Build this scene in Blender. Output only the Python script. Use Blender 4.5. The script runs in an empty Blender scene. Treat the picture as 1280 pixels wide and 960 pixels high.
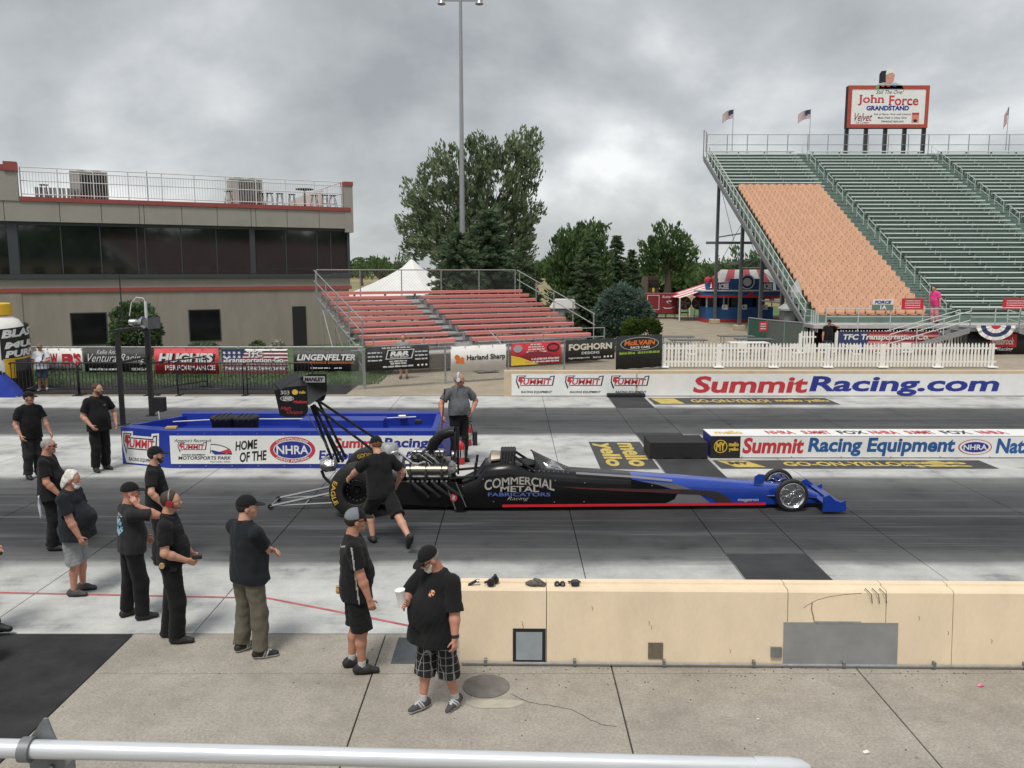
import bpy, math, random
import numpy as np
from mathutils import Vector, Matrix

# ------------------------------------------------------------------ camera, sky, sun, exposure
SC = bpy.context.scene
COL = SC.collection
F_PX, CAM_H = 1035.0, 4.15
PITCH = math.atan(143 / 1035.0)
cam_d = bpy.data.cameras.new('camera')
cam_d.sensor_width = 36.0
cam_d.lens = 36.0 * F_PX / 1280.0
cam_d.clip_start = 0.05
cam_d.clip_end = 6000
cam = bpy.data.objects.new('camera', cam_d)
COL.objects.link(cam)
cam.location = (0, 0, CAM_H)
cam.rotation_euler = (math.pi / 2 - PITCH, 0, 0)
SC.camera = cam

SUN_EL, SUN_AZ = math.radians(62), math.radians(200)   # high, behind the clouds, over the camera's shoulder
world = bpy.data.worlds.new('World')
SC.world = world
world.use_nodes = True
nt = world.node_tree
nt.nodes.clear()
def wn(t, **kw):
    n = nt.nodes.new(t)
    for k, v in kw.items():
        setattr(n, k, v)
    return n
def wl(a, b): nt.links.new(a, b)
w_out = wn('ShaderNodeOutputWorld')
w_bg = wn('ShaderNodeBackground'); w_bg.inputs['Strength'].default_value = 0.1
sky = wn('ShaderNodeTexSky', sky_type='NISHITA', sun_disc=False, sun_elevation=SUN_EL, sun_rotation=SUN_AZ)
tc = wn('ShaderNodeTexCoord')
sep = wn('ShaderNodeSeparateXYZ'); wl(tc.outputs['Generated'], sep.inputs[0])
def wmath(op, a, b=None, c=None):
    n = wn('ShaderNodeMath', operation=op)
    for i, v in enumerate((a, b, c)):
        if v is None: continue
        if isinstance(v, (int, float)): n.inputs[i].default_value = v
        else: wl(v, n.inputs[i])
    return n.outputs[0]
# a flat cloud deck: every direction above the horizon is met with a plane overhead
zz = wmath('ADD', wmath('ABSOLUTE', sep.outputs['Z']), 0.55)
comb = wn('ShaderNodeCombineXYZ')
wl(wmath('DIVIDE', sep.outputs['X'], zz), comb.inputs[0])
wl(wmath('DIVIDE', sep.outputs['Y'], zz), comb.inputs[1])
comb.inputs[2].default_value = 1.9
n1 = wn('ShaderNodeTexNoise'); n1.inputs['Scale'].default_value = 2.1; n1.inputs['Detail'].default_value = 7
n1.inputs['Roughness'].default_value = 0.48; n1.inputs['Distortion'].default_value = 0.35
wl(comb.outputs[0], n1.inputs['Vector'])
n2 = wn('ShaderNodeTexNoise'); n2.inputs['Scale'].default_value = 5.2; n2.inputs['Detail'].default_value = 6
n2.inputs['Roughness'].default_value = 0.55
wl(comb.outputs[0], n2.inputs['Vector'])
cl = wmath('ADD', wmath('MULTIPLY', n1.outputs['Fac'], 0.74), wmath('MULTIPLY', n2.outputs['Fac'], 0.26))
ramp = wn('ShaderNodeValToRGB')
els = ramp.color_ramp.elements
els[0].position = 0.36; els[0].color = (2.1, 2.22, 2.3, 1)
els[1].position = 0.615; els[1].color = (5.6, 5.65, 5.65, 1)
e = els.new(0.48); e.color = (3.15, 3.28, 3.36, 1)
e = els.new(0.545); e.color = (4.1, 4.2, 4.25, 1)
wl(cl, ramp.inputs[0])
mixw = wn('ShaderNodeMix', data_type='RGBA'); mixw.inputs[0].default_value = 0.95
wl(sky.outputs[0], mixw.inputs[6]); wl(ramp.outputs[0], mixw.inputs[7])
wl(mixw.outputs[2], w_bg.inputs['Color']); wl(w_bg.outputs[0], w_out.inputs[0])

sun_d = bpy.data.lights.new('sun', 'SUN')
sun_d.energy = 1.5; sun_d.angle = math.radians(16); sun_d.color = (1.0, 0.96, 0.9)
sun = bpy.data.objects.new('sun', sun_d); COL.objects.link(sun)
sd = Vector((math.sin(SUN_AZ) * math.cos(SUN_EL), math.cos(SUN_AZ) * math.cos(SUN_EL), math.sin(SUN_EL)))
sun.rotation_euler = sd.to_track_quat('Z', 'Y').to_euler()
sun.location = sd * 100
SC.view_settings.view_transform = 'Standard'
SC.view_settings.look = 'None'
SC.view_settings.gamma = 1
SC.view_settings.use_curve_mapping = False
SC.view_settings.exposure = 0.8

# ------------------------------------------------------------------ where a pixel of the photograph lies in the place
def ray(x, y):
    u = (x - 640) / F_PX; v = -(y - 480) / F_PX
    return (u, math.cos(PITCH) + v * math.sin(PITCH), -math.sin(PITCH) + v * math.cos(PITCH))
def G(x, y, z=0.0):
    r = ray(x, y); t = (z - CAM_H) / r[2]
    return Vector((r[0] * t, r[1] * t, z))
def W(x, y, Y):
    r = ray(x, y); t = Y / r[1]
    return Vector((r[0] * t, Y, CAM_H + r[2] * t))
def hit(x, y, P, th):
    """local (along, up) on the upright plane through P turned by th"""
    n = (math.sin(th), -math.cos(th)); r = ray(x, y)
    t = (P[0] * n[0] + P[1] * n[1]) / (r[0] * n[0] + r[1] * n[1])
    X, Y = r[0] * t, r[1] * t
    return ((X - P[0]) * math.cos(th) + (Y - P[1]) * math.sin(th), CAM_H + r[2] * t)

# ------------------------------------------------------------------ materials
MATS = {}
def mat(name, col, rough=0.6, metal=0.0, var=0.12, scale=6.0, bump=0.0, bscale=40.0, spec=0.5, stretch=None, coat=0.0, dirt=0.0, dirtcol=(0.1, 0.09, 0.075)):
    if name in MATS: return MATS[name]
    m = bpy.data.materials.new(name); m.use_nodes = True
    t = m.node_tree; b = t.nodes['Principled BSDF']
    b.inputs['Roughness'].default_value = rough
    b.inputs['Metallic'].default_value = metal
    b.inputs['Specular IOR Level'].default_value = spec
    b.inputs['Coat Weight'].default_value = coat
    b.inputs['Coat Roughness'].default_value = 0.08
    tcn = t.nodes.new('ShaderNodeTexCoord')
    src = tcn.outputs['Object']
    if stretch:
        mp = t.nodes.new('ShaderNodeMapping'); mp.inputs['Scale'].default_value = stretch
        t.links.new(src, mp.inputs[0]); src = mp.outputs[0]
    nz = t.nodes.new('ShaderNodeTexNoise'); nz.inputs['Scale'].default_value = scale; nz.inputs['Detail'].default_value = 6
    nz.inputs['Roughness'].default_value = 0.62
    t.links.new(src, nz.inputs['Vector'])
    r = t.nodes.new('ShaderNodeValToRGB')
    c = Vector(col)
    r.color_ramp.elements[0].position = 0.3; r.color_ramp.elements[0].color = (*(c * (1 - var)), 1)
    r.color_ramp.elements[1].position = 0.7
    r.color_ramp.elements[1].color = (*[min(1, v * (1 + var)) for v in c], 1)
    t.links.new(nz.outputs['Fac'], r.inputs[0])
    colour = r.outputs[0]
    if dirt > 0:
        n3 = t.nodes.new('ShaderNodeTexNoise'); n3.inputs['Scale'].default_value = scale * 0.37; n3.inputs['Detail'].default_value = 9
        n3.inputs['Roughness'].default_value = 0.7
        t.links.new(src, n3.inputs['Vector'])
        r3 = t.nodes.new('ShaderNodeValToRGB'); r3.color_ramp.elements[0].position = 0.52; r3.color_ramp.elements[1].position = 0.75
        r3.color_ramp.elements[1].color = (dirt, dirt, dirt, 1)
        t.links.new(n3.outputs['Fac'], r3.inputs[0])
        mx = t.nodes.new('ShaderNodeMix'); mx.data_type = 'RGBA'
        t.links.new(r3.outputs[0], mx.inputs[0]); t.links.new(colour, mx.inputs[6]); mx.inputs[7].default_value = (*dirtcol, 1)
        colour = mx.outputs[2]
    t.links.new(colour, b.inputs['Base Color'])
    if bump > 0:
        n2_ = t.nodes.new('ShaderNodeTexNoise'); n2_.inputs['Scale'].default_value = bscale; n2_.inputs['Detail'].default_value = 5
        t.links.new(src, n2_.inputs['Vector'])
        bp = t.nodes.new('ShaderNodeBump'); bp.inputs['Strength'].default_value = bump; bp.inputs['Distance'].default_value = 0.02
        t.links.new(n2_.outputs['Fac'], bp.inputs['Height']); t.links.new(bp.outputs[0], b.inputs['Normal'])
    MATS[name] = m
    return m

def each_differs(m, amt):
    """every object that wears the material is a little lighter or darker than the next"""
    t = m.node_tree; b = t.nodes['Principled BSDF']; src = b.inputs['Base Color'].links[0].from_socket
    oi = t.nodes.new('ShaderNodeObjectInfo'); mr = t.nodes.new('ShaderNodeMapRange'); mr.inputs[3].default_value = 1 - amt; mr.inputs[4].default_value = 1 + amt * .6
    t.links.new(oi.outputs['Random'], mr.inputs[0]); mx = t.nodes.new('ShaderNodeMix'); mx.data_type = 'RGBA'; mx.blend_type = 'MULTIPLY'; mx.inputs[0].default_value = 1
    t.links.new(src, mx.inputs[6]); t.links.new(mr.outputs[0], mx.inputs[7]); t.links.new(mx.outputs[2], b.inputs['Base Color'])
# ------------------------------------------------------------------ mesh builder
class MB:
    def __init__(self):
        self.v = []; self.f = []; self.mi = []; self.m = 0
    def add(self, vs, fs):
        o = len(self.v); self.v += [tuple(p) for p in vs]
        for q in fs:
            self.f.append(tuple(i + o for i in q)); self.mi.append(self.m)
        return self
    def box(self, c, s, rz=0.0, rot=None, ch=0.0):
        hx, hy, hz = s[0] / 2, s[1] / 2, s[2] / 2
        R = rot if rot is not None else Matrix.Rotation(rz, 3, 'Z')
        c = Vector(c)
        if ch > 0 and min(hx, hy, hz) > ch:
            pts = []
            for sz in (-1, 1):
                for lev in ((0,) if False else (0, 1)):
                    z = sz * (hz - (ch if lev == (0 if sz > 0 else 1) else 0))
                    ins = ch if (lev == (1 if sz > 0 else 0)) else 0
                    pts.append((z, ins))
            vs = []
            for z, ins in pts:
                for sx, sy in ((-1, -1), (1, -1), (1, 1), (-1, 1)):
                    vs.append(c + R @ Vector((sx * (hx - ins), sy * (hy - ins), z)))
            fs = [(3, 2, 1, 0), (12, 13, 14, 15)]
            for k in range(3):
                for j in range(4):
                    a = k * 4 + j; b_ = k * 4 + (j + 1) % 4
                    fs.append((a, b_, b_ + 4, a + 4))
            return self.add(vs, fs)
        vs = [c + R @ Vector((sx * hx, sy * hy, sz * hz)) for sz in (-1, 1) for sx, sy in ((-1, -1), (1, -1), (1, 1), (-1, 1))]
        return self.add(vs, [(3, 2, 1, 0), (4, 5, 6, 7), (0, 1, 5, 4), (1, 2, 6, 5), (2, 3, 7, 6), (3, 0, 4, 7)])
    def box2(self, a, b):
        return self.box([(a[i] + b[i]) / 2 for i in range(3)], [abs(b[i] - a[i]) for i in range(3)])
    def cyl(self, p0, p1, r0, r1=None, n=8, caps=True):
        r1 = r0 if r1 is None else r1
        p0 = Vector(p0); p1 = Vector(p1); d = (p1 - p0).normalized()
        a = d.orthogonal().normalized(); b = d.cross(a)
        vs = []
        for p, r in ((p0, r0), (p1, r1)):
            for k in range(n):
                t = 2 * math.pi * k / n
                vs.append(p + (a * math.cos(t) + b * math.sin(t)) * r)
        fs = [(k, (k + 1) % n, n + (k + 1) % n, n + k) for k in range(n)]
        if caps: fs += [tuple(range(n - 1, -1, -1)), tuple(range(n, 2 * n))]
        return self.add(vs, fs)
    def tube(self, pts, r, n=8, caps=True):
        pts = [Vector(p) for p in pts]
        rs = r if isinstance(r, (list, tuple)) else [r] * len(pts)
        vs = []; prev = None
        for i, p in enumerate(pts):
            d = (pts[min(i + 1, len(pts) - 1)] - pts[max(i - 1, 0)]).normalized()
            if prev is None: a = d.orthogonal().normalized()
            else:
                a = prev - d * prev.dot(d); a.normalize()
            prev = a; b = d.cross(a)
            for k in range(n):
                t = 2 * math.pi * k / n
                vs.append(p + (a * math.cos(t) + b * math.sin(t)) * rs[i])
        fs = []
        for i in range(len(pts) - 1):
            for k in range(n):
                fs.append((i * n + k, i * n + (k + 1) % n, (i + 1) * n + (k + 1) % n, (i + 1) * n + k))
        if caps:
            fs += [tuple(range(n - 1, -1, -1)), tuple(range((len(pts) - 1) * n, len(pts) * n))]
        return self.add(vs, fs)
    def lathe(self, prof, c=(0, 0, 0), n=24, axis='Z'):
        """prof: (radius, along) pairs"""
        c = Vector(c); vs = []
        for r, z in prof:
            for k in range(n):
                t = 2 * math.pi * k / n; x, y = r * math.cos(t), r * math.sin(t)
                vs.append(c + (Vector((x, y, z)) if axis == 'Z' else Vector((x, z, y)) if axis == 'Y' else Vector((z, x, y))))
        fs = []
        for i in range(len(prof) - 1):
            for k in range(n):
                q = (i * n + k, i * n + (k + 1) % n, (i + 1) * n + (k + 1) % n, (i + 1) * n + k)
                fs.append(q if axis != 'Y' else q[::-1])
        if min(prof[0][0], prof[-1][0]) > 1e-4 and abs(prof[0][0] - prof[-1][0]) < .021:   # a ring: join its two ends
            i = len(prof) - 1; fs += [(i * n + k, i * n + (k + 1) % n, (k + 1) % n, k) for k in range(n)]
            return self.add(vs, fs)
        if prof[0][0] > 1e-4: fs.append(tuple(range(n - 1, -1, -1)))
        if prof[-1][0] > 1e-4: fs.append(tuple(range((len(prof) - 1) * n, len(prof) * n)))
        return self.add(vs, fs)
    def prism(self, poly, o, u, v, n, d0, d1):
        """polygon (a,b) in the plane o+u*a+v*b, pushed along n from d0 to d1"""
        o, u, v, n = Vector(o), Vector(u), Vector(v), Vector(n); k = len(poly)
        vs = [o + u * a + v * b + n * d0 for a, b in poly] + [o + u * a + v * b + n * d1 for a, b in poly]
        fs = [tuple(range(k - 1, -1, -1)), tuple(range(k, 2 * k))] + [(i, (i + 1) % k, k + (i + 1) % k, k + i) for i in range(k)]
        return self.add(vs, fs)
    def loft(self, rings, close=True, caps=True):
        n = len(rings[0]); vs = [p for r in rings for p in r]; fs = []
        for i in range(len(rings) - 1):
            for k in range(n if close else n - 1):
                fs.append((i * n + k, i * n + (k + 1) % n, (i + 1) * n + (k + 1) % n, (i + 1) * n + k))
        if caps: fs += [tuple(range(n - 1, -1, -1)), tuple(range((len(rings) - 1) * n, len(rings) * n))]
        return self.add(vs, fs)
    def mesh(self, name, mats, smooth=False):
        me = bpy.data.meshes.new(name)
        me.from_pydata(self.v, [], self.f)
        for m in (mats if isinstance(mats, (list, tuple)) else [mats]): me.materials.append(m)
        if isinstance(mats, (list, tuple)) and len(mats) > 1: me.polygons.foreach_set('material_index', self.mi)
        me.polygons.foreach_set('use_smooth', [bool(smooth)] * len(me.polygons))
        me.update()
        if smooth == 'auto':
            me.set_sharp_from_angle(angle=math.radians(38))
        return me
    def build(self, name, mats, parent=None, smooth=False, fix=True):
        me = self.mesh(name, mats, smooth)
        if fix: fix_normals(me)
        return link(name, me, parent)

import bmesh
def fix_normals(me):
    bm = bmesh.new(); bm.from_mesh(me)
    bmesh.ops.recalc_face_normals(bm, faces=bm.faces)
    bm.to_mesh(me); bm.free()
def link(name, me, parent=None, loc=None, rz=None):
    o = bpy.data.objects.new(name, me); COL.objects.link(o)
    if parent is not None: o.parent = parent
    if loc is not None: o.location = loc
    if rz is not None: o.rotation_euler = (0, 0, rz)
    return o
def tag(o, label=None, cat=None, group=None, kind=None):
    if label: o['label'] = label
    if cat: o['category'] = cat
    if group: o['group'] = group
    if kind: o['kind'] = kind
    return o
def thing(name, label, cat, loc=(0, 0, 0), rz=0.0, group=None):
    o = bpy.data.objects.new(name, None); COL.objects.link(o)
    o.empty_display_size = 0.2
    o.location = loc; o.rotation_euler = (0, 0, rz)
    return tag(o, label, cat, group)
def struct(name, mb, m, parent=None, smooth=False):
    o = mb.build(name, m, parent, smooth)
    if parent is None: o['kind'] = 'structure'
    return o
def dup(root, loc=None, rz=None, label=None, group=None):
    r = root.copy(); COL.objects.link(r)
    if loc is not None: r.location = loc
    if rz is not None: r.rotation_euler = (0, 0, rz)
    if label: r['label'] = label
    if group: r['group'] = group
    for ch in list(root.children):
        c = ch.copy(); COL.objects.link(c); c.parent = r
        for g in ch.children:
            d = g.copy(); COL.objects.link(d); d.parent = c
    return r
def np_mesh(name, V, Fq, mats, smooth=False, mi=None):
    me = bpy.data.meshes.new(name)
    V = np.asarray(V, np.float32); Fq = np.asarray(Fq, np.int32); k = Fq.shape[1]
    me.vertices.add(len(V)); me.vertices.foreach_set('co', V.ravel())
    me.loops.add(Fq.size); me.loops.foreach_set('vertex_index', Fq.ravel())
    me.polygons.add(len(Fq)); me.polygons.foreach_set('loop_start', np.arange(0, Fq.size, k, dtype=np.int32))
    me.polygons.foreach_set('loop_total', np.full(len(Fq), k, np.int32))
    for m in (mats if isinstance(mats, (list, tuple)) else [mats]): me.materials.append(m)
    if mi is not None: me.polygons.foreach_set('material_index', np.asarray(mi, np.int32))
    me.polygons.foreach_set('use_smooth', np.full(len(Fq), bool(smooth)))
    me.update(calc_edges=True)
    return me

# ------------------------------------------------------------------ lettering
_tx = {}
def glyphs(s, bold=0.0, shear=0.0, space=1.0):
    key = (s, bold, shear, space)
    if key not in _tx:
        cu = bpy.data.curves.new('lettering', 'FONT'); cu.body = s; cu.offset = bold; cu.shear = shear
        cu.space_character = space; cu.resolution_u = 3
        ob = bpy.data.objects.new('lettering', cu)
        me = bpy.data.meshes.new_from_object(ob)
        V = np.zeros(len(me.vertices) * 3, np.float32); me.vertices.foreach_get('co', V)
        Fs = [tuple(p.vertices) for p in me.polygons]
        bpy.data.objects.remove(ob); bpy.data.curves.remove(cu); bpy.data.meshes.remove(me)
        _tx[key] = (V.reshape(-1, 3)[:, :2].copy(), Fs)
    return _tx[key]
def lettering(s, o, u, v, w, h, m, parent=None, bold=0.012, shear=0.0, warp=None, lift=0.0, space=1.0, serif=0.0, name='lettering'):
    """s written inside the rectangle o + u*[0,w] + v*[0,h]; warp(a,b) bends the unit square"""
    V, Fs = glyphs(s, bold, shear, space)
    V = V.copy(); Fs = list(Fs)
    if len(V) == 0: return None
    if serif:
        base, top = 0.0, V[:, 1].max()
        ext = []
        for lev in (base, 0.69, 0.5):
            E = set()
            for q in Fs:
                for i in range(len(q)):
                    a, b = q[i], q[(i + 1) % len(q)]
                    if abs(V[a, 1] - lev) < 0.02 and abs(V[b, 1] - lev) < 0.02 and 0.04 < abs(V[a, 0] - V[b, 0]) < 0.24:
                        E.add((round(min(V[a, 0], V[b, 0]), 3), round(max(V[a, 0], V[b, 0]), 3)))
            for x0, x1 in E: ext.append((x0 - serif, x1 + serif, lev, lev + (0.05 if lev == base else -0.05)))
        for x0, x1, y0, y1 in ext:
            n = len(V); V = np.vstack([V, [[x0, y0], [x1, y0], [x1, y1], [x0, y1]]]); Fs.append((n, n + 1, n + 2, n + 3))
    mn = V.min(0); mx = V.max(0)
    ab = (V - mn) / (mx - mn)
    if warp: ab = np.array([warp(a, b) for a, b in ab])
    o, u, v = Vector(o), Vector(u), Vector(v); n = u.cross(v)
    P = [o + u * (a * w) + v * (b * h) + n * lift for a, b in ab]
    mb = MB(); mb.add(P, Fs)
    return mb.build(name, m, parent, fix=False)
def flat(poly, o, u, v, m, parent, lift=0.0, name='panel', thick=None):
    """thin printed shape lying on a surface"""
    mb = MB(); o, u, v = Vector(o), Vector(u), Vector(v); n = u.cross(v)
    if thick is None:
        mb.add([o + u * a + v * b + n * lift for a, b in poly], [tuple(range(len(poly)))])
        return mb.build(name, m, parent, fix=False)
    mb.prism(poly, o, u, v, n, lift - thick, lift)
    return mb.build(name, m, parent)
def ell(cx, cy, rx, ry, n=40):
    return [(cx + rx * math.cos(2 * math.pi * k / n), cy + ry * math.sin(2 * math.pi * k / n)) for k in range(n)]
def rect(x0, y0, x1, y1): return [(x0, y0), (x1, y0), (x1, y1), (x0, y1)]
def arc_warp(bend):
    return lambda a, b: (a, b * (1 - bend) + bend * (1 - (2 * a - 1) ** 2))

# colours of paint and print
WHITE = mat('white_print', (0.74, 0.74, 0.72), 0.55, var=0.05, scale=3, dirt=0.12, dirtcol=(0.4, 0.38, 0.34))
REDP = mat('red_print', (0.50, 0.035, 0.05), 0.5, var=0.08)
BLUEP = mat('blue_print', (0.018, 0.03, 0.24), 0.5, var=0.08)
NAVY = mat('navy_print', (0.012, 0.014, 0.05), 0.5, var=0.08)
BLACKP = mat('black_print', (0.012, 0.012, 0.013), 0.5, var=0.2)
YELP = mat('yellow_print', (0.62, 0.43, 0.06), 0.55, var=0.12)
SILVP = mat('silver_print', (0.38, 0.38, 0.39), 0.35, var=0.1)
GALV = mat('galvanised_steel', (0.36, 0.37, 0.38), 0.42, 0.55, var=0.2, scale=14, bump=0.06)
GALVD = mat('dull_steel', (0.2, 0.21, 0.215), 0.5, 0.4, var=0.2, scale=9)
BLKMETAL = mat('black_metal', (0.014, 0.014, 0.015), 0.42, 0.0, var=0.25, scale=8)
BLKMATTE = mat('black_matte', (0.012, 0.012, 0.013), 0.75, var=0.25, scale=8, bump=0.1)
RUBBER = mat('tyre_rubber', (0.012, 0.012, 0.012), 0.62, var=0.3, scale=7, bump=0.1, bscale=60)
CHROME = mat('polished_metal', (0.62, 0.62, 0.63), 0.16, 1.0, var=0.05)
STEEL = mat('brushed_metal', (0.45, 0.45, 0.45), 0.34, 0.9, var=0.15, scale=20)
def summit(o, u, v, w, h, parent, lift, halo=False):
    """the slanted red-and-navy word mark with its lightning S and the line under it"""
    hh = h * 0.72; b0 = h * 0.28
    outer = [(0.0, .50), (.02, .98), (.27, 1.0), (.20, .80), (.86, .80), (.88, .95), (1.0, 1.0), (.95, .22), (.10, .22), (.07, -.06)]
    inner = [(.03, .53), (.045, .94), (.225, .95), (.165, .745), (.875, .745), (.90, .88), (.965, .92), (.92, .275), (.13, .275), (.09, .10)]
    sc = lambda P: [(a * w, b0 + b * hh) for a, b in P]
    if halo: flat([(-.05 * w, b0 + .5 * hh), (-.02 * w, b0 + 1.07 * hh), (.3 * w, b0 + 1.1 * hh), (.29 * w, b0 + .9 * hh), (.82 * w, b0 + .9 * hh), (.84 * w, b0 + 1.05 * hh), (1.05 * w, b0 + 1.1 * hh), (1.0 * w, -.05 * h), (.05 * w, -.05 * h)], o, u, v, WHITE, parent, lift - .002, 'logo_halo')
    flat(sc(outer), o, u, v, NAVY, parent, lift, 'logo_backing')
    flat(sc(inner), o, u, v, WHITE, parent, lift + .003, 'logo_field')
    flat(sc([(.05, .56), (.075, .90), (.205, .91), (.145, .68), (.195, .62), (.095, .18), (.11, .47)]), o, u, v, REDP, parent, lift + .006, 'logo_bolt')
    O = Vector(o) + Vector(u) * (w * .185) + Vector(v) * (b0 + hh * .30)
    lettering('UMMIT', O, u, v, w * .73, hh * .43, REDP, parent, bold=0.03, shear=0.15, lift=lift + .006)
    lettering('RACING EQUIPMENT', Vector(o) + Vector(u) * (w * .13), u, v, w * .80, h * .15, NAVY, parent, bold=0.02, shear=0.2, lift=lift)
def nhra(o, u, v, w, h, parent, lift, ring_text=True):
    P = lambda k: ell(w / 2, h / 2, w / 2 * k, h / 2 * k)
    flat(P(1.0), o, u, v, REDP, parent, lift, 'oval_rim')
    flat(P(.93) if not ring_text else ell(w / 2, h / 2, w * .42, h * .37), o, u, v, WHITE, parent, lift + .003, 'oval_band')
    flat(ell(w / 2, h / 2, w * .40, h * .335), o, u, v, BLUEP, parent, lift + .006, 'oval_field')
    O = Vector(o) + Vector(u) * (w * .15) + Vector(v) * (h * .33)
    lettering('NHRA', O, u, v, w * .70, h * .34, WHITE, parent, bold=0.02, lift=lift + .009)
    if ring_text:
        up = lambda a, b: (0.5 + (0.40 + .075 * b) * math.cos(math.radians(140 - 100 * a)) / 1.0, 0.5 + (0.385 + .09 * b) * math.sin(math.radians(140 - 100 * a)))
        dn = lambda a, b: (0.5 + (0.475 - .075 * b) * math.cos(math.radians(220 + 100 * a)), 0.5 + (0.475 - .09 * b) * math.sin(math.radians(220 + 100 * a)))
        lettering('CHAMPIONSHIP', o, u, v, w, h, WHITE, parent, bold=0.02, warp=up, lift=lift + .009)
        lettering('DRAG RACING', o, u, v, w, h, WHITE, parent, bold=0.02, warp=dn, lift=lift + .009)
rnd = random.Random(7)
UX, UY, UZ = Vector((1, 0, 0)), Vector((0, 1, 0)), Vector((0, 0, 1))
# ------------------------------------------------------------------ ground, track and pit apron
def node_mat(name):
    m = bpy.data.materials.new(name); m.use_nodes = True
    t = m.node_tree; b = t.nodes['Principled BSDF']
    def N(k, **kw):
        n = t.nodes.new(k)
        for a, v in kw.items(): setattr(n, a, v)
        return n
    def L(a, b_): t.links.new(a, b_)
    def noise(src, scale, detail=6, rough=0.6, st=None):
        if st:
            mp = N('ShaderNodeMapping'); mp.inputs['Scale'].default_value = st; L(src, mp.inputs[0]); src = mp.outputs[0]
        n = N('ShaderNodeTexNoise'); n.inputs['Scale'].default_value = scale; n.inputs['Detail'].default_value = detail
        n.inputs['Roughness'].default_value = rough; L(src, n.inputs['Vector']); return n.outputs['Fac']
    def M(op, a, b_=None, clamp=False):
        n = N('ShaderNodeMath', operation=op); n.use_clamp = clamp
        for i, v in enumerate((a, b_)):
            if v is None: continue
            if isinstance(v, (int, float)): n.inputs[i].default_value = v
            else: L(v, n.inputs[i])
        return n.outputs[0]
    def R(fac, stops):
        r = N('ShaderNodeValToRGB'); e = r.color_ramp.elements
        for i, (p, c) in enumerate(stops):
            c = (c, c, c) if isinstance(c, (int, float)) else c
            if i < 2: e[i].position = p; e[i].color = (*c, 1)
            else:
                x = e.new(p); x.color = (*c, 1)
        L(fac, r.inputs[0]); return r.outputs[0]
    def X(fac, a, b_, mode='MIX'):
        n = N('ShaderNodeMix', data_type='RGBA', blend_type=mode)
        for i, v in ((0, fac), (6, a), (7, b_)):
            if isinstance(v, (int, float)) and i == 0: n.inputs[0].default_value = v
            elif isinstance(v, (tuple, list)): n.inputs[i].default_value = (*v, 1)
            elif isinstance(v, (int, float)): n.inputs[i].default_value = (v, v, v, 1)
            else: L(v, n.inputs[i])
        return n.outputs[2]
    def bump(h, s, d=0.01):
        n = N('ShaderNodeBump'); n.inputs['Strength'].default_value = s; n.inputs['Distance'].default_value = d
        L(h, n.inputs['Height']); L(n.outputs[0], b.inputs['Normal'])
    tcn = N('ShaderNodeTexCoord')
    return m, b, tcn.outputs['Object'], N, L, noise, M, R, X, bump

# racing surface: concrete pads, blackened by rubber along the two lanes
def make_track():
    m, b, co, N, L, noise, M, R, X, bump = node_mat('rubbered_concrete')
    sp = N('ShaderNodeSeparateXYZ'); L(co, sp.inputs[0])
    wob = M('MULTIPLY', M('SUBTRACT', noise(co, 1.0, 5, .6, (0.35, 1.6, 1)), 0.5), 0.45)
    y = M('ADD', sp.outputs['Y'], wob)
    lane = M('DIVIDE', M('SUBTRACT', y, 9.0), 18.2)      # 0 at the pit side, 1 at the far wall
    p = lambda Y: (Y - 9.0) / 18.2
    rub = R(lane, [(0.0, 0.0), (p(10.6), .04), (p(11.2), 0.2), (p(11.5), .80), (p(12.1), .94), (p(13.2), .98), (p(15.3), .90), (p(16.15), .72), (p(16.45), .05),
                   (p(20.4), .05), (p(20.8), .85), (p(22.5), .95), (p(24.6), .85), (p(25.0), .1), (1.0, .0)])
    streak = noise(co, 1.6, 9, .7, (0.09, 2.6, 1))
    streak2 = noise(co, 5.0, 6, .7, (0.03, 4.2, 1))
    blot = noise(co, 1.1, 8, .65)
    fine = noise(co, 45, 4, .6)
    conc = R(M('ADD', M('MULTIPLY', blot, .7), M('MULTIPLY', streak, .3)), [(.33, (.19, .195, .19)), (.66, (.62, .62, .60)), (.48, (.46, .465, .455))])
    conc = X(.35, conc, R(fine, [(.3, .55), (.7, 1.15)]), 'MULTIPLY')
    black = R(M('ADD', M('MULTIPLY', streak, .68), M('MULTIPLY', streak2, .32)), [(.425, (.006, .0065, .0075)), (.58, (.088, .09, .096)), (.50, (.0225, .0235, .026))])
    edge = M('ADD', rub, M('MULTIPLY', M('SUBTRACT', M('ADD', M('MULTIPLY', streak, .6), M('MULTIPLY', streak2, .4)), .5), M('MULTIPLY', M('MULTIPLY', rub, M('SUBTRACT', 1.08, rub)), 7.0)), True)
    col = X(edge, conc, black)
    L(col, b.inputs['Base Color'])
    L(R(edge, [(0, .9), (1, .7)]), b.inputs['Roughness']); b.inputs['Specular IOR Level'].default_value = .18
    bump(M('ADD', M('MULTIPLY', fine, .5), blot), .12)
    return m
TRACK = make_track()
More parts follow.
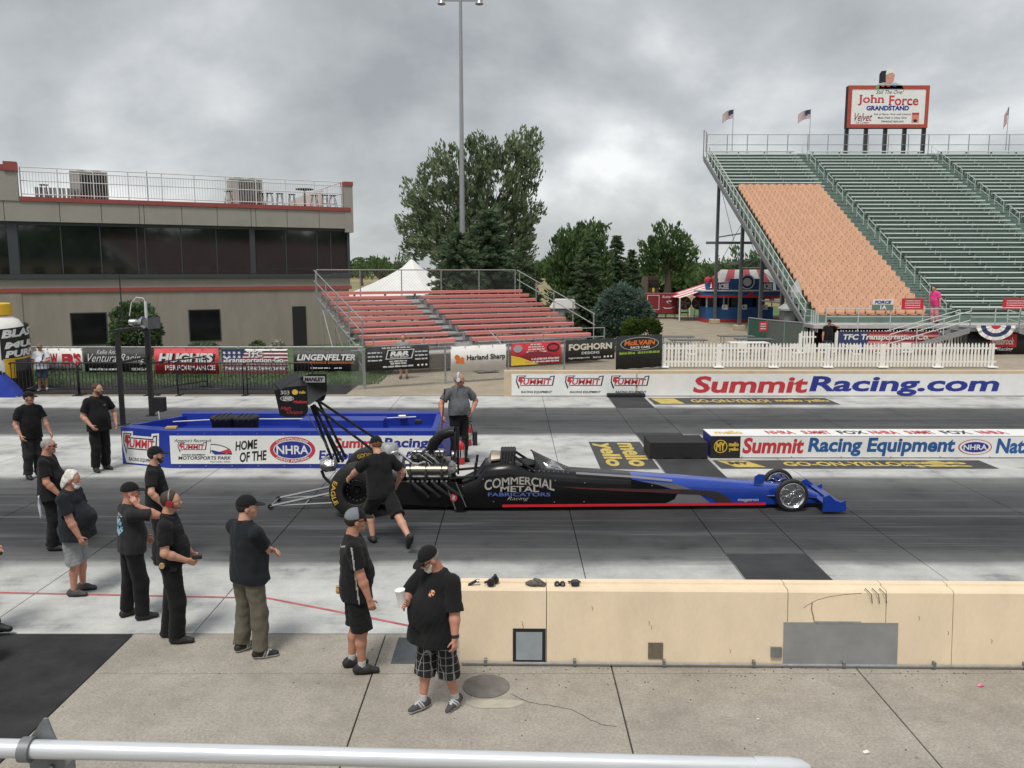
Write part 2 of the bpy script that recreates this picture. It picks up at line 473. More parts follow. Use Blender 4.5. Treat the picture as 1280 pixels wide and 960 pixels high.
def make_concrete(name, c0, c1, c2, spots=.35):
    m, b, co, N, L, noise, M, R, X, bump = node_mat(name)
    a = noise(co, .9, 9, .65); f = noise(co, 38, 5, .65); g = noise(co, 5.5, 7, .7)
    col = R(M('ADD', M('MULTIPLY', a, .65), M('MULTIPLY', g, .35)), [(.32, c0), (.7, c2), (.5, c1)])
    col = X(.7, col, R(f, [(.3, .55), (.7, 1.2)]), 'MULTIPLY')
    v = N('ShaderNodeTexVoronoi'); v.inputs['Scale'].default_value = 2.6; v.inputs['Randomness'].default_value = 1; L(co, v.inputs['Vector'])
    sp = R(M('ADD', v.outputs['Distance'], M('MULTIPLY', noise(co, 14, 3), .12)), [(.085, 1), (.115, 0)])
    col = X(M('MULTIPLY', sp, spots), col, tuple(k * .35 for k in c0))
    L(col, b.inputs['Base Color']); b.inputs['Roughness'].default_value = .88
    bump(M('ADD', f, g), .18); b.inputs['Specular IOR Level'].default_value = .2
    return m
APRON = make_concrete('apron_concrete', (.255, .23, .195), (.345, .315, .27), (.445, .41, .355), .5)
PLAZA = make_concrete('plaza_concrete', (.27, .225, .165), (.35, .30, .23), (.42, .37, .30), .1)
ASPH = mat('dark_asphalt', (.036, .036, .038), .9, spec=.15, var=.3, scale=2.2, bump=.25, bscale=90, dirt=.25, dirtcol=(.07, .07, .07))
ASPH2 = mat('patch_asphalt', (.05, .051, .054), .85, spec=.15, var=.22, scale=1.5, bump=.15, bscale=90)
GRASS = mat('lawn_grass', (.075, .13, .035), .9, var=.45, scale=1.3, bump=.6, bscale=60, dirt=.4, dirtcol=(.16, .15, .07))
FIELD = mat('dry_field', (.24, .20, .09), .95, var=.3, scale=.02, stretch=(.3, 1, 1), dirt=.6, dirtcol=(.09, .13, .04))
PAINTDARK = mat('painted_dark', (.045, .045, .045), .7, var=.3, scale=3, stretch=(.3, 3, 1), dirt=.5, dirtcol=(.15, .15, .145))
PAINTYEL = mat('painted_yellow', (.50, .38, .09), .7, var=.25, scale=5, dirt=.55, dirtcol=(.16, .13, .06))
PAINTRED = mat('painted_red', (.42, .10, .11), .7, var=.3, scale=5, dirt=.6, dirtcol=(.34, .28, .26))

def sheet(name, x0, y0, x1, y1, z, m, parent=None):
    return struct(name, MB().add([(x0, y0, z), (x1, y0, z), (x1, y1, z), (x0, y1, z)], [(0, 1, 2, 3)]), m, parent)
sheet('ground', -2500, -400, 2500, 4500, -.30, FIELD)
sheet('plaza', -60, 27.3, 75, 92, -.022, PLAZA)
sheet('service_road', -90, 95, 110, 101, -.28, ASPH)
base = sheet('track_bed', -70, -20, 90, 27.6, -.045, ASPH)

track = MB().box2((-45, 9.0, -.04), (45, 9.02, -.036)).build('racetrack', TRACK); track['kind'] = 'structure'
joints = [-33, -28, -23, -18.5, -13.6, -11.1, -8.6, -6.17, -3.67, -1.17, 1.0, 3.15, 4.33, 5.88, 8.75, 11.3, 13.8, 18.8, 24, 29, 35]
for a, b_ in zip(joints[:-1], joints[1:]):
    g = .012
    mb = MB(); mb.box(((a + b_) / 2, 18.08, -.03), (b_ - a - g, 18.04, .06), ch=.004)
    o = mb.build('slab', TRACK, track)
for y0_, y1_ in ((9.08, 11.75), (16.1, 20.9), (24.7, 27.08)): sheet('asphalt_strip', 3.16, y0_, 4.325, y1_, .0035, ASPH2)
# pit apron slabs
apron = MB().box2((-4.35, 8.9, -.04), (60, 8.91, -.036)).build('pit_apron', APRON); apron['kind'] = 'structure'
xs = [-4.35, -1.45, 1.05, 3.62, 6.2, 8.8, 11.4]
ys = [-14, -8, -2, 2.5, 5.2, 8.1, 9.04]
for i in range(len(xs) - 1):
    for j in range(len(ys) - 1):
        if ys[j] < 2.5 and i > 4: continue
        mb = MB(); mb.box(((xs[i] + xs[i + 1]) / 2, (ys[j] + ys[j + 1]) / 2, -.03), (xs[i + 1] - xs[i] - .014, ys[j + 1] - ys[j] - .012, .06), ch=.004)
        mb.build('slab', APRON, apron)
sheet('asphalt_patch', -40, -20, -4.357, 9.045, -.004, ASPH)

# red boundary line on the concrete, sagging towards the pit wall
def strip(name, pts, w, z, m, parent=None):
    mb = MB(); P = [Vector((p[0], p[1], z)) for p in pts]; vs = []; fs = []
    for i, p in enumerate(P):
        d = (P[min(i + 1, len(P) - 1)] - P[max(i - 1, 0)]).normalized(); n = Vector((-d.y, d.x, 0)) * w / 2
        vs += [p + n, p - n]
    for i in range(len(P) - 1): fs.append((2 * i, 2 * i + 1, 2 * i + 3, 2 * i + 2))
    mb.add(vs, fs); return struct(name, mb, m, parent)
strip('painted_line', [(-14, 10.28), G(0, 741)[:2], G(335, 748)[:2], G(455, 771)[:2], G(588, 798)[:2]], .045, .004, PAINTRED)
strip('painted_line', [(-.25, 8.96), (-.25, 8.62)], .04, .004, PAINTRED)

# painted boxes in the middle and by the far wall
def pad(x0, y0, x1, y1, nm):
    return sheet('painted_panel', x0, y0, x1, y1, .004, PAINTDARK)
p1 = pad(4.40, 17.0, 10.25, 17.78, '')
lettering('GO-ON-YELLO!', (5.85, 17.22, .008), UX, UY, 2.6, .40, PAINTYEL, p1, bold=.035, name='painted_lettering')
lettering('mello', (8.35, 17.40, .008), UX, UY, 1.45, .30, PAINTYEL, p1, bold=.05, shear=-.5, name='painted_lettering')
lettering('yello', (8.35, 17.10, .008), UX, UY, 1.45, .28, PAINTYEL, p1, bold=.05, shear=-.5, name='painted_lettering')
q = flat([(4.48, 17.72), (5.12, 17.72), (5.38, 17.12), (4.74, 17.12)], (0, 0, 0), UX, UY, PAINTYEL, p1, .008, 'painted_badge')
lettering('MY', (4.68, 17.36, .008), UX, UY, .46, .26, PAINTDARK, p1, bold=.05, lift=.004, name='painted_lettering')
p2 = pad(4.42, 25.35, 10.2, 26.7, '')
lettering('GO-ON-YELLO!', (5.7, 25.75, .008), UX, UY, 2.5, .62, PAINTYEL, p2, bold=.035, name='painted_lettering')
lettering('mello yello', (8.4, 25.75, .008), UX, UY, 1.7, .62, PAINTYEL, p2, bold=.04, name='painted_lettering')
flat([(4.5, 26.55), (5.25, 26.55), (5.4, 25.5), (4.65, 25.5)], (0, 0, 0), UX, UY, PAINTYEL, p2, .008, 'painted_badge')
p3 = pad(1.86, 16.95, 3.10, 19.75, '')
lettering('mello', (2.52, 19.6, .008), -UY, UX, 2.4, .48, PAINTYEL, p3, bold=.04, name='painted_lettering')
lettering('yello', (1.92, 19.6, .008), -UY, UX, 2.4, .52, PAINTYEL, p3, bold=.04, name='painted_lettering')
# lawn strips left
gl = sheet('lawn', -60, 30.0, -5.2, 60, -.016, GRASS)
sheet('lawn', -12, 75, 60, 94.5, -.018, GRASS)
def grass_blades(name, x0, y0, x1, y1, n, hgt, label):
    r = np.random.default_rng(5)
    P = np.stack([r.uniform(x0, x1, n), r.uniform(y0, y1, n), np.full(n, -.016)], 1)
    a = r.uniform(0, 6.28, n); w = .02; hh = hgt * r.uniform(.5, 1.3, n)
    d = np.stack([np.cos(a), np.sin(a), a * 0], 1) * w
    t = P + np.stack([r.normal(0, .03, n), r.normal(0, .03, n), hh], 1)
    V = np.concatenate([P - d, P + d, t]); i = np.arange(n)
    me = np_mesh(name, V, np.stack([i, i + n, i + 2 * n], 1), GRASS)
    return tag(link(name, me), label, 'grass', kind='stuff')
grass_blades('grass', -24, 30.1, -4.9, 34, 16000, .09, 'mown green grass behind the banner fence')
# asphalt apron between the far barricades and the lawn
sheet('asphalt_path', -60, 27.62, -5.6, 30.0, -.012, ASPH)

# steel utility cover set in the apron, and round manhole lid
o = MB().box((-.98, 8.62, .003), (.62, .62, .012), ch=.003).build('access_cover', mat('cover_steel', (.075, .082, .09), .6, .3, var=.2, scale=8, bump=.2, bscale=70))
tag(o, 'square dark steel access cover in the concrete behind the plaid shorts', 'cover')
mb = MB(); mb.lathe([(0, 0), (.225, 0), (.235, .004), (.235, -.02)][::-1], (G(608, 858)[0], G(608, 858)[1], .004), 36)
o = mb.build('manhole_lid', mat('lid_iron', (.17, .16, .145), .7, .1, var=.2, scale=9, bump=.3, bscale=50))
tag(o, 'round weathered manhole lid near the end of the tan wall', 'manhole')
# patch and crack beside it
pm = mat('patch_concrete', (.40, .37, .30), .9, var=.15, scale=5, bump=.2)
c = G(618, 880)
pp = [(c.x + .27 * math.cos(t) * (1 + .15 * math.sin(3 * t)), c.y + .10 * math.sin(t) * (1 + .2 * math.cos(2 * t))) for t in [k * 2 * math.pi / 22 for k in range(22)]]
struct('concrete_patch', MB().add([(a, b_, .003) for a, b_ in pp], [tuple(range(22))]), pm)
CRK = mat('crack_dirt', (.05, .045, .038), .95, var=.3)
pts = []; r0 = random.Random(3)
for k in range(26):
    t = k / 25; q = G(640 + t * 130, 868 + t * 40 + 3 * math.sin(9 * t))
    pts.append((q.x + r0.uniform(-.012, .012), q.y + r0.uniform(-.012, .012)))
strip('crack', pts, .006, .0032, CRK)
dirt = MB(); r0 = random.Random(11)
for k in range(200):
    if k < 130: a = r0.uniform(-.4, 6.5); y = 8.22 - abs(r0.gauss(0, .22))
    else: a = r0.uniform(-4.2, 6); y = r0.uniform(6.6, 8.9)
    s = r0.uniform(.002, .007)
    dirt.box((a, y, s * .4), (s * 2.2, s * 1.4, s * .8), rz=r0.uniform(0, 3))
tag(dirt.build('grit', CRK), 'dark grit and small debris scattered along the wall foot', 'grit', kind='stuff')
for x, y, m_, lab, nm in ((1226, 858, mat('pink_plastic', (.8, .06, .25), .4), 'crumpled pink scrap lying on the concrete at right', 'scrap'),
                          (1083, 941, mat('white_paper', (.75, .72, .68), .8), 'torn white paper scrap at the bottom of the concrete', 'paper_scrap'),
                          (948, 900, mat('white_paper', (.75, .72, .68), .8), 'tiny white paper scrap lying on the middle of the concrete', 'paper_scrap')):
    g_ = G(x, y); mb = MB(); r0 = random.Random(x); s = .028 if y > 920 or x > 1200 else .013
    ring = [(g_.x + s * 1.3 * math.cos(t) * r0.uniform(.6, 1.2), g_.y + s * math.sin(t) * r0.uniform(.6, 1.2), r0.uniform(.004, .014)) for t in [k * .785 for k in range(8)]]
    mb.add([(g_.x, g_.y, .03 if s > .02 else .015)] + ring, [(0, 1 + k, 1 + (k + 1) % 8) for k in range(8)])
    tag(mb.build(nm, m_), lab, 'litter')

# ------------------------------------------------------------------ tan pit wall
TAN = mat('tan_painted_concrete', (.75, .615, .44), .8, var=.07, scale=2.2, bump=.2, bscale=30, stretch=(1, 1, .45), dirt=.4, dirtcol=(.50, .39, .28))
TH = math.radians(-.9)
wl_o = G(574, 831)
wallT = thing('pit_wall', 'tan painted concrete pit wall with a stepped top', 'wall', (wl_o.x, wl_o.y, 0), TH)
def wx(px, z=.4):   # along-wall position of a photo column
    s, _ = hit(px, 790, wl_o, TH); return s
seg = [0, wx(683), wx(985), wx(1108), wx(1192), 7.4, 9.6, 12]
prof = [(0, 0), (.0, .06), (.055, .80), (.075, .825), (.20, .825), (.205, .845), (.30, .845), (.31, .82), (.33, 0)]
for a, b_ in zip(seg[:-1], seg[1:]):
    mb = MB(); mb.prism([(y, z) for y, z in prof], (a + .004, 0, 0), (0, 1, 0), (0, 0, 1), (1, 0, 0), 0, b_ - a - .008)
    mb.build('panel', TAN, wallT)
mb = MB(); mb.tube([(0.02, -.022, .035), (9, -.022, .035)], .014, 8); mb.build('conduit', GALV, wallT, 'auto')
for k in range(9):
    mb = MB(); mb.box((.28 + k * .94, -.02, .05), (.03, .045, .07), ch=.005).build('conduit_clip', GALVD, wallT)
def wpanel(x0, y0, x1, y1, m, nm, t=.012, frame=None):
    s0, z0 = hit(x0, y1, wl_o, TH); s1, z1 = hit(x1, y0, wl_o, TH)
    off = lambda z: .055 * max(0, z - .06) / .74
    sl = math.atan(.055 / .74)
    o = Vector((0, off((z0 + z1) / 2), (z0 + z1) / 2)); v = Vector((0, math.sin(sl), math.cos(sl))); h2 = (z1 - z0) / 2
    if frame:
        p = flat(rect(s0, -h2, s1, h2), o, UX, v, frame, wallT, .010, 'hatch_frame', .03)
        flat(rect(s0 + .035, -h2 + .035, s1 - .035, h2 - .035), o, UX, v, m, p, .018, nm, .012)
    else: flat(rect(s0, -h2, s1, h2), o, UX, v, m, wallT, t, nm, t + .02)
PLATE = mat('grey_plate', (.33, .335, .34), .45, .5, var=.12, scale=3, bump=.06, dirt=.5, dirtcol=(.25, .24, .22))
wpanel(641, 787, 682, 828, mat('grey_hatch', (.28, .32, .34), .5, .1, var=.1, scale=5), 'hatch_door', frame=BLKMATTE)
wpanel(810, 804, 829, 823, mat('brown_plate', (.17, .14, .10), .6, .3, var=.2, scale=20), 'vent_plate')
wpanel(978, 780, 1124, 835, PLATE, 'cover_plate')
wpanel(963, 809, 977, 821, GALVD, 'outlet_box', .03)
mb = MB(); s0, z0 = hit(1020, 779, wl_o, TH); s1, _ = hit(1077, 779, wl_o, TH)
mb.box(((s0 + s1) / 2, .022, z0), (s1 - s0, .014, .02)).build('hinge_strip', GALV, wallT)
def wall_crack(pts, r_=.0022):
    mb = MB(); P = []
    for px, py in pts:
        s_, z_ = hit(px, py, wl_o, TH); P.append((s_, .055 * max(0, z_ - .06) / .74 - .001, z_))
    mb.tube(P, r_, 4); mb.build('crack', mat('wall_crack_dirt', (.16, .11, .07), .95, var=.4, scale=30), wallT)
wall_crack([(1006, 762), (1014, 757), (1024, 752), (1040, 748), (1058, 745.5), (1080, 744)]); wall_crack([(1017, 756), (1016, 764), (1018, 772), (1019, 779)], .006)
for px, py in ((811, 778), (814, 783), (652, 778), (653, 782), (1186, 790), (912, 812), (740, 760), (1150, 772), (1240, 800)): wall_crack([(px, py), (px + 1.5, py + 2), (px + .5, py + 5)], .0025)
for k in range(3):
    s0, _ = hit(1085 + 9 * k, 730, wl_o, TH)
    mb = MB(); mb.tube([(s0, .07, .83), (s0, .06, .85), (s0 + .05, .02, .80), (s0 + .07, .03, .70)], .004, 5); mb.build('wire_hook', BLKMETAL, wallT)
# ------------------------------------------------------------------ far wall with the big lettering
CREAM = mat('cream_concrete', (.52, .42, .29), .8, var=.1, scale=2, bump=.1, dirt=.3, dirtcol=(.3, .25, .18))
fw = thing('concrete_wall', 'low concrete wall carrying the long white racing sign', 'wall', (0, 27.05, 0), 0)
x0 = W(630, 490, 27.05).x
for a, b_ in ((x0, 4.2), (4.21, 12), (12.01, 22), (22.01, 34)):
    MB().box2((a, 0, 0), (b_, .35, .84)).build('wall_segment', CREAM, fw)
sg = flat(rect(x0 + .25, .03, 4.08, .74), (0, 0, 0), UX, UZ, WHITE, fw, .03, 'sign_board', .04)
for px in (645, 706, 763):
    a = W(px, 492, 27.02); summit((a.x, -.032, .10), UX, UZ, 1.28, .60, sg, .004)
sg = flat(rect(4.14, .03, 33, .74), (0, 0, 0), UX, UZ, WHITE, fw, .03, 'sign_board', .04)
a = W(866, 492, 27.02).x; b1 = W(1010, 492, 27.02).x; c1 = W(1247, 492, 27.02).x
lettering('Summit', (a, -.032, .12), UX, UZ, b1 - a - .02, .56, REDP, sg, bold=.03, shear=.12, lift=.004)
lettering('Racing.com', (b1 + .03, -.032, .02), UX, UZ, c1 - b1, .66, BLUEP, sg, bold=.03, shear=.12, lift=.004)
MB().box((3.75, -.12, .06), (1.25, .2, .12), ch=.02).build('cable_ramp', BLKMATTE, fw)

# ------------------------------------------------------------------ low barrier with sponsor boards between the lanes
BAR_Y = 18.0
cb = thing('lane_barrier', 'low lane barrier with white sponsor boards behind the dragster nose', 'barrier', (0, BAR_Y, 0))
xa = W(888, 560, BAR_Y).x
MB().box2((xa, 0, 0), (26, .75, .5)).build('core', BLUEP, cb)
MB().box2((xa, -.01, .50), (26, .76, .512)).build('top_board', WHITE, cb)
s1 = flat(rect(xa, .02, xa + .65, .49), (0, 0, 0), UX, UZ, BLACKP, cb, .02, 'sign_board', .018)
lettering('MY', (xa + .12, -.02, .17), UX, UZ, .2, .2, YELP, s1, bold=.04, lift=.004)
flat(ell(xa + .22, .27, .15, .15, 16), (0, -.02, 0), UX, UZ, YELP, s1, .002, 'ring'); flat(ell(xa + .22, .27, .13, .13, 16), (0, -.02, 0), UX, UZ, BLACKP, s1, .003, 'ring')
lettering('mello', (xa + .40, -.02, .27), UX, UZ, .22, .1, YELP, s1, bold=.04, lift=.004)
lettering('yello', (xa + .40, -.02, .15), UX, UZ, .22, .1, YELP, s1, bold=.04, lift=.004)
s2 = flat(rect(xa + .66, .02, 26, .49), (0, 0, 0), UX, UZ, WHITE, cb, .02, 'sign_board', .018)
def bx(px): return W(px, 556, BAR_Y - .02).x
lettering('Summit', (bx(928), -.02, .11), UX, UZ, bx(1005) - bx(928), .36, REDP, s2, bold=.035, shear=.15, lift=.004)
lettering('Racing Equipment', (bx(1010), -.02, .05), UX, UZ, bx(1194) - bx(1010), .42, mat('mid_blue_print', (.015, .09, .28), .5), s2, bold=.035, shear=.12, lift=.004)
nhra((bx(1198), -.02, .08), UX, UZ, bx(1240) - bx(1198), .35, s2, .004, False)
lettering('Nationals', (bx(1245), -.02, .11), UX, UZ, 1.55, .34, mat('mid_blue_print', (.015, .09, .28), .5), s2, bold=.035, shear=.12, lift=.004)
for k, (px, s, m_) in enumerate(((910, 'mello', YELP), (975, 'NHRA', REDP), (1020, 'SUMMIT', REDP), (1065, 'FOX', BLACKP), (1105, 'NHRA', REDP), (1150, 'SUMMIT', REDP), (1195, 'FOX', BLACKP), (1240, 'NHRA', REDP))):
    a = W(px, 546, 18.3)
    lettering(s, (a.x - .3, .15, .512), UX, UY, .62, .4, m_, cb, bold=.03, lift=.004)
mb = MB()
for k in range(14): mb.cyl((xa + .7 + k * 1.1, -.024, .04), (xa + .7 + k * 1.1, -.034, .04), .012, n=6)
o = mb.build('bolt_row', STEEL, cb); o['kind'] = 'stuff'
# black end block
eb = thing('rubber_block', 'black end block in front of the white lane barrier', 'block', (W(812, 570, 17.9).x, 17.9, 0))
MB().box2((0, 0, .03), (1.28, .85, .37)).build('body', BLKMATTE, eb)
for k in range(3): MB().box2((.1 + k * .42, -.01, 0), (.32 + k * .42, .2, .05)).build('foot', BLKMATTE, eb)

# ------------------------------------------------------------------ blue starting-line pontoon on the left
BLU = mat('royal_blue_paint', (.012, .035, .30), .38, var=.12, scale=3, dirt=.12, dirtcol=(.02, .03, .12), bump=.04)
PY = 17.05
po = W(142, 585, PY)
pn = thing('starting_island', 'royal blue steel island box with white sponsor boards between the lanes', 'barrier', (po.x, PY, 0))
def pxl(px, Y=PY): return W(px, 560, Y).x - po.x
L1 = pxl(545)
xb = pxl(212)
# front wall bends back to the left end, the hollow inside holds cables and bins
poly_out = [(0, .42), (xb, 0), (L1, 0), (L1 + .62, 2.05), (L1 + .62, 2.15), (.65, 2.15)]
fr = [(0, .42), (xb, 0), (L1, 0), (L1 - .04, .34), (xb + .04, .34), (.12, .72)]
MB().prism(fr, (0, 0, 0), UX, UY, UZ, 0, .80).build('front_wall', BLU, pn)
L2 = pxl(553, PY + 2.1)
bk = [(.78, 1.78), (L2 - .05, 1.78), (L2, 2.15), (.65, 2.15)]
MB().prism(bk, (0, 0, 0), UX, UY, UZ, 0, .86).build('back_wall', BLU, pn)
MB().loft([[Vector(p) for p in ((L1 - .1, .0, .0), (L1 + .30, .01, .0), (L2 + .45, 2.14, .0), (L2 - .1, 2.14, .0))], [Vector(p) for p in ((L1 - .1, .0, .798), (L1 - .01, .005, .798), (L2 + .0, 2.14, .858), (L2 - .1, 2.14, .858))]]).build('end_wall', BLU, pn)
MB().prism([(.12, .72), (.25, .72), (.90, 1.8), (.78, 1.8)], (0, 0, 0), UX, UY, UZ, 0, .81).build('end_wall', BLU, pn)
MB().prism([(.2, .5), (L1 - .05, .3), (L2 - .1, 1.8), (.8, 1.8)], (0, 0, 0), UX, UY, UZ, .02, .58).build('deck', BLU, pn)
MB().box2((pxl(360), 1.0, .58), (pxl(470), 1.55, .84)).build('cable_cover', BLU, pn)
b0 = flat(rect(xb + .02, .10, L1 - .06, .70), (0, 0, 0), UX, UZ, WHITE, pn, .022, 'sign_board', .02)
def fp(px): return pxl(px, PY - .03)
lettering("America's Racetrack", (fp(218), -.022, .57), UX, UZ, fp(265) - fp(218), .07, BLACKP, b0, bold=.0, shear=.4, lift=.003)
summit((fp(222), -.022, .27), UX, UZ, .62, .30, b0, .003)
lettering('MOTORSPORTS PARK', (fp(222), -.022, .19), UX, UZ, fp(288) - fp(222), .075, BLACKP, b0, bold=.02, shear=.15, lift=.003)
lettering('Norwalk, Ohio', (fp(262), -.022, .125), UX, UZ, .42, .04, BLACKP, b0, bold=0, lift=.003)
cx = fp(262)
flat([(cx, .33)] + [(cx + .02 + .44 * math.sin(t), .33 + .20 * math.cos(t)) for t in [k * math.pi / 2 / 10 for k in range(11)]] + [(cx + .46, .30)], (0, -.022, 0), UX, UZ, NAVY, b0, .003, 'logo_track')
flat([(cx + .02, .33)] + [(cx + .02 + .41 * math.sin(t), .34 + .17 * math.cos(t)) for t in [k * math.pi / 2 / 10 for k in range(11)]] + [(cx + .3, .31)], (0, -.022, 0), UX, UZ, WHITE, b0, .005, 'logo_track')
flat([(cx + .1, .33), (cx + .42, .43), (cx + .45, .33)], (0, -.022, 0), UX, UZ, REDP, b0, .007, 'logo_track')
flat([(cx + .02, .38), (cx + .05, .40), (cx + .40, .31), (cx + .1, .305)], (0, -.022, 0), UX, UZ, BLUEP, b0, .008, 'logo_track')
tl = lambda a, b_: (a, b_ * .8 + .2 * a)
lettering('HOME', (fp(294), -.022, .38), UX, UZ, fp(322) - fp(294), .25, BLACKP, b0, bold=.03, shear=.15, warp=tl, lift=.003)
lettering('OF THE', (fp(299), -.022, .13), UX, UZ, fp(333) - fp(299), .27, BLACKP, b0, bold=.03, shear=.15, warp=tl, lift=.003)
nhra((fp(337), -.022, .13), UX, UZ, fp(394) - fp(337), .55, b0, .003)
lettering('Summit', (fp(418), -.022, .44), UX, UZ, fp(476) - fp(418), .22, REDP, b0, bold=.035, shear=.12, lift=.003)
lettering('Racing', (fp(480), -.022, .39), UX, UZ, fp(536) - fp(480), .27, BLUEP, b0, bold=.035, shear=.12, lift=.003)
lettering('Equipment', (fp(398), -.022, .13), UX, UZ, fp(470) - fp(398), .26, BLUEP, b0, bold=.035, shear=.12, lift=.003)
lettering('.com', (fp(505), -.022, .17), UX, UZ, .4, .2, BLUEP, b0, bold=.035, shear=.12, lift=.003)
flat(ell(fp(545), .38, .16, .24, 24), (0, -.022, 0), UX, UZ, BLUEP, b0, .003, 'logo_oval')
# the slanted left face carries the large word mark
d = Vector((xb, -.42, 0)).normalized(); nn = d.cross(UZ)
summit(Vector((0, .42, .07)) + nn * .004 + d * .06, d, UZ, .92, .62, pn, .006, True)
mb = MB()
for k in range(11): mb.cyl((xb + .2 + k * .55, -.002, .745), (xb + .2 + k * .55, -.012, .745), .012, n=6); mb.cyl((xb + .2 + k * .55, -.002, .055), (xb + .2 + k * .55, -.012, .055), .012, n=6)
o = mb.build('bolt_row', STEEL, pn); o['kind'] = 'stuff'
MB().tube([W(198, 514, 18.55) - pn.location, W(200, 528, 18.5) - pn.location, W(275, 524, 18.6) - pn.location, W(470, 523, 18.7) - pn.location, W(520, 521, 18.7) - pn.location], .014, 6).build('conduit', mat('white_conduit', (.6, .6, .6), .4), pn)
MB().box(W(503, 521, 18.75) - pn.location, (.18, .12, .09), ch=.02).build('cable_connector', STEEL, pn)
MB().box(W(523, 527, 18.3) - pn.location, (.16, .14, .10), ch=.02).build('terminal_box', BLKMATTE, pn)
# black bins lying in the hollow
def bin_(px, py, Y, lab):
    c = W(px, py, Y); t = thing('storage_tote', lab, 'box', (c.x, Y, .50), .05)
    mb = MB(); rings = []
    for z, sx, sy in ((0, .23, .19), (.28, .26, .22), (.30, .28, .24), (.335, .28, .24), (.36, .25, .21), (.375, .16, .13)):
        rings.append([(sx * math.copysign(abs(math.cos(a)) ** .5, math.cos(a)), sy * math.copysign(abs(math.sin(a)) ** .5, math.sin(a)), z + .06) for a in [k * math.pi / 8 for k in range(16)]])
    mb.loft([[Vector(p) for p in r] for r in rings]).build('body', BLKMATTE, t, True)
    for s in (-.12, .0, .12):
        MB().tube([(s, -.25, .34), (s, -.2, .435), (s * .8, 0, .45), (s, .2, .435)], .012, 5).build('rib', BLKMATTE, t)
bin_(280, 527, 18.2, 'black ribbed storage tote in the blue island, left one of the pair')
bin_(308, 527, 18.2, 'black ribbed storage tote in the blue island, right one of the pair')
c = W(215, 537, 17.3)
tag(MB().box((c.x, 17.28, .828), (.22, .14, .055), rz=.15, ch=.008).build('brick', mat('tan_wood', (.42, .30, .13), .8, var=.2, scale=20)), 'small tan wooden block on the blue island ledge', 'block')

# ------------------------------------------------------------------ black steel gantry with horn loudspeakers
ga = W(154, 532, 17.75); gb = W(190, 514, 18.9)
gt = thing('starter_gantry', 'black steel gantry frame with horn loudspeaker above the blue island', 'gantry', (ga.x, 17.75, .8))
gz = W(152, 416, 17.75).z - .8
bo = Vector((gb.x - ga.x, gb.y - ga.y, 0))
MB().box((0, 0, gz / 2), (.085, .085, gz), ch=.006).build('post', BLKMETAL, gt)
MB().box((bo.x, bo.y, gz / 2 + .02), (.10, .10, gz + .0), ch=.006).build('post', BLKMETAL, gt)
ang = math.atan2(bo.y, bo.x)
MB().box((bo.x / 2, bo.y / 2, gz + .045), (bo.length + .14, .08, .07), rz=ang, ch=.005).build('top_beam', BLKMETAL, gt)
MB().box((bo.x / 2, bo.y / 2, gz * .68), (bo.length, .05, .05), rz=ang).build('cross_beam', BLKMETAL, gt)
MB().box((0, 0, .01), (.22, .22, .02)).build('base_plate', BLKMETAL, gt); MB().box((bo.x, bo.y, .01), (.22, .22, .02)).build('base_plate', BLKMETAL, gt)
MB().cyl((bo.x * .2, bo.y * .2, gz + .05), (bo.x * .12, bo.y * .2, W(157, 343, 17.9).z - .8), .016, .012, 6).build('mast', BLKMETAL, gt)
c = W(196, 505, 18.85) - Vector(gt.location)
MB().box(c + Vector((.08, -.05, 0)), (.26, .18, .33), ch=.012).build('control_box', BLKMATTE, gt)
c = W(178, 403, 18.4) - Vector(gt.location)
hd = Vector((.93, -.36, .0)).normalized(); hs = hd.cross(UZ)
hornm = mat('horn_grey', (.13, .135, .13), .5, .1, var=.2, scale=12)
def sq(cn, w, h): return [cn + hs * (sx * w / 2) + UZ * (sz * h / 2) for sx, sz in ((-1, -1), (1, -1), (1, 1), (-1, 1))]
h1 = MB().loft([sq(c - hd * .1, .08, .08), sq(c + hd * .08, .14, .12), sq(c + hd * .26, .28, .2), sq(c + hd * .34, .36, .27)], caps=False)
h1.loft([sq(c + hd * .335, .34, .25), sq(c + hd * .25, .25, .17), sq(c + hd * .02, .06, .06)], caps=True)
h1.build('loudspeaker_horn', hornm, gt)
c2 = c + Vector((-.18, .02, .0))
MB().lathe([(.0, -.12), (.07, -.11), (.075, .02), (.05, .06), (.12, .16), (.135, .2), (.10, .15), (0, .08)], c2, 20, 'X').build('loudspeaker_driver', STEEL, gt, 'auto')
c3 = W(187, 388, 18.9) - Vector(gt.location)
MB().tube([(bo.x, bo.y, gz + .05), (bo.x, bo.y, gz + .62)], .035, 8).build('conduit', mat('white_conduit', (.6, .6, .6), .4), gt)
MB().tube([(bo.x, bo.y, gz + .6), (bo.x - .04, bo.y, gz + .7), (bo.x - .2, bo.y, gz + .72), (bo.x - .32, bo.y, gz + .6), (bo.x - .36, bo.y - .05, gz + .3)], .011, 6).build('cable', mat('white_conduit', (.6, .6, .6), .4), gt)
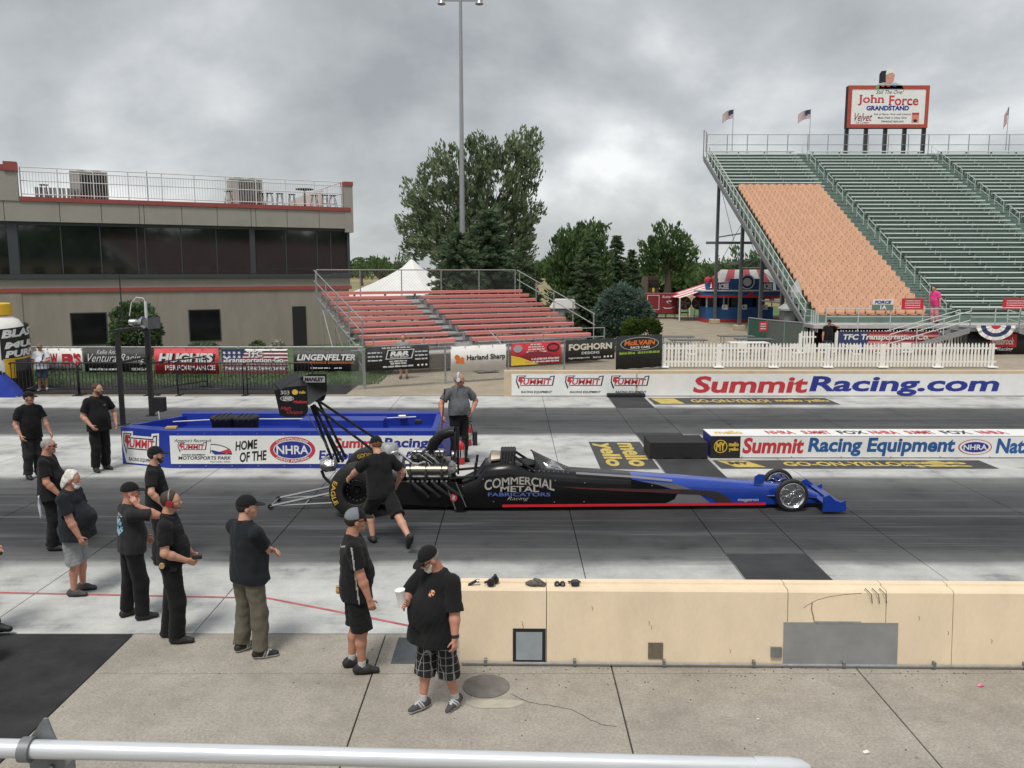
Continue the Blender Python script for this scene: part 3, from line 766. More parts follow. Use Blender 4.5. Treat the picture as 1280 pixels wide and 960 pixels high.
# ------------------------------------------------------------------ tower building on the left
TH27 = math.radians(27)
STUC = mat('taupe_stucco', (.285, .25, .215), .9, var=.09, scale=1.6, stretch=(1, 1, .3), bump=.2, bscale=60, dirt=.45, dirtcol=(.17, .14, .115))
STUC2 = mat('grey_taupe_panel', (.31, .295, .26), .85, var=.06, scale=1.0, bump=.1, bscale=60, dirt=.2, dirtcol=(.19, .18, .15))
REDTRIM = mat('brick_red_trim', (.29, .065, .055), .6, var=.1, scale=3)
SILL = mat('slate_trim', (.045, .05, .055), .5, var=.1)
GLASS = mat('tinted_glass', (.012, .015, .015), .04, var=.4, scale=.7, spec=1.0, coat=.8)
GLASS2 = mat('dark_glass', (.008, .008, .009), .10, var=.3, scale=.9, spec=.4)
RAILW = mat('white_rail_paint', (.62, .63, .62), .45, var=.06)
R0 = W(440, 300, 47)
tb = thing('control_tower', 'two storey taupe control tower with long tinted window band', 'building', (R0.x, R0.y, 0), TH27)
def bh(x, y): return hit(x, y, R0, TH27)
LB = -23.0
MB().box2((LB, .0, 0), (-.25, 14, 3.06)).build('wall', STUC, tb)
MB().box2((LB, .05, 3.26), (-.15, 14, 3.72)).build('wall', STUC2, tb)
MB().box2((LB, -.06, 3.062), (-.1, 14.05, 3.258)).build('red_band', REDTRIM, tb)
MB().box2((LB, -.12, 3.722), (-.12, 14.05, 3.93)).build('window_sill', SILL, tb)
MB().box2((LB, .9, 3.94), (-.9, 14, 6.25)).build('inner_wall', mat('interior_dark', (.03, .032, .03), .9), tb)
MB().box2((LB, .0, 6.252), (-.1, 14, 6.40)).build('soffit', SILL, tb)
# upper fascia panels
fx = [LB, -20.5, -18.4, -16.6] + [bh(x, 270)[0] for x in (75, 127, 174, 180, 227, 271, 313, 319, 358, 398)] + [-.1]
for a, b_ in zip(fx[:-1], fx[1:]):
    MB().box2((a + .012, -.18, 6.402), (b_ - .012, .1, 7.34)).build('fascia_panel', STUC2, tb)
MB().box2((LB, .02, 6.41), (-.12, 14, 7.33)).build('fascia_core', SILL, tb)
MB().box2((-15.95, -.24, 7.342), (-.1, 14.1, 7.55)).build('red_coping', REDTRIM, tb)
MB().box2((LB, -.22, 7.342), (-15.96, .5, 8.75)).build('parapet', STUC2, tb)
MB().box2((LB, -.26, 8.752), (-16.5, .5, 8.98)).build('parapet_coping', REDTRIM, tb)
MB().box2((-16.49, -.30, 8.70), (-15.94, .55, 9.12)).build('parapet_coping', REDTRIM, tb)
MB().box2((-.42, -.20, 6.2), (.05, .5, 8.72)).build('corner_pillar', STUC2, tb)
MB().box2((-.44, -.24, 8.722), (.07, .52, 8.95)).build('pillar_cap', REDTRIM, tb)
# window band: panes and mullions
wx_ = [LB, -19.5, -17.2, bh(24, 310)[0]] + [bh(x, 310)[0] for x in (77, 126, 172, 182, 227, 271, 313, 319, 358, 397, 414, 434)]
for a, b_ in zip(wx_[:-1], wx_[1:]):
    wide = (b_ - a) < .35
    if wide: MB().box2((a, .02, 3.94), (b_, .2, 6.25)).build('pier', SILL, tb)
    else: MB().box2((a + .025, .10, 3.95), (b_ - .025, .115, 6.24)).build('pane', GLASS, tb)
    MB().box2((a - .025, .06, 3.94), (a + .024, .14, 6.25)).build('mullion', SILL, tb)
a = bh(10, 310)[0]; MB().box2((a, -.02, 3.94), (bh(24, 310)[0] - .03, .16, 6.25)).build('pier', SILL, tb)
MB().box2((-.28, -.02, 3.94), (-.14, .2, 6.25)).build('pier', SILL, tb)
MB().box2((-.22, .22, 3.95), (-.20, 10, 6.24)).build('pane', GLASS, tb)
# ceiling lights and fittings behind the glass
# ground floor openings
for x0_, x1_, y0_, y1_ in ((87, 133, 391, 440), (235, 275, 387, 440)):
    a, z1 = bh(x0_, y0_); b_, _ = bh(x1_, y0_); z0 = .45
    wf = MB().box2((a, -.03, z0), (b_, .05, z1)).build('window', SILL, tb)
    MB().box2((a + .05, -.045, z0 + .05), (b_ - .05, -.032, z1 - .05)).build('pane', GLASS2, wf)
a, z1 = bh(365, 383); MB().box2((a, -.03, 0), (bh(382, 383)[0], .05, z1)).build('door', BLKMATTE, tb)
MB().box2((LB, -.035, 0.0), (bh(31, 420)[0], .0, 3.055)).build('wall_return', STUC, tb)
# roof terrace railing
rx0, rx1 = -15.85, -.5
nb = 10; pitch_ = (rx1 - rx0) / nb
barm = MB().cyl((0, 0, .12), (0, 0, 1.20), .011, n=5).mesh('baluster', RAILW)
for k in range(nb + 1):
    x = rx0 + k * pitch_
    MB().cyl((x, 0, 7.55), (x, 0, 8.92), .028, n=6).build('rail_post', RAILW, tb)
for z in (7.68, 8.30, 8.72, 8.92):
    MB().cyl((rx0, 0, z), (rx1, 0, z), .022, n=6).build('rail_bar', RAILW, tb)
for k in range(nb * 12):
    if k % 12 == 0: continue
    link('baluster', barm, tb, (rx0 + k * pitch_ / 12, 0, 7.53))
for y in (3.2, 6.4, 9.6): MB().cyl((rx1, y, 7.55), (rx1, y, 8.92), .028, n=6).build('rail_post', RAILW, tb)
for z in (8.30, 8.92): MB().cyl((rx1, 0, z), (rx1, 12, z), .022, n=6).build('rail_bar', RAILW, tb)
MB().box2((rx1 - .3, 3, 7.55), (rx1 - .27, 12, 8.75)).build('canvas_screen', mat('pale_canvas', (.55, .54, .50), .9, var=.1), tb)
def roof_local(px, py, dy):
    s, z = hit(px, py, Vector((R0.x, R0.y, 0)) + Vector((-math.sin(TH27), math.cos(TH27), 0)) * dy, TH27)
    return Vector((R0.x, R0.y, 0)) + Vector((math.cos(TH27), math.sin(TH27), 0)) * s + Vector((-math.sin(TH27), math.cos(TH27), 0)) * dy
ACM = mat('ac_cabinet', (.36, .36, .34), .55, .2, var=.12, scale=3)
for px, lab in ((112, 'grey rooftop cooling unit above the left part of the window band'), (306, 'grey rooftop cooling unit beside the terrace stools')):
    p = roof_local(px, 240, 3.2)
    t = thing('cooling_unit', lab, 'cooling unit', (p.x, p.y, 7.55), TH27, 'cooling units on the tower roof')
    MB().box((0, 0, .85), (1.75, 1.1, 1.5), ch=.03).build('cabinet', ACM, t)
    MB().box((.2, -.56, .85), (1.2, .03, 1.3)).build('grille', BLKMATTE, t)
    for k in range(9): MB().box((-.34 + k * .135, -.585, .85), (.03, .02, 1.3)).build('grille_bar', ACM, t)
    for k in (0, 1): MB().lathe([(.0, 0), (.28, 0), (.30, .02), (.24, .04), (.06, .03), (0, .05)], (-.32 + k * .7, 0, 1.61), 16).build('fan', BLKMATTE, t)
    MB().box((0, 0, .05), (1.85, 1.2, .1)).build('plinth', RAILW, t)
def stool(px, dy, lab):
    p = roof_local(px, 252, dy); t = thing('bar_stool', lab, 'stool', (p.x, p.y, 7.55), TH27, 'bar stools on the roof terrace')
    MB().lathe([(0, .70), (.2, .70), (.21, .74), (0, .76)], n=14).build('seat', BLKMATTE, t)
    for sx in (-1, 1):
        for sy in (-1, 1): MB().cyl((sx * .1, sy * .1, .7), (sx * .2, sy * .2, 0), .018, n=5).build('leg', BLKMATTE, t)
    MB().tube([(-.16, -.16, .25), (.16, -.16, .25), (.16, .16, .25), (-.16, .16, .25), (-.16, -.16, .25)], .012, 5).build('foot_ring', BLKMATTE, t)
for px, dy, lab in ((56, 1.6, 'dark bar stool on the roof at the left end of the railing'), (286, 1.0, 'dark bar stool on the roof left of the right cooling unit'),
                    (326, 1.6, 'dark bar stool on the roof just right of the right cooling unit'), (337, 1.2, 'dark roof bar stool, second right of the right cooling unit'),
                    (350, 1.2, 'dark roof bar stool, third right of the right cooling unit'), (365, 1.4, 'dark roof bar stool just left of the pub table'),
                    (393, 1.4, 'dark roof bar stool just right of the pub table'), (406, 1.0, 'dark roof bar stool, last but one before the right pillar'),
                    (416, 1.0, 'dark roof bar stool nearest the right pillar')):
    stool(px, dy, lab)
p = roof_local(381, 250, 1.8); t = thing('pub_table', 'round dark pub table on the roof terrace', 'table', (p.x, p.y, 7.55), TH27)
MB().lathe([(0, 1.04), (.48, 1.04), (.50, 1.07), (.48, 1.1), (0, 1.1)], n=20).build('table_top', BLKMATTE, t)
MB().lathe([(.28, 0), (.28, .03), (.06, .06), (.05, 1.0), (.2, 1.04)], n=12).build('pedestal', BLKMATTE, t)
p = roof_local(72, 246, 2.6); t = thing('roof_bench', 'low slatted bench on the roof left of the left cooling unit', 'bench', (p.x, p.y, 7.55), TH27)
for k in range(10): MB().box((-.9 + k * .2, 0, .42), (.14, .5, .5)).build('slat', GALVD, t)
p = roof_local(184, 230, 6); t = thing('roof_mast', 'thin antenna mast on the tower roof', 'mast', (p.x, p.y, 7.55))
MB().cyl((0, 0, 0), (0, 0, 2.1), .03, .02, 6).build('pole', GALVD, t); MB().cyl((0, 0, 0), (0, 0, .06), .12, n=10).build('foot', GALVD, t)

# ------------------------------------------------------------------ red bleachers
REDSEAT = mat('faded_red_seat', (.62, .215, .19), .6, var=.12, scale=1.2, stretch=(.4, 4, 4), dirt=.35, dirtcol=(.34, .13, .12))
each_differs(REDSEAT, .14)
ALU = mat('aluminium', (.40, .41, .42), .42, .6, var=.15, scale=6)
ALUD = mat('weathered_aluminium', (.46, .44, .44), .6, .1, var=.15, scale=6)
BP = W(455, 428, 33.5)
bl = thing('red_bleachers', 'faded red aluminium bleachers in front of the trees', 'bleachers', (BP.x, BP.y, 0), TH27)
NR, TR, RI, Z0 = 10, .76, .205, 1.22
BW = 10.75
for r in range(NR):
    y = r * TR; z = Z0 + r * RI
    spans = [(0, BW)] if r == NR - 1 else [(0, 3.95), (4.75, BW)]
    for a, b_ in spans:
        for q in range(1):
            MB().box(((a + b_) / 2, y, z), (b_ - a, .34, .06), ch=.012).build('bench', REDSEAT, bl)
        MB().box(((a + b_) / 2, y - .163, z - .06), (b_ - a, .012, .10)).build('bench_front', REDSEAT, bl)
    MB().box((BW / 2, y + .36, z - .40), (BW - .06, .52, .035)).build('foot_plank', ALUD, bl)
    MB().box((BW / 2, y + .13, z - .30), (BW - .1, .02, .20)).build('riser', ALUD, bl)
    for a in [k * 1.55 + .1 for k in range(8)]:
        if a > BW or 3.95 < a < 4.75: continue
        MB().box((min(a, BW - .1), y, z - .20), (.05, .2, .34)).build('seat_bracket', ALU, bl)
    for a, b_ in spans:
        for e_ in (a, b_): MB().box((e_ + (-.01 if e_ == a else .01), y, z - .01), (.02, .27, .10)).build('end_cap', ALU, bl)
    if r < NR - 1:
        MB().box((4.35, y + .05, z - .43 + .10), (.78, .3, .03)).build('aisle_step', ALU, bl)
for sx in (.05, 2.7, 5.4, 8.1, BW - .05):
    MB().tube([(sx, -.6, .45), (sx, NR * TR, Z0 + NR * RI - .5)], .05, 6).build('stringer', ALU, bl)
    for k in range(4):
        y = .4 + k * 2.1; zz = Z0 + y / TR * RI - .5
        MB().cyl((sx, y, 0), (sx, y, zz), .035, n=6).build('post', ALU, bl)
        if k < 3: MB().cyl((sx, y, .1), (sx, y + 2.1, zz + .3), .022, n=5).build('brace', ALU, bl)
# front walkway
MB().box((BW / 2, -.75, Z0 - .45), (BW, 1.1, .05)).build('walkway', ALUD, bl)
def chain(mb, x0, z0, x1, z1, y, sp=.075, r=.0035, top=None):
    """diamond wires clipped to the quad under `top(x)`"""
    top = top or (lambda x: z1)
    n = int((x1 - x0 + (z1 - z0)) / sp)
    for sgn in (1, -1):
        for k in range(-int((z1 - z0) / sp) - 1, n + 1):
            xs_ = x0 + k * sp
            pts = []
            for q in range(2):
                pass
            a, b_ = (xs_, z0), (xs_ + (z1 - z0), z1)
            if sgn < 0: a, b_ = (xs_, z1), (xs_ + (z1 - z0), z0)
            lo, hi = max(0, (x0 - a[0]) / (b_[0] - a[0])), min(1, (x1 - a[0]) / (b_[0] - a[0]))
            if hi - lo < .02: continue
            p = lambda t: Vector((a[0] + (b_[0] - a[0]) * t, y, a[1] + (b_[1] - a[1]) * t))
            A, B = p(lo), p(hi)
            d = (B - A).normalized(); s_ = Vector((-d.z, 0, d.x)) * r
            mb.add([A + s_, A - s_ + Vector((0, r, 0)), A - s_ - Vector((0, r, 0)), B + s_, B - s_ + Vector((0, r, 0)), B - s_ - Vector((0, r, 0))],
                   [(0, 1, 4, 3), (1, 2, 5, 4), (2, 0, 3, 5)])
WIRE = mat('chain_wire', (.20, .21, .21), .5, .5, var=.1)
zt = Z0 + (NR - 1) * RI
mb = MB(); chain(mb, 0, zt - .1, BW, zt + 1.05, NR * TR - .1, .17, .0022); o = mb.build('chain_mesh', WIRE, bl, fix=False); o['kind'] = 'stuff'
for k in range(6):
    x = k * BW / 5; MB().cyl((x, NR * TR - .1, zt - .4), (x, NR * TR - .1, zt + 1.08), .028, n=6).build('rail_post', ALU, bl)
MB().cyl((0, NR * TR - .1, zt + 1.07), (BW, NR * TR - .1, zt + 1.07), .025, n=6).build('top_rail', ALU, bl)
for x in (-.12, BW + .12):
    for k in range(5):
        y = -.2 + k * 1.85; z = Z0 + y / TR * RI
        MB().cyl((x, y, z - .6), (x, y, z + .95), .028, n=6).build('rail_post', ALU, bl)
    for dz in (.95, .45):
        MB().cyl((x, -.3, Z0 + dz - .05), (x, NR * TR - .1, zt + dz + .1), .026, n=6).build('side_rail', ALU, bl)
for x in (0, 2.1, 5.4, 7.6, BW): MB().cyl((x, -1.28, .3), (x, -1.28, Z0 + .35), .026, n=6).build('rail_post', ALU, bl)
for a, b_ in ((0, 4.0), (5.0, BW)):
    for z in (Z0 + .35, Z0 - .05): MB().cyl((a, -1.28, z), (b_, -1.28, z), .022, n=6).build('front_rail', ALU, bl)
for k in range(4): MB().box((4.5, -1.35 - .3 * k, Z0 - .62 - .18 * k), (.95, .28, .035)).build('step', ALU, bl)
MB().cyl((5.0, -1.3, Z0 + .4), (5.2, -2.3, Z0 - .2), .022, n=6).build('stair_rail', ALU, bl)

# ------------------------------------------------------------------ banner fences
def strings(*a): return a
NAVYB = mat('flag_navy', (.03, .04, .12), .7, var=.2)
BLKB = mat('black_banner', (.016, .017, .018), .55, var=.15, scale=3, bump=.35, bscale=5)
REDB = mat('red_banner', (.50, .025, .04), .55, var=.1, scale=3, bump=.3, bscale=5)
WHB = mat('white_banner', (.72, .71, .68), .65, var=.07, scale=3, bump=.35, bscale=5)
ORG = mat('orange_print', (.65, .17, .03), .5)
GRNP = mat('green_print', (.30, .48, .05), .5)
MAR = mat('maroon_print', (.22, .02, .04), .5)
fl = thing('chain_fence', 'galvanised chain link fence hung with banners below the tower', 'fence', (0, 29.6, 0))
fx0, fx1, FH = -21.0, -5.35, W(200, 434, 29.6).z
for k in range(8):
    x = fx0 + k * (fx1 - fx0) / 7; MB().cyl((x, .02, -.02), (x, .02, FH + .03), .03, n=6).build('fence_post', GALV, fl)
MB().cyl((fx0, .02, FH), (fx1, .02, FH), .024, n=6).build('top_rail', GALV, fl)
mb = MB(); chain(mb, fx0, 0, fx1, FH, .02, .10, .0035); o = mb.build('chain_mesh', WIRE, fl, fix=False); o['kind'] = 'stuff'
def banner(x0_, x1_, y0_, y1_, P, th, m, lab, nm='banner'):
    """a hung vinyl sheet with a slight sag; returns the thing and its local size"""
    s0, zb = hit(x0_, y1_, P, th); s1, _ = hit(x1_, y1_, P, th); _, zt_ = hit(x0_, y0_, P, th)
    a = Vector((P[0], P[1], 0)) + Vector((math.cos(th), math.sin(th), 0)) * s0 + Vector((math.sin(th), -math.cos(th), 0)) * .05
    t = thing(nm, lab, 'banner', (a.x, a.y, zb), th)
    w, h = s1 - s0, zt_ - zb
    nx = 24; mb = MB(); r = random.Random(int(x0_))
    ph = r.uniform(0, 6)
    top = []; bot = []
    for k in range(nx + 1):
        x = w * k / nx; sag = .012 * abs(math.sin(k / nx * math.pi * 5)); bl_ = .006 * math.sin(k * 1.3 + ph)
        top.append((x, bl_ * .2, h - sag)); bot.append((x, bl_, .012 * math.sin(k * .9 + ph) + sag * .3))
    vs = [p for pr in zip(top, bot) for p in pr] + [(p[0], p[1] + .008, p[2]) for pr in zip(top, bot) for p in pr]
    n2 = 2 * (nx + 1); fs = []
    for k in range(nx):
        fs += [(2 * k, 2 * k + 1, 2 * k + 3, 2 * k + 2), (n2 + 2 * k + 2, n2 + 2 * k + 3, n2 + 2 * k + 1, n2 + 2 * k),
               (2 * k, 2 * k + 2, n2 + 2 * k + 2, n2 + 2 * k), (2 * k + 1, n2 + 2 * k + 1, n2 + 2 * k + 3, 2 * k + 3)]
    mb.add(vs, fs); mb.build('sheet', m, t, True)
    for k in range(5):
        MB().lathe([(.012, 0), (.022, 0), (.022, .006), (.012, .006)], (w * (k + .02) / 4.05, -.014, h - .04), 8, 'Y').build('grommet', STEEL, t)
    return t, w, h
def put(t, s, x, z, w, h, m, w0, h0, **k):
    return lettering(s, (x * w0, -.010, z * h0), UX, UZ, w * w0, h * h0, m, t, lift=.006, **k)
def fine(t, x, z, w, h, m, w0, h0, seed=0, lift=.006):
    """a line of print too small to read: a row of uneven word-length marks"""
    r = random.Random(seed + int(x * 1000 + z * 100)); mb = MB(); a = x
    while a < x + w - .004:
        b_ = min(x + w, a + r.uniform(.035, .10)); c_ = a
        while c_ < b_:
            d_ = min(b_, c_ + r.uniform(.006, .012)); k = h * r.uniform(.65, 1)
            mb.add([(q * w0, -.010 - lift, y * h0) for q, y in ((c_, z), (d_, z), (d_, z + k), (c_, z + k))], [(0, 1, 2, 3)]); c_ = d_ + .003
        a = b_ + .014
    o = mb.build('small_print', m, t, fix=False); o['kind'] = 'stuff'; return o
PL = Vector((0, 29.6, 0))
t, w, h = banner(48, 105, 435, 464, PL, 0, WHB, 'white banner with red block letters behind the man in a white shirt')
put(t, "W", .30, .28, .16, .5, REDP, w, h, bold=.05); put(t, "ER'S", .56, .28, .41, .5, REDP, w, h, bold=.06)
fine(t, .1, .05, .86, .10, BLACKP, w, h)
t, w, h = banner(107, 189, 434, 465, PL, 0, BLKB, 'black banner with white script lettering behind the gantry')
put(t, 'Ventura Racing', .06, .32, .88, .42, WHITE, w, h, bold=-.005, shear=.5)
put(t, 'Kellie Ann', .2, .72, .3, .18, WHITE, w, h, bold=0, shear=.5); fine(t, .08, .08, .45, .09, WHITE, w, h); put(t, 'MICHIGAN', .72, .07, .24, .11, WHITE, w, h, bold=.01)
t, w, h = banner(195, 275, 435, 467, PL, 0, REDB, 'red banner with big white slanted lettering right of the gantry')
put(t, 'HUGHES', .07, .42, .88, .38, BLACKP, w, h, bold=.09, shear=.2); 
lettering('HUGHES', (.06 * w, -.016, .45 * h), UX, UZ, .86 * w, .36 * h, WHITE, t, bold=.05, shear=.2, lift=.006)
put(t, 'PERFORMANCE', .16, .14, .78, .2, WHITE, w, h, bold=.03)
t, w, h = banner(279, 361, 436, 466, PL, 0, WHB, 'stars and stripes transport banner right of the red banner')
for k in range(7): flat(rect(0, h * (k * 2) / 14, w, h * (k * 2 + 1) / 14), (0, -.012, 0), UX, UZ, MAR, t, .004, 'stripe')
flat([(0, h), (.36 * w, h), (.30 * w, .62 * h), (.34 * w, .42 * h), (0, .40 * h)], (0, -.012, 0), UX, UZ, NAVYB, t, .008, 'canton')
for i in range(4):
    for j in range(3): flat([(.04 * w + i * .075 * w + .03 * w * math.sin(a) * (1 if q % 2 else .45), .5 * h + j * .17 * h + .075 * h * math.cos(a) * (1 if q % 2 else .45)) for q, a in enumerate([k * math.pi / 5 for k in range(10)])], (0, -.012, 0), UX, UZ, WHITE, t, .010, 'star')
for dx, m_ in ((.008, BLACKP), (0, WHITE)):
    lift = .013 if dx else .016
    for s, x, z, ww, hh in (('TFC', .38, .68, .24, .24), ('Transportation Co.', .04, .38, .92, .27), ('Make us your Direct Delivery Service', .05, .1, .9, .17)):
        lettering(s, ((x + dx) * w, -.010, (z - dx * 2) * h), UX, UZ, ww * w, hh * h, m_, t, lift=lift, bold=.03, serif=.03)
t, w, h = banner(368, 449, 435, 464, PL, 0, BLKB, 'black banner with silver slanted lettering above the rear wing')
put(t, 'LINGENFELTER', .05, .47, .9, .27, WHITE, w, h, bold=.035, shear=.25)
put(t, 'PERFORMANCE ENGINEERING', .07, .33, .86, .10, ORG, w, h, bold=.02, space=1.2)
fine(t, .26, .12, .30, .06, WHITE, w, h); fine(t, .62, .12, .12, .06, WHITE, w, h)
# right-hand fence turned away along the bleachers
PF = G(440, 487); TF = math.radians(27.5)
fr_ = thing('chain_fence', 'slanting chain link fence with banners in front of the red bleachers', 'fence', (PF.x, PF.y, 0), TF)
FL, FH2 = 13.5, hit(650, 433, PF, TF)[1] + .12
for px in (456, 557, 636, 706, 771, 826):
    s, _ = hit(px, 450, PF, TF); MB().cyl((s, .03, -.02), (s, .03, FH2 + .05), .032, n=6).build('fence_post', GALV, fr_)
MB().cyl((0, .03, FH2), (FL, .03, FH2), .022, n=6).build('top_rail', GALV, fr_)
mb = MB(); chain(mb, 0, 0, FL, FH2, .03, .10, .0035); o = mb.build('chain_mesh', WIRE, fr_, fix=False); o['kind'] = 'stuff'
t, w, h = banner(457, 536, 434, 464, PF, TF, BLKB, 'black banner with white rounded emblem in front of the bleacher foot')
flat([(a * w, b_ * h) for a, b_ in ((.30, .45), (.34, .85), (.76, .85), (.72, .45))], (0, -.012, 0), UX, UZ, WHITE, t, .004, 'emblem')
flat([(a * w, b_ * h) for a, b_ in ((.315, .48), (.35, .82), (.745, .82), (.705, .48))], (0, -.012, 0), UX, UZ, BLKB, t, .007, 'emblem')
lettering('R&R', (.37 * w, -.01, .58 * h), UX, UZ, .30 * w, .2 * h, WHITE, t, bold=.05, shear=.2, lift=.012); lettering('AUTO BODY', (.37 * w, -.01, .50 * h), UX, UZ, .3 * w, .07 * h, WHITE, t, bold=.02, lift=.012)
for k in range(3):
    fine(t, .03, .72 - .16 * k, .22, .07, WHITE, w, h, k); fine(t, .77, .70 - .16 * k, .2, .07, WHITE, w, h, k + 5)
for x, z, ww in ((.25, .90, .46), (.36, .33, .28), (.38, .23, .25), (.26, .11, .48)): fine(t, x, z, ww, .075, WHITE, w, h)
for k in range(3): flat(ell((.82 + .065 * k) * w, .15 * h, .02 * w, .045 * h, 8), (0, -.012, 0), UX, UZ, WHITE, t, .004, 'icon')
t, w, h = banner(563, 632, 433, 465, PF, TF, WHB, 'white banner with black lettering and a small orange squirrel mark')
put(t, 'Harland Sharp', .28, .36, .70, .28, BLACKP, w, h, bold=.025)
flat([(a * w, b_ * h) for a, b_ in ((.08, .32), (.10, .44), (.06, .58), (.09, .68), (.15, .62), (.16, .52), (.20, .58), (.24, .50), (.22, .40), (.25, .28), (.16, .33))], (0, -.012, 0), UX, UZ, ORG, t, .006, 'emblem')
t, w, h = banner(638, 700, 429, 457, PF, TF, REDB, 'red and yellow banner with a small oval badge')
flat([(0, 0), (.55 * w, 0), (.18 * w, .35 * h), (0, .45 * h)], (0, -.012, 0), UX, UZ, mat('sun_yellow_print', (.72, .52, .04), .6), t, .004, 'flame')
flat(ell(.13 * w, .74 * h, .09 * w, .17 * h, 14), (0, -.012, 0), UX, UZ, SILVP, t, .004, 'emblem')
flat(ell(.84 * w, .74 * h, .13 * w, .2 * h, 24), (0, -.012, 0), UX, UZ, BLACKP, t, .004, 'badge'); flat(ell(.84 * w, .74 * h, .10 * w, .12 * h, 24), (0, -.012, 0), UX, UZ, REDP, t, .007, 'badge')
flat([(a * w, b_ * h) for a, b_ in ((.2, .35), (.35, .58), (.55, .60), (.8, .45), (.78, .36))], (0, -.012, 0), UX, UZ, MAR, t, .005, 'car_picture')
for k, (x, ww) in enumerate(((.38, .22), (.34, .3), (.33, .34), (.30, .4))): fine(t, x, .87 - .11 * k, ww, .08, WHITE, w, h)
fine(t, .40, .20, .56, .10, WHITE, w, h); fine(t, .28, .08, .68, .09, WHITE, w, h)
t, w, h = banner(706, 767, 425, 452, PF, TF, BLKB, 'black banner with white block lettering left of the round-badge banner')
put(t, 'FOGHORN', .06, .50, .88, .30, mat('cream_print', (.62, .60, .48), .6), w, h, bold=.045); put(t, 'DESIGNS', .32, .30, .36, .12, WHITE, w, h, bold=.01)
put(t, 'foghorndesigns.com', .06, .09, .42, .1, WHITE, w, h, bold=.01); put(t, 'find us', .55, .09, .16, .1, WHITE, w, h, bold=.01)
for k in range(3): flat(ell((.79 + .07 * k) * w, .14 * h, .022 * w, .05 * h, 8), (0, -.012, 0), UX, UZ, WHITE, t, .004, 'icon')
t, w, h = banner(769, 826, 420, 462, PF, TF, BLKB, 'dark mesh banner with orange lettering in an oval at the fence end')
flat(ell(.5 * w, .74 * h, .42 * w, .2 * h), (0, -.012, 0), UX, UZ, SILVP, t, .003, 'oval'); flat(ell(.5 * w, .74 * h, .40 * w, .18 * h), (0, -.012, 0), UX, UZ, BLACKP, t, .006, 'oval')
lettering('McILVAIN', (.16 * w, -.01, .70 * h), UX, UZ, .68 * w, .15 * h, ORG, t, bold=.045, shear=.15, lift=.012); lettering('RACE CARS', (.3 * w, -.01, .60 * h), UX, UZ, .42 * w, .07 * h, WHITE, t, bold=.02, lift=.012)
fine(t, .06, .44, .34, .08, GRNP, w, h); fine(t, .46, .44, .48, .08, GRNP, w, h)

# ------------------------------------------------------------------ crowd barricades
def barricade_mesh():
    parts = []
    Lb, Hb = 2.32, 1.08
    mb = MB(); c = .12
    mb.tube([(0, 0, .02), (0, 0, Hb - c), (c * .3, 0, Hb - c * .3), (c, 0, Hb), (Lb - c, 0, Hb), (Lb - c * .3, 0, Hb - c * .3), (Lb, 0, Hb - c), (Lb, 0, .02)], .025, 6)
    mb.cyl((0, 0, .2), (Lb, 0, .2), .019, n=6)
    parts.append(('frame', mb.mesh('frame', BLKMETAL, True), (0, 0, 0)))
    bm_ = MB().cyl((0, 0, .2), (0, 0, Hb - .01), .0125, n=5).mesh('bar', BLKMETAL)
    for k in range(1, 19): parts.append(('bar', bm_, (Lb * k / 19, 0, 0)))
    ft = MB().box((0, 0, .012), (.06, .6, .024)).mesh('foot', BLKMETAL)
    parts.append(('foot', ft, (.05, 0, 0))); parts.append(('foot', ft, (Lb - .05, 0, 0)))
    return parts
BARP = barricade_mesh()
def barricade(x, y, rz, lab):
    t = thing('crowd_barricade', lab, 'barricade', (x, y, 0), rz, 'black crowd barricades below the banner fence')
    for nm, me, loc in BARP: link(nm, me, t, loc)
by = 27.35
def bxx(px): return W(px, 480, by).x
barricade(bxx(99) - 2.36, by, 0, 'black crowd barricade in front of the man in a white shirt')
barricade(bxx(99), by, 0, 'black crowd barricade below the white script banner')
barricade(bxx(190), by + .0, math.radians(62), 'black crowd barricade swung back behind the gantry post')
barricade(bxx(222), by, 0, 'black crowd barricade below the red slanted-letter banner')
barricade(bxx(304), by, 0, 'black crowd barricade below the stars and stripes banner')
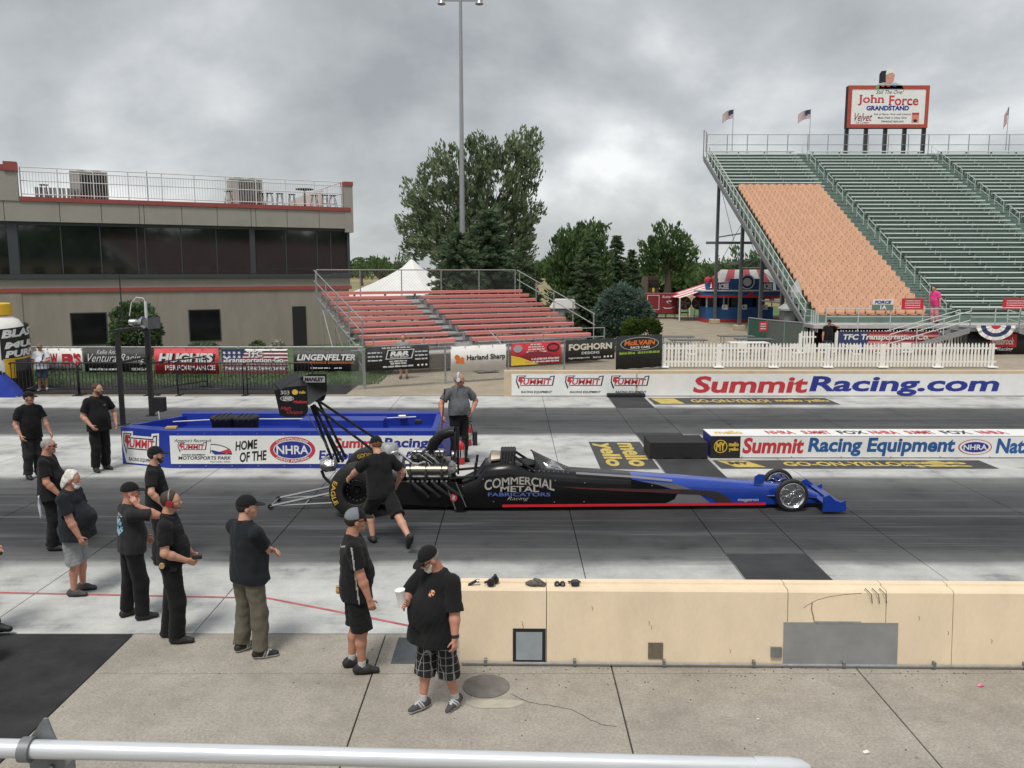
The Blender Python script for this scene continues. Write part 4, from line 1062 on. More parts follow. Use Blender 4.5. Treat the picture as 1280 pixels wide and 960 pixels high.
# ------------------------------------------------------------------ grandstand on the right
GRN = mat('bottle_green', (.125, .19, .16), .65, var=.15, scale=2)
SEATG = mat('pale_green_bench', (.60, .66, .62), .5, .0, var=.12, scale=1.0, stretch=(.3, 3, 3), dirt=.5, dirtcol=(.25, .31, .28))
TREAD = mat('green_tread', (.22, .28, .25), .7, var=.2, scale=2)
ORS = mat('tan_orange_seat', (.68, .41, .27), .5, var=.06, scale=4)
each_differs(ORS, .05); each_differs(SEATG, .16); each_differs(GRN, .2)
GX0, GX1, GY0, GZ0, NRW, GT, GRISE = 15.5, 46.0, 43.6, 1.45, 39, .615, .302
gs = thing('grandstand', 'tall steel grandstand of green benches with an orange seat block', 'grandstand', (GX0, GY0, 0))
secs = [(0, 6.7), (7.9, 16.8), (18.0, 30.4)]
seat_row0, seat_rows = 0, 27
def seat_mesh():
    mb = MB(); n = 9
    # curved backrest shell and pan
    back = []; 
    for z, bow, hw in ((.30, .0, .245), (.50, .015, .256), (.70, .03, .256), (.80, .05, .235), (.835, .055, .14)):
        ring = []
        for k in range(n):
            a = -1 + 2 * k / (n - 1); ring.append((a * hw, .20 + bow - .05 * a * a, z))
        for k in range(n - 1, -1, -1):
            a = -1 + 2 * k / (n - 1); ring.append((a * hw, .225 + bow - .05 * a * a, z))
        back.append(ring)
    mb.loft(back)
    mb.loft([[(a * .215, y, z0 + .03 * a * a) for a in (-1, -.5, 0, .5, 1)] + [(a * .215, y, z0 - .03 + .03 * a * a) for a in (1, .5, 0, -.5, -1)] for y, z0 in ((-.20, .36), (-.22, .385), (-.1, .37), (.1, .35), (.21, .36))])
    mb.box((0, .05, .2), (.06, .2, .3)); mb.m = 1; mb.box((.262, .15, .50), (.05, .03, .06))
    return mb.mesh('seat', [ORS, GALVD], True)
SEATM = seat_mesh()
for r in range(NRW):
    y = r * GT; z = GZ0 + r * GRISE
    MB().box2((0, y - .32, z - .06), (GX1 - GX0, y + .305, z - .02)).build('tread', TREAD, gs)
    MB().box2((0, y + .285, z - .02), (GX1 - GX0, y + .305, z + GRISE - .062)).build('riser', GRN, gs)
    for i, (a, b_) in enumerate(secs):
        if i == 0 and r < seat_rows: continue
        MB().box(((a + b_) / 2, y + .08, z + .42), (b_ - a, .27, .07), ch=.012).build('bench', SEATG, gs)
        n = int((b_ - a) / 1.8)
        mbb = MB()
        for k in range(n + 1): mbb.box((a + .3 + k * (b_ - a - .6) / n, y + .1, z + .19), (.05, .16, .41))
        mbb.build('bench_supports', TREAD, gs)['kind'] = 'stuff'
    if r < seat_rows:
        for k in range(11): link('seat', SEATM, gs, (.75 + k * .53, y, z))
    for i, a in enumerate((7.3, 17.4)):
        MB().box((a, y - .14, z + .11), (1.0, .3, .03)).build('aisle_step', TREAD, gs)
ztop = GZ0 + NRW * GRISE; ytop = NRW * GT
# aisle hand rails in short hoops
HR = mat('pale_rail', (.50, .55, .52), .45, .2, var=.1)
for a in (7.3, 17.4):
    for k in range(13):
        r = k * 3; y = r * GT; z = GZ0 + r * GRISE
        y1 = y + GT * 1.8; z1 = z + GRISE * 1.8
        MB().tube([(a, y, z), (a, y, z + .9), (a, y1, z1 + .9), (a, y1, z1)], .022, 6).build('hand_rail', HR, gs)
        MB().cyl((a, y, z + .5), (a, y1, z1 + .5), .018, n=6).build('hand_rail', HR, gs)
# back fence
for k in range(20):
    x = k * 1.6; MB().cyl((x, ytop + .2, ztop - .3), (x, ytop + .2, ztop + 1.55), .035, n=6).build('rail_post', GALV, gs)
for z in (ztop + 1.53, ztop + .75, ztop + .05): MB().cyl((0, ytop + .2, z), (GX1 - GX0, ytop + .2, z), .022, n=6).build('back_rail', GALV, gs)
mb = MB(); chain(mb, 0, ztop, GX1 - GX0, ztop + 1.5, ytop + .22, .22, .003); mb.build('chain_mesh', WIRE, gs, fix=False)['kind'] = 'stuff'
# left side: raker beam, side railing with pickets
sl = GRISE / GT
MB().prism([(-.6, GZ0 - .55), (ytop + .3, ztop - .5), (ytop + .3, ztop - .12), (-.6, GZ0 - .2)], (-.12, 0, 0), UY, UZ, UX, -.12, .0).build('raker_beam', GALVD, gs)
MB().prism([(-.6, GZ0 - .95), (ytop + .3, ztop - .95), (ytop + .3, ztop - .62), (-.6, GZ0 - .62)], (.9, 0, 0), UY, UZ, UX, -.12, .0).build('raker_beam', GALVD, gs)
pk = MB().box((0, 0, .42), (.07, .05, 1.15)).mesh('side_post', HR)
for k in range(26): y = k * .95; link('side_post', pk, gs, (-.12, y, GZ0 + y * sl))
for dz in (.98, .5): MB().cyl((-.16, -.3, GZ0 + dz), (-.16, ytop, ztop + dz), .025, n=6).build('side_rail', HR, gs)
mb = MB()
for k in range(NRW): mb.box((.25, k * GT, GZ0 + k * GRISE - .25), (.5, .1, .28))
mb.build('stepped_edge', GALVD, gs)['kind'] = 'stuff'
MB().tube([(-.25, ytop - .6, ztop + .1), (-.25, ytop - .6, ztop + 1.6), (-.25, ytop + .25, ztop + 1.9), (-.25, ytop + .25, ztop - .3)], .05, 6).build('corner_guard', GALV, gs)
# columns and braces
for cx_ in (.35, 8, 16, 24):
    prev = None
    for cy in (5.2, 9.4, 14.2, 21.3):
        zc = GZ0 + cy * sl - .62
        MB().box((cx_, cy, zc / 2 + .15), (.2, .26, zc - .3)).build('column', mat('grey_column', (.12, .13, .14), .5, .3, var=.15, scale=2), gs)
        MB().box((cx_, cy, .15), (.7, .7, .34), ch=.03).build('column_base', CREAM, gs)
        if prev and cx_ < 9:
            MB().cyl((cx_, prev, GZ0 + prev * sl - 1.8), (cx_, cy, GZ0 + prev * sl - 1.8), .05, n=6).build('tie_beam', GALVD, gs)
            MB().cyl((cx_, prev, GZ0 + prev * sl - 1.0), (cx_, cy, .9 + 3.2), .02, n=5).build('brace_rod', GALVD, gs)
            MB().cyl((cx_, prev, 4.1), (cx_, cy, GZ0 + cy * sl - 1.0), .02, n=5).build('brace_rod', GALVD, gs)
        prev = cy
MB().box((4, 14.2, 4.6), (9, .16, .2)).build('tie_beam', GALVD, gs); MB().box((4, 21.3, 6.2), (9, .16, .2)).build('tie_beam', GALVD, gs)
# front walkway, its skirt and rail
MB().box2((-.3, -1.9, GZ0 - .24), (GX1 - GX0, -.32, GZ0 - .06)).build('walkway', ALUD, gs)
MB().box2((.2, -.318, GZ0 - .05), (GX1 - GX0, -.30, GZ0 + .35)).build('front_skirt', GRN, gs)
MB().box2((-.2, -.2, 0), (GX1 - GX0, .0, GZ0 - .33)).build('under_shade_sheet', mat('shade_black', (.01, .01, .011), .9, var=.3), gs)  # black sheet stands in for the shaded void below the walkway
for k in range(19):
    x = .3 + k * 1.62
    if 6.7 < x < 9.4: continue
    MB().tube([(x, -1.88, GZ0 - .5), (x, -1.88, GZ0 + .75)], .03, 6).build('rail_post', HR, gs)
for z in (.75, .35):
    for a, b_ in ((.3, 6.6), (9.5, 30)): MB().cyl((a, -1.88, GZ0 + z), (b_, -1.88, GZ0 + z), .022, n=6).build('front_rail', HR, gs)
for k in range(4): MB().box((-.05, -1.7 + k * .3, GZ0 + .1), (.06, .05, 1.1)).build('side_post', HR, gs)
# stairs down from the walkway, one each way from a landing
MB().box2((6.9, -3.1, GZ0 - .30), (9.3, -1.9, GZ0 - .12)).build('landing', GALVD, gs)
for sgn, x0_ in ((-1, 6.9), (1, 9.3)):
    for k in range(7):
        MB().box((x0_ + sgn * (.2 + k * .52), -2.6, GZ0 - .28 - k * .19), (.44, 1.0, .05)).build('stair_tread', GALVD, gs)
    for yy in (-3.1, -2.1):
        a = Vector((x0_, yy, GZ0 - .25)); b_ = Vector((x0_ + sgn * 3.9, yy, .05))
        MB().prism([(0, -.13), (0, .13), (1, .13), (1, -.13)], a, b_ - a, UZ, UY, -.025, .025).build('stringer', GALV, gs)
        for dz in (.95, .5): MB().cyl(a + UZ * dz, b_ + UZ * dz, .024, n=6).build('stair_rail', HR, gs)
        for q in (0, .33, .66, 1): p = a.lerp(b_, q); MB().cyl(p, p + UZ * .95, .026, n=6).build('rail_post', HR, gs)
for x in (6.9, 8.1, 9.3): MB().cyl((x, -3.1, GZ0 - .2), (x, -3.1, GZ0 + .85), .026, n=6).build('rail_post', HR, gs)
for z in (.85, .4): MB().cyl((6.9, -3.1, GZ0 + z), (9.3, -3.1, GZ0 + z), .024, n=6).build('front_rail', HR, gs)
for x in (7.1, 9.1): MB().box((x, -2.5, (GZ0 - .3) / 2), (.22, .22, GZ0 - .3)).build('landing_post', GALVD, gs)
# signs on the walkway rail
def plate(px0, px1, py0, py1, Y, m, nm, lab, cat='sign'):
    a = W(px0, py1, Y); b_ = W(px1, py0, Y)
    t = thing(nm, lab, cat, (a.x, Y, a.z)); w, h = b_.x - a.x, b_.z - a.z
    flat(rect(0, 0, w, h), (0, 0, 0), UX, UZ, m, t, 0, 'board', .03)
    return t, w, h
t, w, h = plate(1090, 1117, 374, 388, GY0 - 1.95, GRN, 'section_sign', 'green section sign on the grandstand walkway rail')
flat(rect(0, h * .52, w, h), (0, 0, 0), UX, UZ, WHITE, t, .004, 'upper_board')
put(t, 'FORCE', .1, .60, .8, .28, BLUEP, w, h, bold=.04, shear=.2); put(t, '1A', .38, .08, .3, .38, WHITE, w, h, bold=.04)
for a_, b_, lab in ((1127, 1155, 'red notice board beside the green section sign'), (1253, 1285, 'red notice board on the walkway rail at the right edge')):
    t, w, h = plate(a_, b_, 373, 387, GY0 - 1.95, REDB, 'notice_board', lab)
    for k in range(4): fine(t, .15, .74 - .2 * k, .7, .1, WHITE, w, h, k, lift=-.004)
# bunting on the landing
t = thing('bunting', 'red white and blue half-round bunting below the stair landing', 'bunting', (GX0 + 8.1, GY0 - 3.2, GZ0 + .0))
for k, (r0, r1, m_) in enumerate(((1.0, .78, WHITE), (.78, .52, NAVYB), (.52, .25, WHITE), (.25, .0, REDP))):
    mb = MB(); vs = []; n = 16
    for j in range(n + 1):
        a = math.pi * j / n; rr = .03 * math.sin(j * 2.4)
        for r in (r0, r1): vs.append((-math.cos(a) * r * .95, -.03 + rr * r, -math.sin(a) * r * .72))
    mb.add(vs + [(p[0], p[1] + .01, p[2]) for p in vs], [(2 * j, 2 * j + 1, 2 * j + 3, 2 * j + 2) for j in range(n)] + [(2 * n + 2 + 2 * j, 2 * n + 4 + 2 * j, 2 * n + 5 + 2 * j, 2 * n + 3 + 2 * j) for j in range(n)])
    mb.build('cloth_band', m_, t, fix=False)
# billboard over the top row
bbY = GY0 + ytop + 1.2
a = W(1058, 160, bbY); b_ = W(1162, 107, bbY)
bb = thing('billboard', 'white billboard with a red frame standing over the top of the grandstand', 'billboard', (a.x, bbY, GZ0 + ztop - GZ0 - 1))
bw, bh_ = b_.x - a.x, b_.z - a.z; z0 = a.z - bb.location.z
RUST = mat('rust_red_frame', (.38, .06, .035), .55, var=.12, scale=3)
MB().box2((0, .0, z0), (bw, .5, z0 + bh_)).build('back_box', BLKMATTE, bb)
for r_ in ((0, 0, bw, .28), (0, bh_ - .28, bw, bh_), (0, .281, .28, bh_ - .281), (bw - .28, .281, bw, bh_ - .281)):
    flat(rect(*r_), (0, 0, z0), UX, UZ, RUST, bb, .10, 'frame', .098)
fc = flat(rect(.28, .28, bw - .28, bh_ - .28), (0, 0, z0), UX, UZ, WHITE, bb, .06, 'face', .058)
O_ = Vector((0, -.062, z0))
def bt(s, x, z, w, h, m, **k): lettering(s, O_ + UX * (x * bw) + UZ * (z * bh_), UX, UZ, w * bw, h * bh_, m, fc, lift=.006, **k)
bt('Still The One!', .34, .80, .34, .09, BLACKP, shear=.4, bold=.0)
bt('John', .12, .53, .33, .25, REDP, bold=.02, serif=.05); bt('Force', .50, .53, .37, .235, REDP, bold=.02, serif=.05)
bt('GRANDSTAND', .23, .41, .53, .115, BLUEP, bold=.05)
bt('Velvet', .09, .16, .22, .19, MAR, shear=.4, bold=.01); bt('Ice Cream', .11, .10, .16, .06, MAR, bold=.0)
bt('Full of Flavor, Rich with History', .33, .29, .46, .055, BLACKP, bold=.01); bt('Made Fresh in Utica, Ohio', .38, .21, .36, .055, BLACKP, bold=.01); bt('VelvetIceCream.com', .42, .13, .28, .055, BLACKP, bold=.01)
PINKP = mat('salmon_print', (.6, .22, .18), .6)
flat(rect(.80 * bw, .12 * bh_, .89 * bw, .36 * bh_), O_, UX, UZ, PINKP, fc, .006, 'carton_picture'); flat(rect(.80 * bw, .31 * bh_, .89 * bw, .36 * bh_), O_, UX, UZ, REDP, fc, .009, 'carton_picture')
flat(ell(.845 * bw, .17 * bh_, .025 * bw, .035 * bh_, 14), O_, UX, UZ, BLACKP, fc, .009, 'carton_picture')
for k in range(5): x = .12 + k * (bw - .24) / 4; MB().box2((x - .13, .1, 0), (x + .13, .36, z0)).build('post', BLKMETAL, bb)
# painted cut-out of a capped driver on top: a flat board figure
co = Vector((bw * .50, .1, z0 + bh_ - .28))
def cut(poly, m, d, nm): flat([(p * 1.0, q * 1.0) for p, q in poly], co, UX, UZ, m, bb, d, nm, .05)
SKINP = mat('skin_print', (.55, .30, .22), .6); GREYP = mat('grey_print', (.42, .44, .42), .6); GRNB = mat('sage_print', (.2, .3, .18), .6)
cut([(-1.15, 0), (-1.0, .3), (-.55, .5), (.45, .5), (1.0, .25), (1.15, 0)], GREYP, .20, 'cutout_figure')
cut([(-1.15, 0), (-1.0, .3), (-.8, .38), (-.85, 0)], GRNB, .206, 'cutout_figure')
cut([(-.85, .45), (-.85, 1.15), (-.70, 1.38), (-.3, 1.42), (-.3, .45)], BLACKP, .19, 'cutout_figure')
cut([(-.32, .45), (-.36, .9), (-.3, 1.2), (.28, 1.25), (.36, 1.0), (.28, .55), (.05, .42)], SKINP, .212, 'cutout_figure')
cut([(-.36, 1.05), (-.34, 1.35), (-.15, 1.55), (.15, 1.55), (.34, 1.32), (.36, 1.12), (.15, 1.24), (-.1, 1.2)], WHITE, .222, 'cutout_figure')
for x in (-.55, -.1, .4): flat(ell(x, .22, .14, .07, 10), co, UX, UZ, REDP if x < 0 else BLUEP, bb, .206, 'cutout_badge')
# flags on the back rail
def flag(px, py0, py1, wpx, lab, fold=0.0):
    Y = GY0 + ytop + .3; p = W(px, 188, Y); top = W(px, py0 - 2, Y).z
    t = thing('flag', lab, 'flag', (p.x, Y, p.z)); MB().cyl((0, 0, 0), (0, 0, top - p.z), .03, .02, 6).build('pole', GALV, t)
    h = W(px, py0, Y).z - W(px, py1, Y).z; w = wpx / F_PX * (Y + 1)
    for s in range(13):
        mb = MB(); vs = []
        for j in range(9):
            u = j / 8; x = -u * w; dy = .12 * math.sin(u * 6 + fold); dz = -u * u * h * .45
            for q in (s / 13, (s + 1) / 13): vs.append((x, dy, top - p.z - .05 - q * h * .72 + dz))
        mb.add(vs, [(2 * j, 2 * j + 1, 2 * j + 3, 2 * j + 2) for j in range(8)]); mb.build('stripe', MAR if s % 2 == 0 else WHITE, t, fix=False)
    mb = MB(); vs = []
    for sd_ in (-.02, .02):
        for j in range(5):
            u = j / 8; x = -u * w * .8
            for q in (0, .54): vs.append((x, .12 * math.sin(u * 6 + fold) + sd_, top - p.z - .05 - q * h * .72 - u * u * h * .45))
    mb.add(vs, [(2 * j + o_, 2 * j + 1 + o_, 2 * j + 3 + o_, 2 * j + 2 + o_) for j in range(4) for o_ in (0, 10)]); mb.build('canton', NAVYB, t, fix=False)
flag(915, 138, 153, 13, 'striped flag on a pole at the left end of the grandstand top')
flag(1011, 138, 153, 15, 'striped flag on a pole left of the billboard')
flag(1257, 135, 159, 4, 'drooping striped flag on a pole right of the billboard', 1.5)

# ------------------------------------------------------------------ white picket fences
PICK = mat('white_vinyl', (.80, .79, .75), .55, var=.05, scale=5, dirt=.12, dirtcol=(.45, .41, .34))
def picket_mesh(h, w=.085):
    mb = MB(); mb.prism([(-w / 2, .06), (w / 2, .06), (w / 2, h - .09), (0, h), (-w / 2, h - .09)], (0, 0, 0), UX, UZ, UY, -.012, .012); return mb.mesh('picket', PICK)
PKM = picket_mesh(1.08)
def picket_fence(x0_, x1_, Y, lab, panel=2.33, pitch=.148, h=1.08, me=PKM):
    t = thing('picket_fence', lab, 'fence', (x0_, Y, 0)); L_ = x1_ - x0_
    n = int(L_ / pitch); r = random.Random(int(x0_ * 10))
    for k in range(n):
        o = link('picket', me, t, (.05 + k * pitch, 0, 0)); o.rotation_euler = (0, r.uniform(-.02, .02), 0)
    for z in (.25, .78): MB().box((L_ / 2, .03, z * h), (L_, .03, .07)).build('rail', PICK, t)
    for k in range(int(L_ / panel + .5) + 1):
        x = min(L_, k * panel); MB().box((x, .05, h * .46), (.10, .10, h * .95), ch=.01).build('post', PICK, t)
        MB().box((x, .05, .04), (.42, .35, .06), ch=.02).build('foot', PICK, t)
picket_fence(6.45, 20.6, 35.0, 'long white picket fence in front of the grandstand')
PKM2 = picket_mesh(1.15)
picket_fence(W(1000, 430, 41).x, W(1020, 430, 41).x, 41.0, 'short piece of white picket fence left of the man in black by the stand', me=PKM2)
picket_fence(W(1045, 430, 41.5).x, W(1215, 430, 41.5).x, 41.5, 'white picket fence behind the transport banner under the grandstand', me=PKM2)
P41 = Vector((0, 40.8, 0))
t, w, h = banner(1046, 1171, 414, 440, P41, 0, WHB, 'long stars and stripes transport banner under the grandstand walkway')
flat(rect(0, 0, w, h), (0, -.012, 0), UX, UZ, MAR, t, .003, 'ground_print')
for k in range(3): flat([(.25 * w, h * (k * 2 + .5) / 6), (w, h * (k * 2 + .3) / 6), (w, h * (k * 2 + 1) / 6), (.25 * w, h * (k * 2 + 1.1) / 6)], (0, -.012, 0), UX, UZ, PINKP, t, .005, 'stripe')
flat(rect(0, 0, .30 * w, h), (0, -.012, 0), UX, UZ, NAVYB, t, .006, 'canton')
lettering('TFC Transportation Co.', (.05 * w, -.01, .52 * h), UX, UZ, .86 * w, .34 * h, WHITE, t, bold=.03, shear=.15, serif=.03, lift=.012)
lettering('"Make us your Direct Delivery Service"', (.04 * w, -.01, .16 * h), UX, UZ, .88 * w, .25 * h, WHITE, t, bold=.02, lift=.012)
t, w, h = banner(1208, 1290, 415, 442, Vector((0, 40.95, 0)), 0, BLKB, 'black cloth with a red script logo at the right edge under the stand')
flat(rect(.33 * w, .3 * h, .74 * w, .92 * h), (0, -.012, 0), UX, UZ, REDB, t, .004, 'logo_field')
lettering('Edelbrock', (.36 * w, -.01, .42 * h), UX, UZ, .34 * w, .32 * h, WHITE, t, bold=.02, shear=.3, lift=.008); lettering('Racing', (.45 * w, -.01, .10 * h), UX, UZ, .24 * w, .2 * h, WHITE, t, bold=.02, shear=.3, lift=.008)
# green chain-link enclosure, kiosk and red notice
GWIRE = mat('green_wire', (.03, .10, .07), .6)
gc = thing('green_fence', 'green chain link enclosure beside the grandstand foot', 'fence', (0, 0, 0))
pts = [W(935, 425, 46.5), W(958, 425, 44.5), W(1003, 430, 42)]
for p in pts + [pts[1].lerp(pts[2], .5)]:
    MB().cyl((p.x, p.y, 0), (p.x, p.y, 1.5), .04, n=6).build('fence_post', GRN, gc)
for p, q in zip(pts[:-1], pts[1:]):
    MB().cyl((p.x, p.y, 1.48), (q.x, q.y, 1.48), .03, n=6).build('top_rail', GALV, gc)
    MB().box(((p.x + q.x) / 2, (p.y + q.y) / 2, .74), ((q - p).xy.length, .01, 1.4), rz=math.atan2(q.y - p.y, q.x - p.x)).build('screen', GWIRE if p == pts[0] else mat('grey_screen', (.10, .12, .11), .8), gc)
t, w, h = plate(949, 959, 402, 414, 44.2, REDB, 'notice_board', 'small red notice on the green enclosure'); 
for k in range(3): fine(t, .15, .7 - .25 * k, .7, .14, WHITE, w, h, k, lift=-.004)
kp = W(993, 425, 46.5)
kt = thing('ticket_kiosk', 'grey octagonal kiosk with a peaked roof under the grandstand edge', 'kiosk', (kp.x, 46.5, 0))
def octa(r, z): return [Vector((r * math.cos(k * math.pi / 4 + .39), r * math.sin(k * math.pi / 4 + .39), z)) for k in range(8)]
KW = mat('kiosk_grey', (.21, .225, .22), .7, var=.1, scale=3)
MB().loft([octa(.8, 0), octa(.8, 1.9)]).build('wall', KW, kt); MB().loft([octa(1.0, 1.9), octa(1.0, 2.0), octa(.45, 2.4), octa(.42, 2.9), octa(.05, 3.6)]).build('roof', mat('kiosk_roof', (.36, .37, .36), .6), kt)
MB().box((.1, -.76, 1.1), (.7, .06, 1.5)).build('door', SILL, kt)

# ------------------------------------------------------------------ folding tables and chairs on the plaza
TBL = mat('grey_plastic', (.10, .105, .11), .55, var=.1); WHP = mat('white_plastic', (.68, .68, .66), .5)
def ftable(px, py, Y, lab, m):
    p = W(px, py, Y); t = thing('folding_table', lab, 'table', (p.x, Y, 0), 0, 'folding tables behind the picket fence')
    MB().box((0, 0, .74), (1.8, .76, .045), ch=.01).build('table_top', m, t)
    for sx in (-.7, .7): MB().tube([(sx, -.3, 0), (sx, -.3, .72), (sx, .3, .72), (sx, .3, 0)], .016, 5).build('leg_frame', TBL, t)
for px, py, Y, m_, lab in ((845, 420, 42.5, TBL, 'grey folding table rearmost at the left end behind the picket fence'), (860, 425, 40.5, TBL, 'grey folding table second from the dark mesh banner'),
                        (838, 428, 38.5, TBL, 'grey folding table nearest the left end of the picket fence'), (920, 420, 42.8, TBL, 'grey folding table left of the green enclosure, far one'),
                        (942, 424, 41.0, TBL, 'grey folding table left of the green enclosure, near one'), (935, 429, 39.0, WHP, 'white folding table close behind the middle of the picket fence')):
    ftable(px, py, Y, lab, m_)
def fchair(x, Y, rz, lab):
    t = thing('folding_chair', lab, 'chair', (x, Y, 0), rz, 'white folding chairs behind the picket fence')
    MB().box((0, 0, .43), (.42, .40, .03), ch=.01).build('seat', WHP, t); MB().box((0, .2, .72), (.42, .025, .22), ch=.008).build('backrest', WHP, t)
    for sx in (-.2, .2): MB().tube([(sx, .24, 0), (sx, -.02, .45), (sx, .2, .62), (sx, .21, .8)], .013, 5).build('leg', WHP, t); MB().cyl((sx, -.2, 0), (sx, .1, .43), .013, n=5).build('leg', WHP, t)
cp = [(8.0, 'leftmost'), (9.3, 'second from left'), (10.5, 'third from left'), (11.6, 'fourth from left'), (12.8, 'fifth from left'), (14.2, 'sixth from left'), (15.3, 'third from right'), (16.6, 'second from right'), (18.0, 'rightmost')]
for k, (x, s) in enumerate(cp): fchair(x, 36.6 + .5 * (k % 3), .3 * math.sin(k * 2.1) + (math.pi if k % 2 else 0), 'white folding chair seen through the picket fence, ' + s)

# ------------------------------------------------------------------ fairground beyond: tents, stand, trailer, sheds
TENTW = mat('tent_white', (.74, .74, .72), .8, var=.05, scale=1, bump=.05, bscale=2); TENTR = mat('tent_red', (.60, .11, .14), .75, var=.08)
tw = thing('white_tent', 'white peaked marquee tent behind the red bleachers', 'tent', (W(515, 350, 58).x, 58, 0), .35)
R_ = 5.6; zt_ = W(515, 323, 58).z
def sagroof(n, R, ze, zp, sag):
    rings = []
    for q in (0, .12, .3, .5, .75, 1):
        r = R * q; z = zp - (zp - ze) * (q ** sag)
        rings.append([Vector((r * math.cos(k * 2 * math.pi / n), r * math.sin(k * 2 * math.pi / n), z)) for k in range(n)])
    return rings
rg = sagroof(8, R_, 2.1, zt_, .72)
for k in range(8):
    mb = MB(); vs = [rg[i][(k + j) % 8] for i in range(6) for j in (0, 1)]
    mb.add(vs, [(2 * i, 2 * i + 1, 2 * i + 3, 2 * i + 2) for i in range(5)]); mb.build('canopy_panel', TENTW, tw, 'auto')
    p = rg[5][k]; MB().cyl((p.x, p.y, 0), (p.x, p.y, 2.12), .05, n=6).build('pole', GALV, tw)
MB().cyl((0, 0, 0), (0, 0, zt_), .08, n=8).build('centre_pole', GALV, tw)
rt = thing('striped_tent', 'red and white striped tent behind the refreshment stand', 'tent', (W(944, 370, 72).x, 72, 0), 0)
hw, dp = 4.9, 3.4; zr = W(930, 337, 72).z; ze = W(930, 372, 72).z
nst = 10
for k in range(nst):
    x0_ = -hw + 2 * hw * k / nst; x1_ = x0_ + 2 * hw / nst
    f0, f1 = -hw * .62 + 2 * hw * .62 * k / nst, -hw * .62 + 2 * hw * .62 * (k + 1) / nst
    for sy in (-1, 1):
        MB().add([(x0_, sy * dp, ze), (x1_, sy * dp, ze), (f1, 0, zr), (f0, 0, zr)], [(0, 1, 2, 3)]).build('canopy_panel', TENTR if k % 2 else TENTW, rt)
for k in range(5):
    y0_ = -dp + 2 * dp * k / 5; y1_ = y0_ + 2 * dp / 5
    for sx in (-1, 1): MB().add([(sx * hw, y0_, ze), (sx * hw, y1_, ze), (sx * hw * .62, 0, zr)], [(0, 1, 2)]).build('canopy_panel', TENTR if k % 2 == 0 else TENTW, rt)
for x in (-hw, -hw / 3, hw / 3, hw):
    for y in (-dp, dp): MB().cyl((x, y, 0), (x, y, ze), .06, n=6).build('pole', WHP, rt)
# low fly on the left of it
lt = thing('awning_tent', 'low red and white striped awning left of the refreshment stand', 'tent', (W(866, 380, 70).x, 70, 0), 0)
zh, zl = W(880, 352, 70).z, W(850, 371, 70).z
for k in range(6):
    y0_ = -3 + k; MB().add([(-1.7, y0_, zl), (-1.7, y0_ + 1, zl), (2.2, y0_ + 1, zh), (2.2, y0_, zh)], [(0, 1, 2, 3)]).build('canopy_panel', TENTR if k % 2 else TENTW, lt)
for x, z in ((-1.7, zl), (2.2, zh)):
    for y in (-3, 3): MB().cyl((x, y, 0), (x, y, z), .06, n=6).build('pole', WHP, lt)
# refreshment stand
SBL = mat('stand_blue', (.025, .10, .26), .5, var=.2, scale=1.5); SDB = mat('stand_navy', (.015, .035, .12), .5)
SY = 66.0; sp0 = W(876, 400, SY); sp1 = W(980, 400, SY); sw = sp1.x - sp0.x
st = thing('refreshment_stand', 'blue and red frozen drink stand under the grandstand edge', 'stand', (sp0.x, SY, 0))
def sz(py): return W(900, py, SY).z
MB().box2((.4, 0, .25), (sw - .9, 2.6, sz(384))).build('counter', SBL, st); MB().box2((.3, -.05, 0), (sw - .8, 2.6, .25)).build('base', REDP, st)
MB().box2((.5, 2.3, sz(384)), (sw - 1, 2.6, sz(372))).build('back_wall', BLKMATTE, st)
for x in (.45, 1.8, 3.2, 4.6, sw - 1.0): MB().box((x, .1, (sz(384) + sz(372)) / 2), (.09, .09, sz(372) - sz(384))).build('post', WHP, st)
for k in range(5): MB().box((1.1 + k * 1.0, 1.6, sz(384) + .45), (.7, .5, .9)).build('drink_machine', SBL if k % 2 else GALVD, st)
MB().box2((0, -.35, sz(372)), (sw, 3, sz(369))).build('red_band', REDP, st); MB().box2((.05, -.3, sz(369)), (sw - .05, 3, sz(364))).build('fascia', SBL, st)
MB().box2((sw * .55, -.33, sz(369) + .01), (sw * .6, -.29, sz(364) - .01)).build('fascia_badge', REDP, st)
MB().box2((-.05, -.38, sz(364)), (sw + .02, 3, sz(362.5))).build('ledge', WHP, st)
MB().box2((sw * .2, .2, sz(362.5)), (sw * .86, .5, sz(353))).build('sign_board', SDB, st)
MB().box2((sw * .34, .15, sz(362.5)), (sw * .74, .45, sz(348.5))).build('sign_board', SBL, st)
mb = MB(); c_ = (sw * .545, .1, sz(352.5)); rr = sz(343) - sz(352.5)
mb.lathe([(0, -.03), (rr, -.03), (rr, .12), (0, .12)], c_, 28, 'Y').build('round_sign', SDB, st)
MB().lathe([(rr * .84, -.05), (rr * .97, -.05), (rr * .97, -.028), (rr * .84, -.028)], c_, 28, 'Y').build('round_sign_rim', WHP, st)
MB().lathe([(0, -.05), (rr * .55, -.05), (rr * .55, -.028), (0, -.028)], c_, 20, 'Y').build('round_sign_disc', mat('pale_grey_print', (.5, .52, .54), .6), st)
lettering('ICEE', (sw * .21, .19, sz(361.5)), UX, UZ, sw * .12, .45, WHITE, st, bold=.06, lift=.01); lettering('ICEE', (sw * .75, .19, sz(361.5)), UX, UZ, sw * .10, .45, WHITE, st, bold=.06, lift=.01)
for x in (.25, .48): lettering('ICEE', (sw * x, -.01, 1.0), UX, UZ, sw * .07, .4, WHITE, st, bold=.06, lift=.01)
lettering('ICEE', (sw * .73, -.01, 1.0), UX, UZ, sw * .07, .4, WHITE, st, bold=.06, lift=.01)
